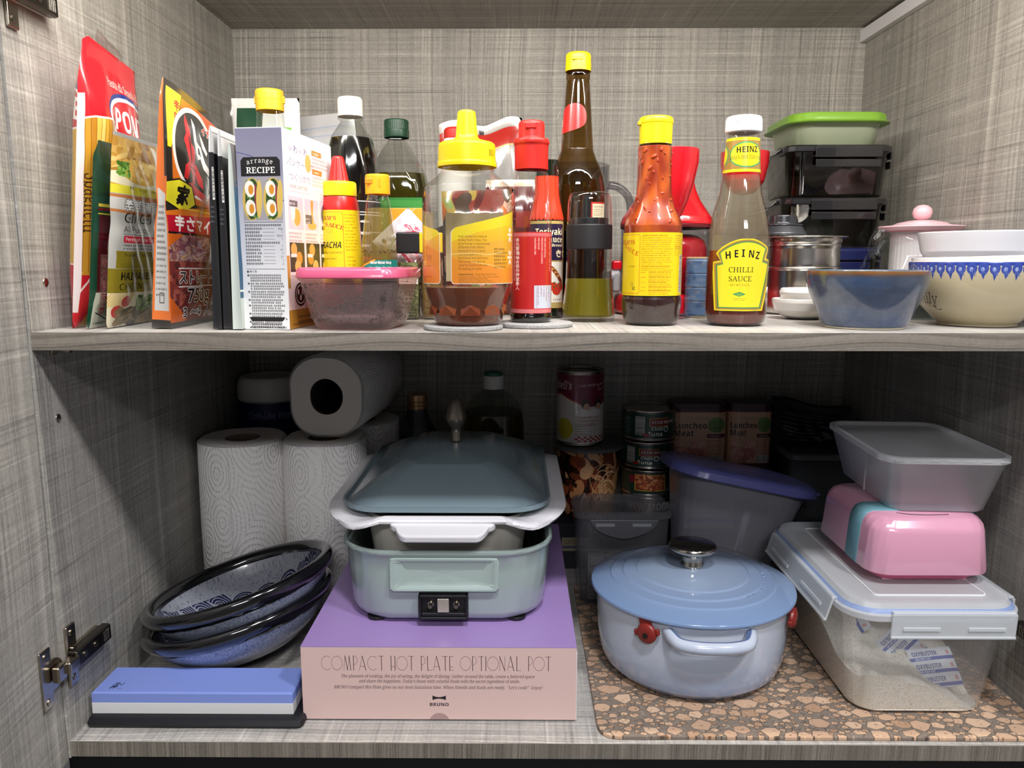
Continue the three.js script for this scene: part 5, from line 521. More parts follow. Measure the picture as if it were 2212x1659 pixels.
// blue glazed bowl
{ const g = thing('blue_bowl', 'blue grey glazed bowl with a brown rim at the shelf front', 'bowl', [0.3450, 0, -0.0650]), glz = print(1024, 320, (x, w, h) => { const gr = x.createLinearGradient(0, 0, 0, h); gr.addColorStop(0, '#8a5a22'); gr.addColorStop(0.05, '#6a4a34'); gr.addColorStop(0.09, '#3d4656'); gr.addColorStop(0.5, '#465266'); gr.addColorStop(0.95, '#3c4c68'); gr.addColorStop(1, '#2a3038'); x.fillStyle = gr; x.fillRect(0, 0, w, h); const r = rnd(8); for (let i = 0; i < 120; i++) E(x, ['rgba(50,90,150,.10)', 'rgba(120,124,130,.10)', 'rgba(36,50,86,.12)', 'rgba(96,104,118,.12)'][i % 4], r() * w, 30 + r() * h, 30 + r() * 80, 14 + r() * 50); for (let i = 0; i < 5000; i++) B(x, ['rgba(110,130,160,.16)', 'rgba(20,30,60,.16)', 'rgba(150,140,125,.10)'][i % 3], r() * w, 24 + r() * h, 2 + r() * 3, 2); }, 0.18, { clearcoat: 0.8, clearcoatRoughness: 0.1 });
  g.scale.setScalar(0.955); part(g, 'bowl_outside', lathe([[40.6, 1.6], [42, 4], [44.4, 10.5], [50.6, 24.8], [55.6, 36], [58.8, 46], [59.6, 55], [59.2, 58.6]], { seg: 96, ease: 0 }), glz); part(g, 'bowl_inside', lathe([[59.2, 58.6], [58, 59.2], [56.8, 57.6], [55, 46], [47, 26], [38, 12], [0, 6]], { seg: 96, ease: 0 }), phy(0x55606e, 0.2, { clearcoat: 0.8 })); part(g, 'foot', lathe([[0, 0.4], [40, 0.4], [41, 1.8], [39, 2.2]], { ease: 0.2 }), std(0xcabfa6, 0.7)); }
// cream bowl with the blue rim, two white bowls in it
{ const z = -0.092, x0 = 0.4730, g = thing('cream_bowl', 'cream stoneware bowl with a painted blue rim at the right end', 'bowl', [x0, 0, z]), glz = print(1600, 420, (x, w, h) => { const gr = x.createLinearGradient(0, 0, 0, h); gr.addColorStop(0, '#c9bd9c'); gr.addColorStop(1, '#b9ab88'); x.fillStyle = gr; x.fillRect(0, 0, w, h); const r = rnd(4); B(x, '#2c3f94', 0, 0, w, 20); for (let k = 0; k < 44; k++) { const a = k * w / 44; E(x, '#3a4c9c', a, 36, 17, 32); E(x, '#9fabd2', a - 2, 40, 6, 12); G(x, '#3a4c9c', a - 8, 58, a + 9, 58, a + 2, 94 + r() * 16); for (let q = 0; q < 6; q++) L(x, '#5a6cb4', 2, a - 14 + r() * 28, 30 + r() * 30, a - 10 + r() * 24, 60 + r() * 20); } T(x, 'Family', 620, 250, 92, '#2c2826', { st: 'italic', f: 'serif', sx: 0.62, a: 'right' }); x.strokeStyle = '#2c2826'; x.lineWidth = 5; x.beginPath(); x.arc(612, 280, 16, 0.4, 4.6); x.stroke(); }, 0.25, { clearcoat: 0.6 });
  const out = [[35, 2], [40, 6], [55, 21], [63, 40], [66.2, 54], [67, 62.5], [66.4, 64.5]]; part(g, 'bowl_outside', lathe(out, { seg: 96, ease: 0, from: PI - 0.5 }), glz); part(g, 'bowl_inside', lathe([[66.4, 64.5], [65.2, 64.9], [64, 63], [60, 42], [51, 24], [36, 10], [0, 7]], { seg: 96, ease: 0 }), phy(0xcfc4a6, 0.25)); part(g, 'foot', lathe([[0, 0.4], [36, 0.4], [36.4, 2], [35, 3]], { ease: 0.3 }), std(0xb9ac8e, 0.5));
  const w = phy(0xe6e5e8, 0.22, { clearcoat: 0.6 }), bowl = (R, h, y, k) => [[0, 0.5], [R * 0.5, 0.5], [R * 0.52, 2], [R * 0.8, h * 0.35], [R * 0.93, h * 0.62], [R * 0.955, h * 0.86], [R, h * 0.88], [R, h], [R - 2, h], [R - 3.5, h * 0.8], [R * 0.74, h * 0.34], [0, 5]];
  const b1 = thing('white_bowl', 'plain white bowl tilted inside the cream bowl, under the other white one', 'bowl', [x0 + 0.0005, 0.020, z], 0, 'white bowls'); b1.rotation.z = 0.035; part(b1, 'bowl', lathe(bowl(63.5, 51), { seg: 96, ease: 0.5 }), w);
  const b2 = thing('white_bowl', 'plain white bowl with upright rim nested on top at the right end', 'bowl', [x0 + 0.002, 0.045, z], 0, 'white bowls'); part(b2, 'bowl', lathe([[0, 0.5], [32, 0.5], [34, 2], [52, 18], [59, 30], [61, 40], [63, 48.6], [61.6, 49.6], [59.4, 48], [55, 30], [0, 6]], { seg: 96, ease: 0.5 }), w); }
// ---------------------------------------------------------------- fittings on the cabinet walls
const nickel = phy(0xb3aa9c, 0.22, { metalness: 1 }), darkMetal = phy(0x6a655e, 0.3, { metalness: 1 });
function screw(parent, x, y, z, s) { part(parent, 'screw', merge([cyl(0.0034, 0.0034, 0.0012, 20).rotateZ(PI / 2), box(0.0014, 0.0044, 0.0009), box(0.0014, 0.0009, 0.0044)]), nickel, [x, y, z]); }
function hinge(label, x, y, s, plate, group) {
  const g = thing('hinge', label, 'hinge', [x, y, 0], 0, group), X = (v) => s * v;
  part(g, 'mounting_plate', merge([rbox(0.0035, 0.064, 0.016, 0.0015, X(0.0018), 0, -0.014), rbox(0.006, 0.018, 0.050, 0.0015, X(0.003), 0, -0.036)]), nickel); screw(g, X(0.004), 0.024, -0.014, s); screw(g, X(0.004), -0.024, -0.014, s);
  part(g, 'arm', merge([rbox(0.003, 0.0165, 0.064, 0.001, X(0.0135), 0, -0.034), rbox(0.008, 0.0025, 0.064, 0.001, X(0.0095), 0.0075, -0.034), rbox(0.008, 0.0025, 0.064, 0.001, X(0.0095), -0.0075, -0.034)]), darkMetal); screw(g, X(0.0152), 0, -0.016, s); screw(g, X(0.0152), 0, -0.036, s); for (let i = 0; i < 4; i++) part(g, 'arm_rib', rbox(0.001, 0.011, 0.0012, 0.0004, X(0.0153), 0, -0.052 - i * 0.0028), nickel);
  if (plate) { part(g, 'knuckle', merge([rbox(0.010, 0.012, 0.018, 0.002, X(0.011), -0.001, 0.004), rbox(0.008, 0.016, 0.014, 0.002, X(0.008), -0.002, 0.018)]), nickel); part(g, 'cup_plate', merge([rbox(0.0022, 0.060, 0.017, 0.001, X(0.0022), -0.003, 0.030), cyl(0.0155, 0.0155, 0.0024, 32).rotateZ(PI / 2).translate(X(0.002), -0.003, 0.019)]), nickel); screw(g, X(0.0036), 0.020, 0.030, s); screw(g, X(0.0036), -0.026, 0.030, s); }
}
hinge('lower cabinet hinge of nickel plated steel on the left side by the whetstone', XL, -0.327, 1, true); hinge('upper cabinet hinge of nickel plated steel in the top left corner', XL, 0.302, 1, true); hinge('cabinet hinge arm on the right wall beside the rice box', XR, -0.320, -1, false);
[['small metal screw cap on the left wall above the shelf', 0.0452], ['small metal screw cap on the left wall below the shelf', -0.0872]].forEach(([l, y]) => { const g = thing('screw_cap', l, 'screw', [XL, y, -0.031]); part(g, 'cap', new THREE.SphereGeometry(0.0044, 20, 12).scale(0.35, 1, 1), nickel); });
{ const g = thing('shelf_pin', 'metal shelf support pin under the left end of the shelf', 'shelf pin', [XL, -0.0200, -0.032]); part(g, 'pin', cyl(0.003, 0.003, 0.018, 20).rotateZ(PI / 2).translate(0.009, 0, 0), nickel); part(g, 'bracket', rbox(0.002, 0.008, 0.010, 0.0008, 0.001, -0.001, 0), nickel); }
{ const g = thing('pin_plug', 'round grey plug in the right wall under the white strip', 'plug', [XR, 0.3905, -0.505]); part(g, 'plug', cyl(0.0042, 0.0042, 0.0016, 24).rotateZ(PI / 2), std(0xa9a49a, 0.5)); }
{ const g = thing('cable_channel', 'white plastic channel running along the top of the right wall', 'cable channel', [0.5400, 0.4125, -0.300]); part(g, 'channel', rbox(0.0108, 0.0185, 0.560, 0.001), std(0xdedde0, 0.45)); }

// ---------------------------------------------------------------- lower compartment
const shell = (rings, o = {}) => loft(rings, { cap1: false, crease: 0.9, ...o });
const frosted = (c = 0xf4f5f5, tr = 0.72, ro = 0.42) => phy(c, ro, { transmission: tr, thickness: 0, side: THREE.DoubleSide, ior: 1.35 });
// two tone whetstone on a black base
{ const g = thing('whetstone', 'blue and white whetstone block on a black holder at the front left', 'whetstone', [-0.3357, YF, -0.060]);
  part(g, 'holder', merge([loft([[0.0008, 0.224, 0.074, 0.006], [0.004, 0.2265, 0.077, 0.007], [0.0082, 0.224, 0.074, 0.007], [0.0102, 0.218, 0.068, 0.006]]), rbox(0.02, 0.002, 0.02, 0.0008, -0.09, 0.001, 0.02), rbox(0.02, 0.002, 0.02, 0.0008, 0.09, 0.001, 0.02)]), std(0x111216, 0.55)); 
  part(g, 'white_stone', rbox(0.2115, 0.0125, 0.0525, 0.0004, -0.0052, 0.0160, 0), std(0xd4d4d2, 0.8)); part(g, 'blue_stone', loft([[0.0222, 0.2112, 0.0522, 0.0006], [0.0322, 0.2112, 0.0522, 0.0006], [0.0338, 0.2080, 0.0490, 0.0006]], { crease: 0.2 }).translate(-0.0052, 0, 0), std(0x7b8ed0, 0.8), null, 'blue upper half');
  part(g, 'printed_mark', new THREE.PlaneGeometry(0.018, 0.014).rotateX(-PI / 2), print(180, 140, (x) => { K(x, '元', 36, 6, 62, '#1c2340', { w: 0.12, skew: 0.25 }); K(x, '押', 26, 66, 66, '#1c2340', { w: 0.12, skew: 0.25 }); L(x, '#1c2340', 4, 104, 126, 160, 126); L(x, '#1c2340', 8, 100, 50, 120, 60, 140, 20); }, 0.8, { clear: true }), [-0.089, 0.03405, 0.013]); }
// stack of two dark rimmed bowls, both tipped
{ const speck = print(1024, 512, (x, w, h) => { B(x, '#a4aabc', 0, 0, w, h); const r = rnd(3); for (let i = 0; i < 9000; i++) E(x, ['rgba(40,60,110,.55)', 'rgba(150,156,170,.6)', 'rgba(58,76,124,.5)', 'rgba(90,104,140,.5)', 'rgba(170,172,178,.5)'][i % 5], r() * w, r() * h, 2 + r() * 4, 1.5 + r() * 3, r() * 3); }, 0.3, { clearcoat: 0.6 });
  const inside = print(1024, 1024, (x, w, h) => { B(x, '#878a92', 0, 0, w, h); const r = rnd(5); for (let i = 0; i < 7000; i++) E(x, ['rgba(52,60,84,.4)', 'rgba(150,152,158,.45)', 'rgba(96,100,116,.4)', 'rgba(120,122,128,.4)'][i % 4], r() * w, r() * h, 2 + r() * 5, 2 + r() * 3, r() * 3); x.save(); x.beginPath(); x.arc(560, 600, 500, 0, 7); x.clip(); for (let j = 0; j < 12; j++) for (let i = -1; i < 9; i++) { const cx = i * 130 + (j % 2) * 65 - 20, cy = 120 + j * 62 + Math.max(0, 560 - cx) * 0.3; E(x, '#858891', cx, cy + 66, 66, 66); for (let k = 0; k < 5; k++) { x.strokeStyle = '#131a3c'; x.lineWidth = 9; x.beginPath(); x.arc(cx, cy + 66, 64 - k * 14, PI, 2 * PI); x.stroke(); } } x.restore(); }, 0.25, { clearcoat: 0.7 });
  speck.map.wrapS = THREE.RepeatWrapping; speck.map.repeat.set(4, 1); const rimM = phy(0x07070a, 0.14, { clearcoat: 1, clearcoatRoughness: 0.08 }), mk = (l, pos, rz, rx) => { const g = thing('speckled_bowl', l, 'bowl', pos, 0, 'speckled bowls'); g.rotation.order = 'ZXY'; g.rotation.z = rz; g.rotation.x = rx;
    part(g, 'bowl_outside', lathe([[38, 0.6], [42, 1], [64, 8], [86, 23], [100, 38], [106.5, 49]], { seg: 96, ease: 0 }), speck); part(g, 'rim', lathe([[106.5, 46], [111, 50], [114, 56.5], [113.4, 62], [109, 65.6], [103, 64], [98.5, 58.5], [98, 53]], { seg: 120, ease: 1.5, wave: (a, h) => (h < 47 ? 1 + 0.006 * Math.sin(a * 23) + 0.004 * Math.sin(a * 41) : 1) }), rimM, null, 'glossy black rim');
    const inn = lathe([[99, 54], [95, 41], [82, 25], [62, 13], [40, 7.5], [0, 7]], { seg: 96, ease: 0 }), P = inn.attributes.position, U = inn.attributes.uv; for (let i = 0; i < P.count; i++) U.setXY(i, 0.5 + P.getX(i) / 0.22, 0.5 - P.getZ(i) / 0.22); part(g, 'bowl_inside', inn, inside); part(g, 'foot', lathe([[0, 0.2], [37, 0.2], [38.4, 1.2], [36, 1.6]], { ease: 0 }), std(0x54565c, 0.7)); };
  mk('blue speckled bowl with a thick black rim, lower one of the tipped pair', [-0.3250, YF + 0.0102, -0.1740], 0.25, -0.04); mk('blue speckled bowl with a thick black rim, upper one showing its wave pattern', [-0.3215, YF + 0.0400, -0.1750], 0.275, -0.05); }
// kitchen paper rolls
{ const pap = (() => { const n = 512, d = new Uint8Array(n * n * 4); const cs = []; const r = rnd(12); for (let i = 0; i < 7; i++) cs.push([r() * n, r() * n]); for (let y = 0; y < n; y++) for (let x = 0; x < n; x++) { let best = 1e9; for (const [a, b] of cs) { let dx = Math.abs(x - a), dy = Math.abs(y - b); dx = Math.min(dx, n - dx); dy = Math.min(dy, n - dy); best = Math.min(best, Math.hypot(dx, dy)); } const ring = best / 13, k = Math.abs(ring - Math.round(ring)), ang = Math.sin(x * 0.62) * Math.sin(y * 0.62); const v = 128 + 110 * Math.max(0, 1 - k * 3.4) * (0.5 + 0.5 * ang); for (let c = 0; c < 3; c++) d[(y * n + x) * 4 + c] = v; d[(y * n + x) * 4 + 3] = 255; } const t = new THREE.DataTexture(d, n, n); t.wrapS = t.wrapT = THREE.RepeatWrapping; t.magFilter = THREE.LinearFilter; t.repeat.set(2, 1.4); t.needsUpdate = true; return t; })();
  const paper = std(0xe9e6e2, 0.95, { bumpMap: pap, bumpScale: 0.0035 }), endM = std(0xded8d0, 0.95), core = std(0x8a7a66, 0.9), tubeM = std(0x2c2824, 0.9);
  const roll = (l, pos, w, d, rr, h, o = {}) => { const g = thing('paper_towel_roll', l, 'paper towel', pos, o.ry || 0, 'paper towel rolls'), r = rnd(o.seed || 2), ph = [r() * 6, r() * 6], wob = (x, y, z) => { const a = Math.atan2(x, z); const k = 1 + 0.012 * Math.sin(3 * a + ph[0] + y * 9) + 0.008 * Math.sin(5 * a + ph[1]); return [x * k, y, z * k]; };
    const hole = (k, y) => [y, 0.046 * k, 0.050 * k, 0.025 * k]; part(g, 'paper', loft([[0.0004, w - 0.006, d - 0.006, rr - 0.003], [0.003, w, d, rr], [h * 0.5, w * 1.01, d * 1.01, rr], [h - 0.003, w, d, rr], [h, w - 0.007, d - 0.007, rr - 0.003]], { cap0: false, cap1: false, seg: 12, warp: wob, crease: 1 }), paper);
    part(g, 'roll_end', loft([[h, w - 0.007, d - 0.007, rr - 0.003], hole(1, h - 0.002)], { cap0: false, cap1: false, seg: 12, warp: wob, crease: 1 }), endM); part(g, 'roll_end', loft([hole(1, 0.001), [0.0004, w - 0.006, d - 0.006, rr - 0.003]], { cap0: false, cap1: false, seg: 12, warp: wob, crease: 1 }), endM); part(g, 'core', loft([hole(1, h - 0.002), hole(0.98, 0.002)], { cap0: false, cap1: false, seg: 12 }), core); return g; };
  roll('white embossed paper towel roll standing left of the others', [-0.3858, YF, -0.3480], 0.118, 0.120, 0.058, 0.237, { seed: 3 }); roll('white embossed paper towel roll standing right behind the hot plate corner', [-0.2725, YF, -0.3560], 0.110, 0.116, 0.046, 0.236, { seed: 5 }); roll('white paper towel roll standing farthest back, mostly hidden by the lying roll', [-0.2480, YF, -0.4850], 0.116, 0.116, 0.052, 0.236, { seed: 8 });
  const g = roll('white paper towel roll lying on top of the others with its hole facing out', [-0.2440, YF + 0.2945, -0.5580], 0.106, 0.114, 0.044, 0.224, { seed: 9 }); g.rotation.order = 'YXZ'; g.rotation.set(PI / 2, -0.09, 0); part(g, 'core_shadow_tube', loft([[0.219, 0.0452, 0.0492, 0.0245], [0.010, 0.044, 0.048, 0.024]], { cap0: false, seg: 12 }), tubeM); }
// wipes canister and bottles at the back
{ const g = thing('wipes_canister', 'round navy wipes canister with a white lid in the back left corner', 'canister', [-0.3990, YF, -0.5150]); part(g, 'body', lathe([[0, 0.5], [45, 0.5], [47, 3], [47, 258], [46, 262]]), std(0x8a8c92, 0.5)); part(g, 'lid', lathe([[47.5, 262], [49.4, 264], [49.4, 282], [47, 292], [44, 298], [40, 299], [39, 297], [0, 297]], { ease: 1.5 }), std(0xe0ddd6, 0.4), null, 'white lid');
  const lab = print(900, 500, (x, w, h) => { B(x, '#101a52', 0, 0, w, h); T(x, 'Cloth-Like Wipes', 300, 110, 70, '#9aa2c4', { sx: 0.8 }); T(x, 'antibacterial wet wipes providing', 330, 190, 44, '#5a65a0', { sx: 0.8 }); T(x, 'clean hands', 360, 240, 44, '#5a65a0', { sx: 0.8 }); G(x, '#8a8c92', 240, 250, 240, h, 480, h); }, 0.4); patch([[47.2, 150], [47.2, 260]], 3.3, 0.1, lab, g, 'label'); }
{ const g = thing('gold_cap_bottle', 'dark glass bottle with a gold screw cap behind the hot plate', 'bottle', [-0.1600, YF, -0.5000]); part(g, 'bottle_glass', lathe([[0, 0.5], [31, 0.5], [33, 4], [33, 190], [30, 210], [19, 235], [15.6, 246], [15.6, 250]]), phy(0x0a0e22, 0.08, { clearcoat: 1 })); part(g, 'cap', lathe([[15.8, 247], [16.3, 248], [16.3, 252], [15.6, 253], [16.2, 254], [16.2, 258], [15.4, 259], [16.2, 260], [16.2, 270], [15, 272], [0, 272.4]], { ease: 0.4 }), phy(0xb8916a, 0.32, { metalness: 0.8 }), null, 'gold screw cap'); }
{ const g = thing('cooking_oil_bottle', 'clear bottle of yellow cooking oil with a white cap and green top', 'oil bottle', [-0.0400, YF, -0.5260]); const pr = [[0, 0.5], [46, 0.5], [50, 4], [50, 190], [49.4, 218], [47, 238], [40, 254], [32, 264], [20, 272], [13.2, 277], [13, 286]]; part(g, 'bottle_plastic', lathe(pr), clearPlastic); part(g, 'oil', lathe([[0, 1.5], [45, 1.5], [49, 5], [49, 190], [48.4, 218], [46, 238], [0, 239]], { ease: 0.3 }), liquid('#d8c92a', 0.09, 1.4), null, 'yellow oil'); part(g, 'cap', lathe([[16.4, 276], [16.8, 277], [16.8, 296], [16, 297.6], [0, 298]], { ease: 0.6 }), std(0xdcdad6, 0.4)); part(g, 'cap_top', lathe([[15, 298], [15, 302], [13, 303.6], [0, 303.8]], { ease: 0.6 }), std(0x1f6a52, 0.4), null, 'green cap top'); }
// gift box of pink and purple
function deco(x, s, px, py, H, c) { // thin geometric capitals
  const Wd = { C: 0.86, O: 0.92, M: 0.8, P: 0.5, A: 0.72, T: 0.56, H: 0.52, L: 0.5, E: 0.5, I: 0.2, N: 0.66, ' ': 0.42 }, thick = H * 0.05, thin = H * 0.02; let a = px;
  for (const ch of s) { const w = Wd[ch] * H; if (!x) { a += w + H * 0.06; continue; } const t = py - H, arc = (cx, cy, r, s0, s1) => { x.strokeStyle = c; x.lineWidth = thin; x.beginPath(); x.arc(cx, cy, r, s0, s1); x.stroke(); }, V = (u, lw) => L(x, c, lw, a + u, t, a + u, py), Z = (u0, y0, u1, y1, lw) => L(x, c, lw, a + u0 * H, t + y0 * H, a + u1 * H, t + y1 * H);
    if (ch === 'O') { arc(a + H * 0.44, py - H / 2, H * 0.48, 0, 7); } if (ch === 'C') arc(a + H * 0.46, py - H / 2, H * 0.48, 0.9, 5.4); if (ch === 'M') { Z(0.06, 1, 0.2, 0, thin); Z(0.2, 0, 0.4, 1, thick); Z(0.4, 1, 0.56, 0, thin); Z(0.56, 0, 0.68, 1, thick); } if (ch === 'P') { V(H * 0.08, thick); arc(a + H * 0.12, t + H * 0.3, H * 0.3, -1.6, 1.6); } if (ch === 'A') { Z(0.02, 1, 0.3, 0, thin); Z(0.3, 0, 0.6, 1, thick); Z(0.1, 0.72, 0.5, 0.72, thin); }
    if (ch === 'T') { Z(0, 0.02, 0.52, 0.02, thin); V(H * 0.3, thick); } if (ch === 'H') { V(H * 0.06, thick); V(H * 0.4, thick); Z(0.06, 0.74, 0.4, 0.74, thin); } if (ch === 'L') { V(H * 0.08, thick); Z(0.08, 0.98, 0.46, 0.98, thin); } if (ch === 'E') { V(H * 0.08, thick); Z(0.08, 0.02, 0.4, 0.02, thin); Z(0.08, 0.74, 0.36, 0.74, thin); Z(0.08, 0.98, 0.42, 0.98, thin); } if (ch === 'I') V(H * 0.08, thick); if (ch === 'N') { V(H * 0.06, thin); Z(0.06, 0, 0.52, 1, thick); V(H * 0.52, thin); } a += w + H * 0.06; }
  return a - px;
}
{ const TITLE = 'COMPACT HOT PLATE OPTIONAL POT', front = print(1720, 500, (x, w, h) => { B(x, '#d6b8b0', 0, 0, w, h); x.save(); x.translate(128, 0); x.scale(1440 / deco(null, TITLE, 0, 0, 98), 1); deco(x, TITLE, 0, 162, 98, '#241a20'); x.restore(); const o = { st: 'italic', f: 'serif', a: 'center', sx: 0.9 };
    T(x, 'The pleasure of cooking, the joy of eating, the delight of dining. Gather around the table, create a beloved space', 852, 212, 30, '#2c2024', { ...o, fit: 1212 }); T(x, 'and share the happiness. Today\u0027s feasts with colorful foods with the secret ingredient of smile.', 862, 246, 30, '#2c2024', { ...o, fit: 1010 }); T(x, 'BRUNO Compact Hot Plate gives us our most luxurious time. When friends and foods are ready,  "Let\u0027s cook!"  Enjoy!', 854, 288, 30, '#2c2024', { ...o, fit: 1310 });
    x.fillStyle = '#17141a'; x.beginPath(); x.moveTo(818, 334); x.quadraticCurveTo(860, 358, 902, 334); x.lineTo(902, 366); x.quadraticCurveTo(860, 346, 818, 366); x.closePath(); x.fill(); T(x, 'BRUNO', 860, 408, 33, '#17141a', { st: 'bold', a: 'center', sx: 1.06 }); x.fillStyle = '#a98a86'; x.beginPath(); x.arc(860, h + 20, 64, PI, 0); x.fill(); }, 0.45);
  const purple = phy(0xa286be, 0.34, { clearcoat: 0.25, clearcoatRoughness: 0.3 }), side = std(0x9c86a8, 0.5), g = thing('pot_gift_box', 'flat pink and purple cardboard box with thin capital lettering under the hot plate', 'box', [-0.0826, YF, -0.2300]);
  part(g, 'tray', rbox(0.283, 0.076, 0.380, 0.001, 0.003, 0.0385, 0), std(0xd9d3d0, 0.5)); part(g, 'lid', new THREE.BoxGeometry(0.2868, 0.0815, 0.384).translate(0, 0.0432, 0), [side, side, purple, side, front, side]); part(g, 'lid_seam', box(0.2869, 0.0008, 0.3842, 0, 0.0836, 0), purple); }
// compact hot plate, deep pot, lid
{ const sage = phy(0x9eaea8, 0.24, { clearcoat: 0.6, clearcoatRoughness: 0.12 }), cream = phy(0xd9d4c8, 0.4), white = phy(0xe4e2e4, 0.24, { clearcoat: 0.6 }), slate = phy(0x7b8d94, 0.2, { clearcoat: 0.8, clearcoatRoughness: 0.1 }), black = std(0x131315, 0.4), y0 = YF + 0.0840;
  const h = thing('hot_plate', 'sage green rectangular hot plate body with black power socket on the gift box', 'hot plate', [-0.0800, y0, -0.2520]);
  part(h, 'body', tub([[0.0025, 0.192, 0.300, 0.044], [0.0035, 0.205, 0.312, 0.048], [0.0075, 0.215, 0.322, 0.051], [0.015, 0.221, 0.328, 0.053], [0.060, 0.2275, 0.334, 0.054], [0.081, 0.2310, 0.338, 0.055], [0.083, 0.2365, 0.343, 0.057], [0.0855, 0.2380, 0.3445, 0.0575], [0.0875, 0.2365, 0.343, 0.057]], 0.0035, { seg: 12, crease: 0.9 }), sage);
  part(h, 'heater_well', loft([[0.030, 0.185, 0.305, 0.045], [0.036, 0.185, 0.305, 0.045]], { seg: 8 }), black); for (const [a, b] of [[-0.078, 0.145], [0.078, 0.145], [-0.078, -0.135], [0.078, -0.135]]) part(h, 'foot', lathe([[0, 0.2], [10, 0.2], [11, 1], [11, 4.5], [0, 4.5]]).translate(a, 0, b), black);
  { const zf = 0.1668, rec = new THREE.Group(); const ring = (w, hh, r, z) => { const p = rrect(w, hh, r).getSpacedPoints(63); return p.map((q) => [q.x, q.y, z]); }; const rs = [ring(0.119, 0.0375, 0.004, -0.004), ring(0.1186, 0.0372, 0.004, 0.0034), ring(0.1165, 0.0355, 0.004, 0.0046), ring(0.110, 0.0315, 0.003, 0.0044), ring(0.101, 0.0255, 0.003, 0.0022), ring(0.084, 0.0175, 0.004, 0.0008)], pos = [], idx = [], n = rs[0].length; rs.forEach((q) => q.forEach((v) => pos.push(...v))); for (let k = 0; k < rs.length - 1; k++) for (let i = 0; i < n; i++) { const a = k * n + i, b = k * n + (i + 1) % n; idx.push(a, b, a + n, b, b + n, a + n); } const c = pos.length / 3; pos.push(0, 0, 0.0006); for (let i = 0; i < n; i++) idx.push((rs.length - 1) * n + i, (rs.length - 1) * n + (i + 1) % n, c); const gg = new THREE.BufferGeometry(); gg.setAttribute('position', new THREE.Float32BufferAttribute(pos, 3)); gg.setAttribute('uv', new THREE.Float32BufferAttribute(new Float32Array(pos.length / 3 * 2), 2)); gg.setIndex(idx);
    const m = part(h, 'handle_recess', toCreasedNormals(gg, 0.35), sage, [0.0, 0.0600, zf + 0.0002]); m.rotation.x = -0.067;
    const s = part(h, 'power_socket', merge([rbox(0.0535, 0.003, 0.010, 0.0008, 0, 0.0125, 0), rbox(0.0535, 0.003, 0.010, 0.0008, 0, -0.0125, 0), rbox(0.003, 0.028, 0.010, 0.0008, -0.0255, 0, 0), rbox(0.003, 0.028, 0.010, 0.0008, 0.0255, 0, 0), box(0.051, 0.025, 0.002, 0, 0, -0.004), rbox(0.048, 0.004, 0.006, 0.001, 0, -0.009, 0)]), black, [-0.0012, 0.0240, 0.1685]);
    for (const a of [-0.014, 0.014]) part(s, 'pin', merge([cyl(0.0022, 0.0022, 0.010, 20).rotateX(PI / 2), cyl(0.0034, 0.0034, 0.001, 20).rotateX(PI / 2).translate(0, 0, -0.003)]), nickel, [a, 0.0015, 0.001]); part(s, 'earth_plate', rbox(0.0125, 0.0155, 0.003, 0.0006), phy(0xd2cbb8, 0.3, { metalness: 0.7 }), [0, 0.002, 0.003]); }
  const p = thing('ceramic_pot', 'white ceramic coated pot with side wings and front handle set into the hot plate', 'pot', [-0.0820, y0 + 0.0430, -0.2700]);
  part(p, 'basin', tub([[0, 0.160, 0.290, 0.04], [0.006, 0.172, 0.304, 0.046], [0.070, 0.187, 0.322, 0.05]], 0.003, { seg: 10, crease: 0.9 }), cream);
  const droop = (x, y, z) => [x, y - 0.0085 * ss(Math.abs(x), 0.062, 0.105) * ss(Math.abs(z), 0.09, 0.165), z + Math.sign(z) * 0.010 * ss(Math.abs(x), 0.050, 0.085) * ss(Math.abs(z), 0.12, 0.165) * (1 - ss(Math.abs(x), 0.095, 0.13))];
  part(p, 'rim', loft([[0.070, 0.186, 0.321, 0.05], [0.0705, 0.240, 0.337, 0.062], [0.0715, 0.273, 0.3465, 0.068], [0.0745, 0.2765, 0.3485, 0.069], [0.0765, 0.274, 0.3465, 0.068], [0.0775, 0.252, 0.336, 0.062], [0.0755, 0.200, 0.326, 0.052], [0.070, 0.183, 0.316, 0.048]], { cap0: false, cap1: false, seg: 14, warp: droop, crease: 0.9 }), white);
  for (const s of [1, -1]) { const sh = new THREE.Shape(); sh.moveTo(-0.056, 0); sh.lineTo(0.056, 0); sh.lineTo(0.056, 0.008); sh.quadraticCurveTo(0.0555, 0.014, 0.049, 0.0165); const q = s > 0 ? 0.0355 : 0.0265; sh.quadraticCurveTo(0.044, q, 0.036, q); sh.lineTo(-0.036, q); sh.quadraticCurveTo(-0.044, q, -0.049, 0.0165); sh.quadraticCurveTo(-0.0555, 0.014, -0.056, 0.008); sh.closePath(); const m = part(p, 'handle', slab(sh, 0.0085, 0.002), white, [0.0, s > 0 ? 0.0745 : 0.0745, s * 0.166]); m.rotation.set(PI / 2 + 0.24, 0, s > 0 ? 0 : PI); if (s < 0) m.rotation.set(PI / 2 - 0.10, 0, PI); }
  const l = part(p, 'lid', loft([[0.002, 0.232, 0.326, 0.048], [0.003, 0.2385, 0.3325, 0.050], [0.006, 0.2405, 0.3345, 0.051], [0.0085, 0.2385, 0.3325, 0.050], [0.0085, 0.233, 0.327, 0.048], [0.0055, 0.229, 0.323, 0.047], [0.0060, 0.224, 0.318, 0.045], [0.0110, 0.211, 0.306, 0.042], [0.0215, 0.178, 0.266, 0.036], [0.0312, 0.140, 0.218, 0.030], [0.0370, 0.114, 0.187, 0.026], [0.0386, 0.107, 0.178, 0.024], [0.0389, 0.096, 0.168, 0.020]], { seg: 14, crease: 0.9 }), slate, [-0.0005, 0.0760, -0.0020], 'slate blue raised lid');
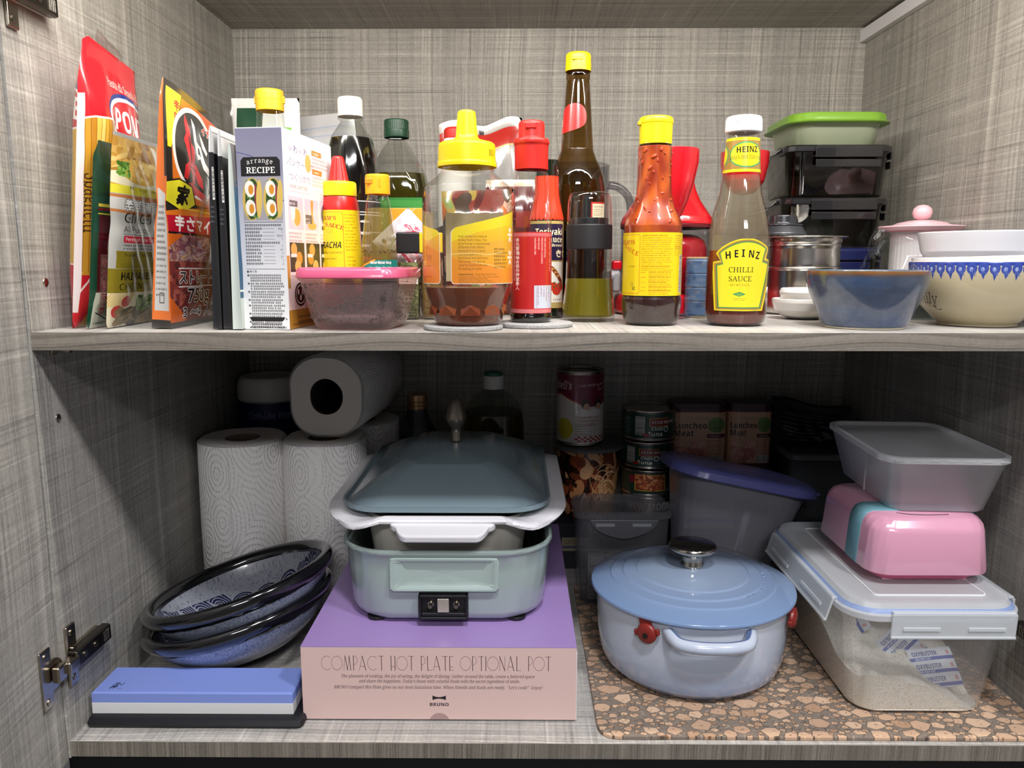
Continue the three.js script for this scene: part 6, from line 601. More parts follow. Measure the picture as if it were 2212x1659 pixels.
  for (const s of [-1, 1]) { const m = part(l, 'embossed_name', new THREE.PlaneGeometry(0.10, 0.024), print(500, 120, (x) => T(x, 'BRUNO', 250, 96, 100, '#75868c', { a: 'center', sx: 1.1 }), 0.25, { clear: true }), [s * 0.0860, 0.0236, 0.0]); m.rotation.order = 'YXZ'; m.rotation.set(-PI / 2 + 0.55, s * PI / 2, 0); }
  part(l, 'knob', lathe([[0, 39], [7.2, 39], [7.6, 41], [6.8, 52], [7, 57], [10.5, 62], [13.2, 68], [13.6, 73], [12, 80], [10.2, 86], [8.4, 92], [5, 97], [0, 98.6]], { ease: 0 }).translate(0, 0, -0.026), phy(0x9a9184, 0.38, { metalness: 0.9 }), null, 'plain silver knob'); }
// cork mat
{ const cork = print(1500, 1280, (x, w, h) => { B(x, '#7a6e62', 0, 0, w, h); const r = rnd(21); for (let i = 0; i < 9000; i++) { const a = r() * w, b = r() * h, t = r() * 6; x.strokeStyle = ['#54493e', '#98897a', '#463c33', '#ab9a86', '#82746a'][i % 5]; x.lineWidth = 1 + r() * 2; x.beginPath(); x.arc(a, b, 2 + r() * 9, t, t + 2.4); x.stroke(); }
    const placed = []; for (let i = 0; i < 9000; i++) { const a = r() * w, b = r() * h, R = (i < 1300 ? 34 : 15) * (0.55 + r() * 0.6); if (placed.some(([c, d, q]) => Math.hypot(a - c, b - d) < (R + q) * 0.82)) continue; placed.push([a, b, R]); const n = 5 + Math.floor(r() * 3), t = r() * 6, col = ['#b5957a', '#c0a084', '#a8886c', '#ba9a7e', '#c6a88c'][i % 5], P = []; for (let k = 0; k < n; k++) { const an = t + k / n * 2 * PI + (r() - 0.5) * 0.5, q = R * (0.8 + r() * 0.4); P.push(a + Math.cos(an) * q * 1.12, b + Math.sin(an) * q * 0.86); } x.lineJoin = 'round'; G(x, col, ...P); L(x, '#55473a', 2.2, ...P, P[0], P[1]); for (let k = 0; k < 4; k++) E(x, ['rgba(90,56,30,.6)', 'rgba(220,184,140,.5)'][k % 2], a + (r() - 0.5) * R, b + (r() - 0.5) * R, 1.5 + r() * 3, 1 + r() * 2); } }, 0.9);
  const s = new THREE.Shape(), x0 = 0.0830, x1 = XR - 0.004, z0 = 0.0080, z1 = 0.3900, r = 0.022; s.moveTo(x0 + r, z0); s.lineTo(x1, z0); s.lineTo(x1, z1); s.lineTo(x0 + r, z1); s.quadraticCurveTo(x0, z1, x0, z1 - r); s.lineTo(x0, z0 + r); s.quadraticCurveTo(x0, z0, x0 + r, z0);
  const geo = slab(s, 0.0040, 0.0008), P = geo.attributes.position, U = geo.attributes.uv; for (let i = 0; i < P.count; i++) U.setXY(i, (P.getX(i) - x0) / 0.4595, (P.getY(i) - z0) / 0.39);
  const g = thing('cork_mat', 'coarse grained cork mat with a rounded front corner under the blue pot', 'mat', [0, YF + 0.0002, 0]); part(g, 'mat', geo.rotateX(-PI / 2), cork); }
const MAT = YF + 0.0043;
// enamelled casserole
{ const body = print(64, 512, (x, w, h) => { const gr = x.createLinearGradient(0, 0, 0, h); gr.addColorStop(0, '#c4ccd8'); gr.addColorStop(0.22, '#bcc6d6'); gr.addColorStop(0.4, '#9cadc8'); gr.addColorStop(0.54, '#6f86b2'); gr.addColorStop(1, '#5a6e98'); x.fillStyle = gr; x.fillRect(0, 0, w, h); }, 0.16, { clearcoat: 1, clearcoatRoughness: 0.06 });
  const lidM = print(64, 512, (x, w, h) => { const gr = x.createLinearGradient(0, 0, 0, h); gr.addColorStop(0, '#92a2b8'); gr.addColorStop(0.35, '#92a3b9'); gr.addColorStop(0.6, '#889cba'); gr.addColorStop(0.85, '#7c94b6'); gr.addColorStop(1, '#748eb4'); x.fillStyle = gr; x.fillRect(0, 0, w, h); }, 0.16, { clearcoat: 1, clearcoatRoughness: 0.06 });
  const c = [0.2060, -0.1640], p = thing('casserole_pot', 'round pale blue enamelled casserole pot standing on the cork mat', 'pot', [c[0], MAT, c[1]]), steel = phy(0xbfbab0, 0.16, { metalness: 1 });
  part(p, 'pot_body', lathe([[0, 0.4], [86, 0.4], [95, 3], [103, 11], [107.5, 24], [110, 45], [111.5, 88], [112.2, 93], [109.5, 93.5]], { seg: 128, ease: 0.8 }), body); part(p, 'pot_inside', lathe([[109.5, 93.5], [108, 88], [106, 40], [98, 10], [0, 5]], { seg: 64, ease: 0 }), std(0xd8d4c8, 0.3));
  for (const [a, s] of [[-0.02, 1], [PI - 0.22, 1]]) { const hd = part(p, 'handle', tube([[-0.044, 0.084, 0.098], [-0.041, 0.083, 0.112], [-0.035, 0.081, 0.122], [-0.018, 0.0805, 0.1285], [0, 0.0805, 0.1300], [0.018, 0.0805, 0.1285], [0.035, 0.081, 0.122], [0.041, 0.083, 0.112], [0.044, 0.084, 0.098]], 0.0068, 60, 16), body); hd.rotation.y = a; }
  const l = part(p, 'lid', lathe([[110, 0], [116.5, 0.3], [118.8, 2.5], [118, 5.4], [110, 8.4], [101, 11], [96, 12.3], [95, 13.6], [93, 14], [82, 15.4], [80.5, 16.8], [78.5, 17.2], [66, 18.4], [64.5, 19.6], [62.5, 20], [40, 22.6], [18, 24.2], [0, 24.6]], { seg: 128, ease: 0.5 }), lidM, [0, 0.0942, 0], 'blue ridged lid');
  part(l, 'knob', lathe([[0, 24], [13, 24], [13.6, 27], [12, 31], [11.8, 37], [16, 41], [26, 45], [28.4, 48], [27, 51.4], [19, 53.4], [0, 54.4]], { ease: 0.6 }), steel, null, 'brushed steel knob');
  const { FontLoader } = await import('three/addons/loaders/FontLoader.js'), { TextGeometry } = await import('three/addons/geometries/TextGeometry.js'), font = await new FontLoader().loadAsync('fonts/droid/droid_sans_bold.typeface.json');
  part(l, 'raised_lettering', merge('LE CREUSET'.split('').map((ch, i) => { if (ch === ' ') return null; const t = new TextGeometry(ch, { font, size: 0.0085, depth: 0.0012, curveSegments: 4 }); t.translate(-0.003, -0.0842, 0).rotateX(-PI / 2); return t.rotateY(0.62 + i * 0.105).translate(0, 0.0148, 0); }).filter(Boolean)), lidM);
  const redS = phy(0x7e241e, 0.35), eye = std(0x1a0c0a, 0.5); [['red silicone lid spacer shaped like a small pot on the left of the casserole', -0.62], ['red silicone lid spacer shaped like a small pot on the right of the casserole', 1.06]].forEach(([lb, a], i) => { const R = 0.1128, s = thing('lid_spacer', lb, 'lid spacer', [c[0] + R * Math.sin(a), MAT + 0.0800, c[1] + R * Math.cos(a)], a, 'red lid spacers'); s.rotation.z = 0.25; part(s, 'pot_shape', lathe([[0, 0.2], [9, 0.4], [11.4, 2], [11.6, 4], [10.4, 6.6], [6, 8.4], [0, 8.8]], { ease: 0.8 }).rotateX(PI / 2), redS); part(s, 'lug', rbox(0.004, 0.007, 0.005, 0.0015, -0.0128, 0.001, 0.003), redS); part(s, 'lug', rbox(0.004, 0.007, 0.005, 0.0015, 0.0128, 0.001, 0.003), redS); part(s, 'tab', rbox(0.014, 0.010, 0.003, 0.001, 0, 0.0125, 0.0016), redS); part(s, 'dot', cyl(0.0032, 0.0032, 0.001, 20).rotateX(PI / 2), eye, [0, -0.001, 0.0087]); }); }
// rice box
{ const fr = frosted(0xf8f9f9, 0.87, 0.24), lidM = frosted(0xf0f3f4, 0.62, 0.4), cx = 0.4275, cz = -0.1620, g = thing('rice_box', 'large frosted clip-lid storage box part filled with rice at the right', 'storage box', [cx, MAT, cz]);
  part(g, 'box', shell([[0, 0.128, 0.214, 0.020], [0.002, 0.136, 0.222, 0.024], [0.008, 0.142, 0.228, 0.026], [0.112, 0.170, 0.256, 0.030], [0.1145, 0.176, 0.262, 0.032], [0.1145, 0.168, 0.254, 0.029]], { seg: 10 }), fr);
  part(g, 'lid', loft([[0.113, 0.182, 0.266, 0.034], [0.1145, 0.186, 0.270, 0.036], [0.120, 0.186, 0.270, 0.036], [0.1225, 0.178, 0.262, 0.033], [0.126, 0.172, 0.256, 0.030], [0.1300, 0.168, 0.252, 0.028], [0.1308, 0.158, 0.242, 0.024], [0.1300, 0.148, 0.232, 0.020]], { seg: 10, crease: 0.7 }), lidM);
  part(g, 'gasket', loft([[0.1212, 0.1815, 0.2655, 0.0345], [0.1235, 0.179, 0.263, 0.0335], [0.1255, 0.1735, 0.2575, 0.031]], { cap0: false, cap1: false, seg: 10 }), phy(0x7f9fd8, 0.4, { transparent: true, opacity: 0.55 }), null, 'pale blue gasket');
  { const f = (w, d, r) => rrect(w, d, r), o = f(0.118, 0.206, 0.006); o.holes.push(f(0.1155, 0.2035, 0.005)); part(g, 'lid_panel', new THREE.ExtrudeGeometry(o, { depth: 0.0012, bevelEnabled: false }).rotateX(-PI / 2).translate(0.003, 0.1300, 0.004), std(0xe4e6e6, 0.3)); }
  const clip = (w, pos, ry, tilt) => { const m = part(g, 'clip', merge([rbox(w, 0.0265, 0.0026, 0.0012, 0, -0.0105, 0), rbox(w, 0.003, 0.004, 0.0012, 0, -0.0225, 0.0006), rbox(w * 0.98, 0.003, 0.006, 0.0012, 0, 0.003, -0.002), rbox(w * 0.3, 0.004, 0.002, 0.0008, -w * 0.26, -0.013, 0.0018), rbox(w * 0.3, 0.004, 0.002, 0.0008, w * 0.26, -0.013, 0.0018)]), lidM, pos); m.rotation.order = 'YXZ'; m.rotation.set(tilt, ry, 0); };
  clip(0.126, [0.0125, 0.1210, 0.1372], 0, 0.05); clip(0.2, [-0.0955, 0.1210, 0.0], -PI / 2, -0.28); clip(0.2, [0.0952, 0.1210, 0.0], PI / 2, 0); clip(0.126, [0, 0.1210, -0.1372], PI, 0);
  const top = (u, v) => { const x = u - 0.5, z = 0.5 - v; return 0.034 + 0.055 * ss(v, 0.05, 0.75) - 0.034 * ss(u, 0.45, 1.0) + 0.012 * Math.exp(-Math.pow((u - 0.15) / 0.2, 2)) + 0.003 * Math.sin(u * 17 + v * 9) * Math.sin(v * 21); };
  const nx = 40, ny = 50, pos = [], idx = [], uv = [], half = (h) => [lerp(0.0690, 0.083, h / 0.112), lerp(0.112, 0.126, h / 0.112)]; for (const lay of [1, 0]) for (let j = 0; j <= ny; j++) for (let i = 0; i <= nx; i++) { const u = i / nx, v = j / ny, hgt = lay ? top(u, v) : 0.0035, [a, b] = half(hgt), sq = (t) => Math.sign(t) * Math.min(1, Math.abs(t)); let X = (u - 0.5) * 2, Zv = (0.5 - v) * 2; const rr = 0.027; let px = X * a, pz = Zv * b; const ex = Math.abs(px) - (a - rr), ez = Math.abs(pz) - (b - rr); if (ex > 0 && ez > 0) { const l = Math.hypot(ex, ez), k = Math.max(ex, ez) / l; px = Math.sign(px) * (a - rr + ex * k); pz = Math.sign(pz) * (b - rr + ez * k); } pos.push(px, hgt, pz); uv.push(u, v); }
  const M = (nx + 1) * (ny + 1); for (let j = 0; j < ny; j++) for (let i = 0; i < nx; i++) { const a = j * (nx + 1) + i, b = a + 1, c = a + nx + 1, d = c + 1; idx.push(a, b, c, b, d, c, M + a, M + c, M + b, M + b, M + c, M + d); } const edge = (a, b) => idx.push(a, M + a, b, b, M + a, M + b); for (let i = 0; i < nx; i++) { edge(i, i + 1); edge(ny * (nx + 1) + i + 1, ny * (nx + 1) + i); } for (let j = 0; j < ny; j++) { edge((j + 1) * (nx + 1), j * (nx + 1)); edge(j * (nx + 1) + nx, (j + 1) * (nx + 1) + nx); }
  const rg = new THREE.BufferGeometry(); rg.setAttribute('position', new THREE.Float32BufferAttribute(pos, 3)); rg.setAttribute('uv', new THREE.Float32BufferAttribute(uv, 2)); rg.setIndex(idx); const ricePrint = print(700, 900, (x, w, h) => { B(x, '#f0eadc', 0, 0, w, h); const r = rnd(31); for (let i = 0; i < 16000; i++) E(x, ['#f6f1e6', '#d6cdba', '#ece5d6', '#faf6ec', '#cbc2ae'][i % 5], r() * w, r() * h, 4, 1.6, r() * 3); }, 0.9);
  ricePrint.map.wrapS = ricePrint.map.wrapT = THREE.RepeatWrapping; const rice = thing('rice', 'heap of white rice inside the frosted storage box', 'rice', [cx, MAT, cz]); rice.userData.kind = 'stuff'; part(rice, 'rice_heap', boxUV(toCreasedNormals(rg, 0.8), 0.16), ricePrint).userData.kind = 'stuff';
  const pk = print(512, 400, (x, w, h) => { B(x, '#dfe2e8', 0, 0, w, h); for (let i = 0; i < 3; i++) { const y = 30 + i * 130; T(x, 'OXYBUSTER', 40, y + 50, 64, '#42508e', { st: 'bold', sx: 0.8 }); B(x, '#5a6ab0', 0, y + 64, w, 34); T(x, 'DO NOT EAT', 60, y + 92, 30, '#e8eaf2', { st: 'bold' }); B(x, '#d8a0a0', 430, y + 8, 40, 40); } }, 0.5);
  [['desiccant packet with blue print lying in the rice by the left side of the box', -0.060, 0.066, 0.020, 0.9, -0.4, -1.3], ['desiccant packet with blue print in the rice, upper of the two near the front', 0.018, 0.052, 0.066, 1.0, 0.45, 0.25], ['desiccant packet with blue print in the rice, lower of the two near the front', 0.032, 0.036, 0.092, 0.8, 0.1, 0.0]].forEach(([lb, x, y, z, rx, rz, ry], i) => { const s = thing('desiccant_packet', lb, 'desiccant packet', [cx + x, MAT + y - 0.018, cz + z], ry, 'desiccant packets'); s.rotation.x = -rx * 0.9; s.rotation.z = rz; part(s, 'packet', pouch(0.050, 0.042, 0.005, { nx: 14, ny: 14, seed: 70 + i }), pk); }); }
// pink lunch box with the teal band
{ const g = thing('lunch_box', 'glossy pink lunch box with a teal elastic band on the rice box', 'lunch box', [0.4430, MAT + 0.1318, -0.1560]), pk = phy(0xd79bb0, 0.22, { clearcoat: 0.7, clearcoatRoughness: 0.12 });
  part(g, 'base', loft([[0.0005, 0.100, 0.126, 0.016], [0.002, 0.106, 0.132, 0.018], [0.012, 0.126, 0.152, 0.022]], { seg: 10 }), phy(0xd1557e, 0.3)); part(g, 'cover', loft([[0.0115, 0.1325, 0.1585, 0.024], [0.0125, 0.1335, 0.1595, 0.0245], [0.016, 0.1335, 0.1595, 0.0245], [0.056, 0.1275, 0.1535, 0.026], [0.063, 0.124, 0.150, 0.0255], [0.0685, 0.116, 0.142, 0.023], [0.0712, 0.104, 0.130, 0.018]], { seg: 12, crease: 1.2 }), pk); for (const x of [-0.04, 0.04]) part(g, 'foot', rbox(0.012, 0.002, 0.01, 0.0008, x, 0.0006, 0.058), pk);
  part(g, 'band', loft([[0.0095, 0.1300, 0.030, 0.001], [0.0130, 0.1350, 0.030, 0.001], [0.056, 0.1290, 0.030, 0.001], [0.064, 0.1245, 0.030, 0.001], [0.0697, 0.1165, 0.030, 0.001], [0.0724, 0.104, 0.030, 0.001]], { crease: 0.9 }).translate(0, 0, 0.0280), std(0x6a98a2, 0.7), null, 'teal elastic band');
  part(g, 'drawn_line', tube([[-0.030, 0.0712, 0.050], [-0.018, 0.0715, 0.056], [0, 0.0714, 0.058], [0.024, 0.0714, 0.056]], 0.0005, 20, 6), std(0x3a2030, 0.5)); }
// clear takeaway box on top
{ const m = frosted(0xf8fafa, 0.70, 0.3), lm = frosted(0xf8fafa, 0.42, 0.3), a = 0.06, w = 0.140, d = 0.198, g = thing('takeaway_box', 'empty clear plastic takeaway box with its lid on top of the pink lunch box', 'takeaway box', [0.3900 + w / 2 * Math.cos(a) + d / 2 * Math.sin(a), MAT + 0.2036, -0.0930 + w / 2 * Math.sin(a) - d / 2 * Math.cos(a)], -a);
  part(g, 'box', shell([[0, 0.098, 0.156, 0.014], [0.002, 0.104, 0.162, 0.017], [0.056, 0.132, 0.190, 0.022], [0.058, 0.138, 0.196, 0.024]], { seg: 10 }), m); part(g, 'lid', loft([[0.0575, 0.138, 0.196, 0.024], [0.0585, w, d, 0.025], [0.064, w, d, 0.025], [0.0648, 0.137, 0.195, 0.024], [0.0645, 0.131, 0.189, 0.022], [0.0600, 0.128, 0.186, 0.020]], { seg: 10, cap0: false, cap1: false, crease: 0.7 }), lm); part(g, 'lid_panel', loft([[0.0600, 0.1279, 0.1859, 0.020], [0.0601, 0.127, 0.185, 0.020]], { seg: 10, cap0: false }), m);
  for (let i = 0; i < 7; i++) part(g, 'lid_notch', rbox(0.010, 0.0016, 0.0012, 0.0005, -0.054 + i * 0.018, 0.0615, d / 2 + 0.0003), m); part(g, 'side_rib', rbox(0.0014, 0.050, 0.003, 0.0006, -0.0590, 0.031, 0.020), m); }
// tipped tub with the purple lid, and what it leans on
{ const m = frosted(0xe8e8f0, 0.85, 0.3), lm = phy(0x5c5e9e, 0.34, { transmission: 0.3, thickness: 0, side: THREE.DoubleSide }), g = thing('purple_lid_tub', 'frosted tub with a violet blue lid tipped down to the right behind the casserole', 'food tub', [0.2880, -0.3560, -0.3600]); g.scale.setScalar(1.055); g.rotation.order = 'ZXY'; g.rotation.z = -0.205; g.rotation.x = -0.10;
  part(g, 'tub', shell([[0, 0.106, 0.080, 0.026], [0.003, 0.122, 0.096, 0.030], [0.060, 0.149, 0.118, 0.036], [0.112, 0.172, 0.134, 0.042], [0.114, 0.182, 0.142, 0.044]], { seg: 10 }), m); part(g, 'lid', loft([[0.109, 0.193, 0.150, 0.046], [0.1105, 0.197, 0.153, 0.047], [0.117, 0.196, 0.152, 0.047], [0.121, 0.190, 0.146, 0.045], [0.124, 0.178, 0.134, 0.042], [0.1235, 0.166, 0.122, 0.038]], { seg: 12, crease: 0.9 }), lm); part(g, 'lid_tab', rbox(0.016, 0.004, 0.040, 0.0018, 0.1030, 0.1125, 0), lm); }
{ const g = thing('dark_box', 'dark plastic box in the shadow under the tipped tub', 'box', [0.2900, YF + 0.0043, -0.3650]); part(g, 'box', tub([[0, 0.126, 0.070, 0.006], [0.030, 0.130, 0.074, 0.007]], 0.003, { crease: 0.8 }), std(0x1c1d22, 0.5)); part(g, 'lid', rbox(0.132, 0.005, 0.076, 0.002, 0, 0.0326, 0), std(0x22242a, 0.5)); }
{ const m = frosted(0xdcdde2, 0.92, 0.2), g = thing('clear_clip_box', 'clear clip-lid food box with papers inside behind the casserole', 'food box', [0.1450, YF + 0.0043, -0.3540]); const h = 0.135;
  part(g, 'body', shell([[0, 0.112, 0.072, 0.012], [0.003, 0.118, 0.078, 0.014], [h - 0.010, 0.128, 0.086, 0.016]]), m); part(g, 'lid', loft([[h - 0.011, 0.132, 0.090, 0.018], [h - 0.009, 0.135, 0.093, 0.019], [h - 0.002, 0.134, 0.092, 0.019], [h, 0.128, 0.086, 0.016], [h - 0.001, 0.116, 0.074, 0.012]], { crease: 0.7 }), m);
  const s = new THREE.Shape(); s.moveTo(-0.046, 0); s.lineTo(0.046, 0); s.quadraticCurveTo(0.040, -0.020, 0, -0.026); s.quadraticCurveTo(-0.040, -0.020, -0.046, 0); part(g, 'clip', slab(s, 0.003, 0.0008), phy(0x8a8c92, 0.3, { transmission: 0.6, thickness: 0 }), [0, h - 0.010, 0.0455]); for (const x of [-0.026, 0.024]) part(g, 'clip_slot', rbox(0.026, 0.0045, 0.0012, 0.0005), std(0x8e9096, 0.4), [x, h - 0.0165, 0.0488]); part(g, 'papers', box(0.094, 0.066, 0.010, 0, 0.036, 0.024), print(400, 300, (x, w, hh) => { B(x, '#8f8f8c', 0, 0, w, hh); x.strokeStyle = '#4a4a4c'; x.lineWidth = 4; for (let j = 0; j < 4; j++) for (let i = 0; i < 4; i++) x.strokeRect(10 + i * 98, 10 + j * 70, 90, 62); }, 0.6)); }
// cans, noodle cup and cartons at the back
{ const cart = (n, l, x, z, w, d, h, c) => { const g = thing(n, l, 'carton', [x, YF + (z > -0.40 ? 0.0043 : 0), z], 0); part(g, 'carton', rbox(w, h, d, 0.001, 0, h / 2, 0), std(c, 0.7)); part(g, 'tape', box(w * 0.16, 0.0004, d + 0.0006, 0, h + 0.0001, 0), std(0x6a5a44, 0.5)); part(g, 'paper_label', box(w * 0.5, h * 0.3, 0.0006, -w * 0.12, h * 0.55, d / 2 + 0.0002), print(300, 140, (x2, a, b) => { B(x2, '#8f8468', 0, 0, a, b); B(x2, '#39466e', 0, 90, a, 20); small(x2, 20, 40, 240, 3, 18, '#4a4030', 3); }, 0.6)); };
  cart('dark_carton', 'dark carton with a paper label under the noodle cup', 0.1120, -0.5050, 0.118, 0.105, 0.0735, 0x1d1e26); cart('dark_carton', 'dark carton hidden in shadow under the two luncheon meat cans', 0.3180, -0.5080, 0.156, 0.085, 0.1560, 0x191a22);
  const tin = phy(0xb4aea4, 0.25, { metalness: 1 });
  { const g = thing('noodle_cup', 'large printed instant noodle cup with a clear lid under the soup can', 'noodle cup', [0.1125, YF + 0.0740, -0.5050]); part(g, 'cup', lathe([[0, 0.4], [38, 0.4], [40, 2], [53.4, 112], [55, 113.4]], { from: PI }), print(1200, 500, (x, w, h) => { B(x, '#20150f', 0, 0, w, h); const r = rnd(41); for (let i = 0; i < 300; i++) E(x, ['#6a2a1c', '#a5512c', '#c98a5a', '#7a3a24', '#d9a878', '#3a1c14', '#58281c'][i % 7], r() * w, r() * h, 10 + r() * 50, 8 + r() * 30, r() * 3); for (let i = 0; i < 120; i++) { x.strokeStyle = ['#d8a670', '#c48a54', '#e6c090'][i % 3]; x.lineWidth = 5; x.beginPath(); x.arc(650 + r() * 260, 130 + r() * 220, 30 + r() * 50, r() * 6, r() * 6 + 2); x.stroke(); } x.strokeStyle = '#cfc8be'; x.lineWidth = 6; x.beginPath(); x.arc(660, 300, 120, 2.6, 3.8); x.stroke(); }, 0.4)); part(g, 'lid', lathe([[54.6, 112], [57, 113], [57, 116], [54, 118], [0, 118.4]]), frost(0x9a9a98, 0.55)); }
  { const g = thing('soup_can', 'tall soup can with a maroon and white label standing on the noodle cup', 'can', [0.0985, YF + 0.1928, -0.5050]); part(g, 'can', lathe([[0, 0.4], [35, 0.4], [37.6, 1.6], [37.8, 3.4], [36.8, 4.6], [36.8, 114], [37.8, 115.4], [37.6, 117.4], [36.4, 118], [35.8, 115], [34.6, 114], [0, 114]], { ease: 0.4 }), tin);
    part(g, 'label', lathe([[36.9, 6], [36.9, 113]], { seg: 96, ease: 0, from: PI, grow: 0.2 }), print(1500, 700, (x, w, h) => { B(x, '#cfc9bf', 0, 0, w, h); G(x, '#6a1230', 0, 0, w, 0, w, 250, 820, 330, 520, 200, 0, 240); L(x, '#b5502c', 12, 0, 246, 520, 206, 820, 336); T(x, "Campbell's", 640, 150, 110, '#e3dcd4', { st: 'italic', f: 'serif', a: 'right', sx: 0.7 }); T(x, 'Look changes... same', 700, 120, 34, '#d6bcc0', { st: 'italic', f: 'serif', rot: -0.05 }); x.strokeStyle = '#d6c8c8'; x.lineWidth = 8; x.beginPath(); x.arc(960, 130, 30, 0.4, 5.4); x.stroke(); for (const [a, k] of [[790, 1], [930, 0.9]]) { E(x, '#221a1c', a, 300, 48, 50); E(x, '#c99a80', a + 6, 330, 34, 40); E(x, '#e4e0da', a - 30, 390, 80, 40); } E(x, '#c2b43a', 560, 560, 100, 110); small(x, 720, 440, 240, 3, 26, '#a05a5a', 3); x.strokeStyle = '#77706a'; x.lineWidth = 3; x.strokeRect(690, 500, 190, 120); small(x, 700, 530, 170, 4, 18, '#77706a', 4); for (let i = 0; i < 12; i++) for (let j = 0; j < 3; j++) if ((i + j) % 2) B(x, '#a82a34', 680 + i * 30, 630 + j * 20, 30, 20); }, 0.4, { glossy: 0.3 })); part(g, 'pull_rim', new THREE.TorusGeometry(0.0362, 0.0010, 8, 60).rotateX(PI / 2).translate(0, 0.1178, 0), tin); }
  const tunaPrint = print(1500, 240, (x, w, h) => { B(x, '#123c30', 0, 0, w, h); barcode(x, 560, 30, 90, 180, 7, true); B(x, '#c9a23a', 690, 40, 190, 84); B(x, '#7c1a24', 697, 46, 183, 72); T(x, 'AYAM BRAND', 706, 96, 42, '#e8e2d6', { st: 'bold', f: 'serif', sx: 0.8 }); T(x, 'Chilli', 706, 162, 46, '#efebe2', { st: 'bold' }); T(x, 'Tuna', 676, 216, 58, '#efebe2', { st: 'bold' }); for (let i = 0; i < 8; i++) E(x, '#a32620', 640 + i * 6, 200 + (i % 3) * 8, 14, 8); E(x, '#d8d4cc', 850, 150, 26, 30); E(x, '#123c30', 850, 152, 16, 18); small(x, 420, 60, 110, 7, 16, '#8f9a90', 3); }, 0.35, { glossy: 0.4 });
  const tunaPrint2 = print(1500, 240, (x, w, h) => { B(x, '#1a3026', 0, 0, w, h); B(x, '#c9a23a', 596, 20, 290, 190); const r = rnd(9); B(x, '#7a3a26', 604, 28, 274, 174); for (let i = 0; i < 70; i++) E(x, ['#a5532e', '#8a3a22', '#c98a5a', '#b5683c'][i % 4], 610 + r() * 260, 34 + r() * 160, 8 + r() * 30, 6 + r() * 14, r() * 3); B(x, '#7c1a24', 540, 30, 50, 90); small(x, 900, 200, 120, 2, 16, '#9aa098', 3); }, 0.35, { glossy: 0.4 });
  [[0.2545, 'top', 0.12], [0.2055, 'middle', -0.25], [0.1615, 'third', 0.0]].forEach(([t, w, tw], i) => { const h = [0.0478, 0.0428, 0.0418][i], g = thing('tuna_can', ['flat tuna can with a green label, topmost of the stack', 'flat tuna can with a green label, second from the top of the stack', 'flat tuna can showing a food picture, just above the black can'][i], 'can', [0.2045, YF + t - h, -0.4850], tw, 'tuna cans'); const H = h * 1000; part(g, 'can', lathe([[0, 0.4], [39, 0.4], [41.6, 1.4], [41.6, 3], [40.6, 4.2], [40.6, H - 4], [41.6, H - 2.8], [41.4, H - 0.6], [40, H - 0.3], [39.4, H - 2.4], [0, H - 2.6]], { ease: 0.3 }), tin); part(g, 'label', lathe([[40.6, 5], [40.6, H - 4.6]], { seg: 96, ease: 0, from: PI, grow: 0.2 }), i === 2 ? tunaPrint2 : tunaPrint); });
  { const g = thing('black_can', 'black labelled can with white capital lettering at the bottom of the tuna stack', 'can', [0.2045, YF + 0.0003, -0.4850]); part(g, 'can', lathe([[0, 0.4], [38, 0.4], [40.2, 1.6], [39.4, 4], [39.4, 114], [40.2, 116.4], [38.6, 118.4], [0, 118.8]]), tin); part(g, 'label', lathe([[39.4, 5], [39.4, 113]], { seg: 96, ease: 0, from: PI, grow: 0.2 }), print(1400, 640, (x, w, h) => { B(x, '#101014', 0, 0, w, h); T(x, 'NEW MOON', 700, 96, 96, '#d8d2c4', { st: 'bold', a: 'center', sx: 0.8 }); }, 0.35)); }
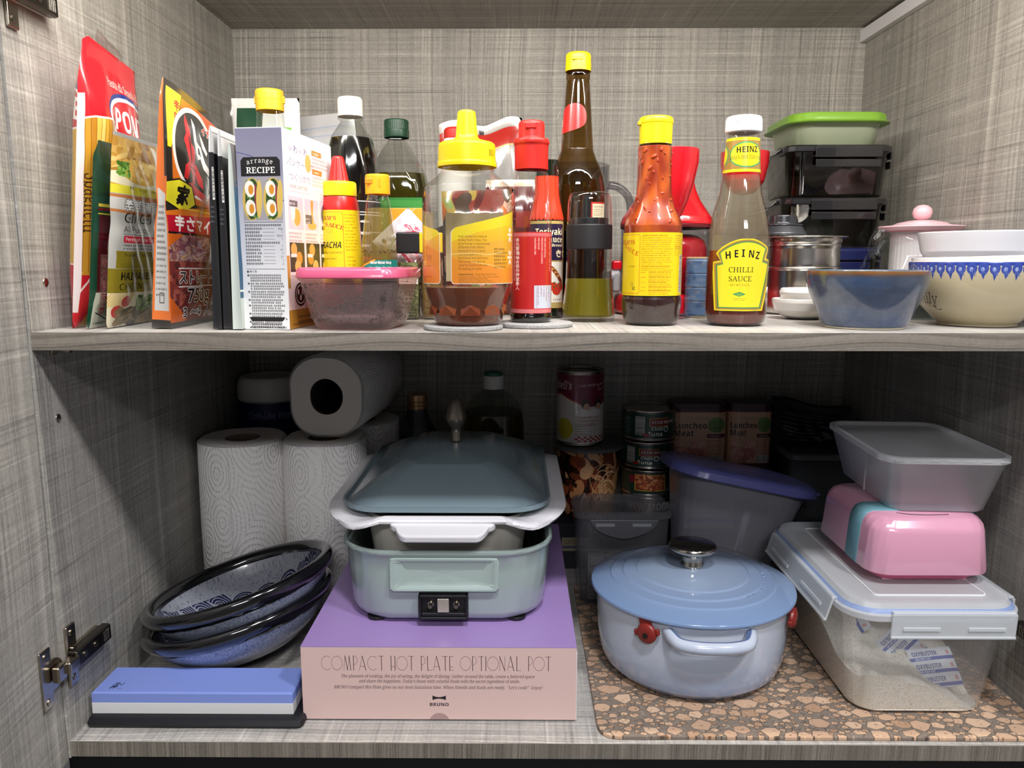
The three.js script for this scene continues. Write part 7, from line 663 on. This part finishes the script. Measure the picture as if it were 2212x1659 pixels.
  const lun = print(1600, 760, (x, w, h) => { B(x, '#c9a184', 0, 0, w, h); B(x, '#5a1c20', 0, 0, w, 20); T(x, 'Premium', 640, 130, 70, '#8f9a5a', { st: 'italic', f: 'serif' }); T(x, 'Luncheon', 480, 250, 118, '#1d1712', { st: 'bold', sx: 0.86 }); T(x, 'Meat', 480, 360, 118, '#1d1712', { st: 'bold', sx: 0.86 }); E(x, '#6a8a4a', 1010, 200, 110, 110); T(x, 'SAMPLE', 1010, 170, 30, '#2e4a22', { a: 'center' }); T(x, 'BULK', 1010, 206, 30, '#2e4a22', { a: 'center' }); T(x, 'OK!', 1010, 262, 56, '#2e4a22', { a: 'center', st: 'bold' }); x.fillStyle = '#4a1a20'; x.beginPath(); x.roundRect(890, 330, 240, 56, 28); x.fill(); small(x, 920, 368, 180, 1, 28, '#e0c8b8', 3); small(x, 890, 430, 230, 8, 22, '#8a3a30', 5); const r = rnd(4); for (let i = 0; i < 40; i++) E(x, ['#c98a80', '#b5706a', '#dba79a'][i % 3], 520 + r() * 330, 480 + r() * 240, 60, 34, r() * 3); barcode(x, 900, 640, 200, 110, 6); }, 0.4, { glossy: 0.3 });
  [['square luncheon meat can with a peach label, left one of the pair', 0.2830, -0.5050, 0.088], ['square luncheon meat can with a peach label, right one of the pair', 0.3640, -0.5080, 0.070]].forEach(([l, x, z, w]) => { const g = thing('luncheon_meat_can', l, 'can', [x, YF + 0.1564, z], 0.0, 'luncheon meat cans'); part(g, 'can', loft([[0, w - 0.004, 0.052, 0.014], [0.0015, w, 0.056, 0.016], [0.100, w, 0.056, 0.016], [0.1030, w - 0.001, 0.055, 0.015], [0.1036, w - 0.008, 0.048, 0.012]], { seg: 8 }), std(0x3a1e24, 0.4)); const lb = loft([[0.008, w + 0.0005, 0.0565, 0.0162], [0.092, w + 0.0005, 0.0565, 0.0162]], { cap0: false, cap1: false, seg: 8 }), P = lb.attributes.position, U = lb.attributes.uv; for (let i = 0; i < P.count; i++) { const fz = P.getZ(i) > 0; U.setXY(i, fz ? 0.5 + P.getX(i) / w * 0.44 : 0.02, (P.getY(i) - 0.008) / 0.084); } part(g, 'label', lb, lun); });
  { const g = thing('navy_bag', 'crumpled dark navy bag lying on the grey box in the back right corner', 'bag', [0.4600, YF + 0.1905, -0.500]); part(g, 'bag', pouch(0.130, 0.078, 0.06, { seed: 91, crumple: 0.010, seal: [0.01, 0.1], top: (u) => 1 - 0.25 * u + 0.04 * Math.sin(u * 8) }), phy(0x10121f, 0.35, { clearcoat: 0.4 })); }
  { const g = thing('grey_lid_box', 'grey frosted box with a flat lid in the back right corner under the navy bag', 'food box', [0.4660, YF + 0.0003, -0.5000]); part(g, 'body', tub([[0, 0.094, 0.116, 0.012], [0.183, 0.108, 0.130, 0.016]], 0.002, { crease: 0.9 }), frost(0x3a3c3e, 0.75)); part(g, 'lid', loft([[0.181, 0.112, 0.134, 0.018], [0.188, 0.112, 0.134, 0.018], [0.190, 0.106, 0.128, 0.016], [0.1885, 0.096, 0.118, 0.012]], { crease: 0.7 }), frost(0x6a6c6c, 0.85)); } }
renderer.render(scene, camera);
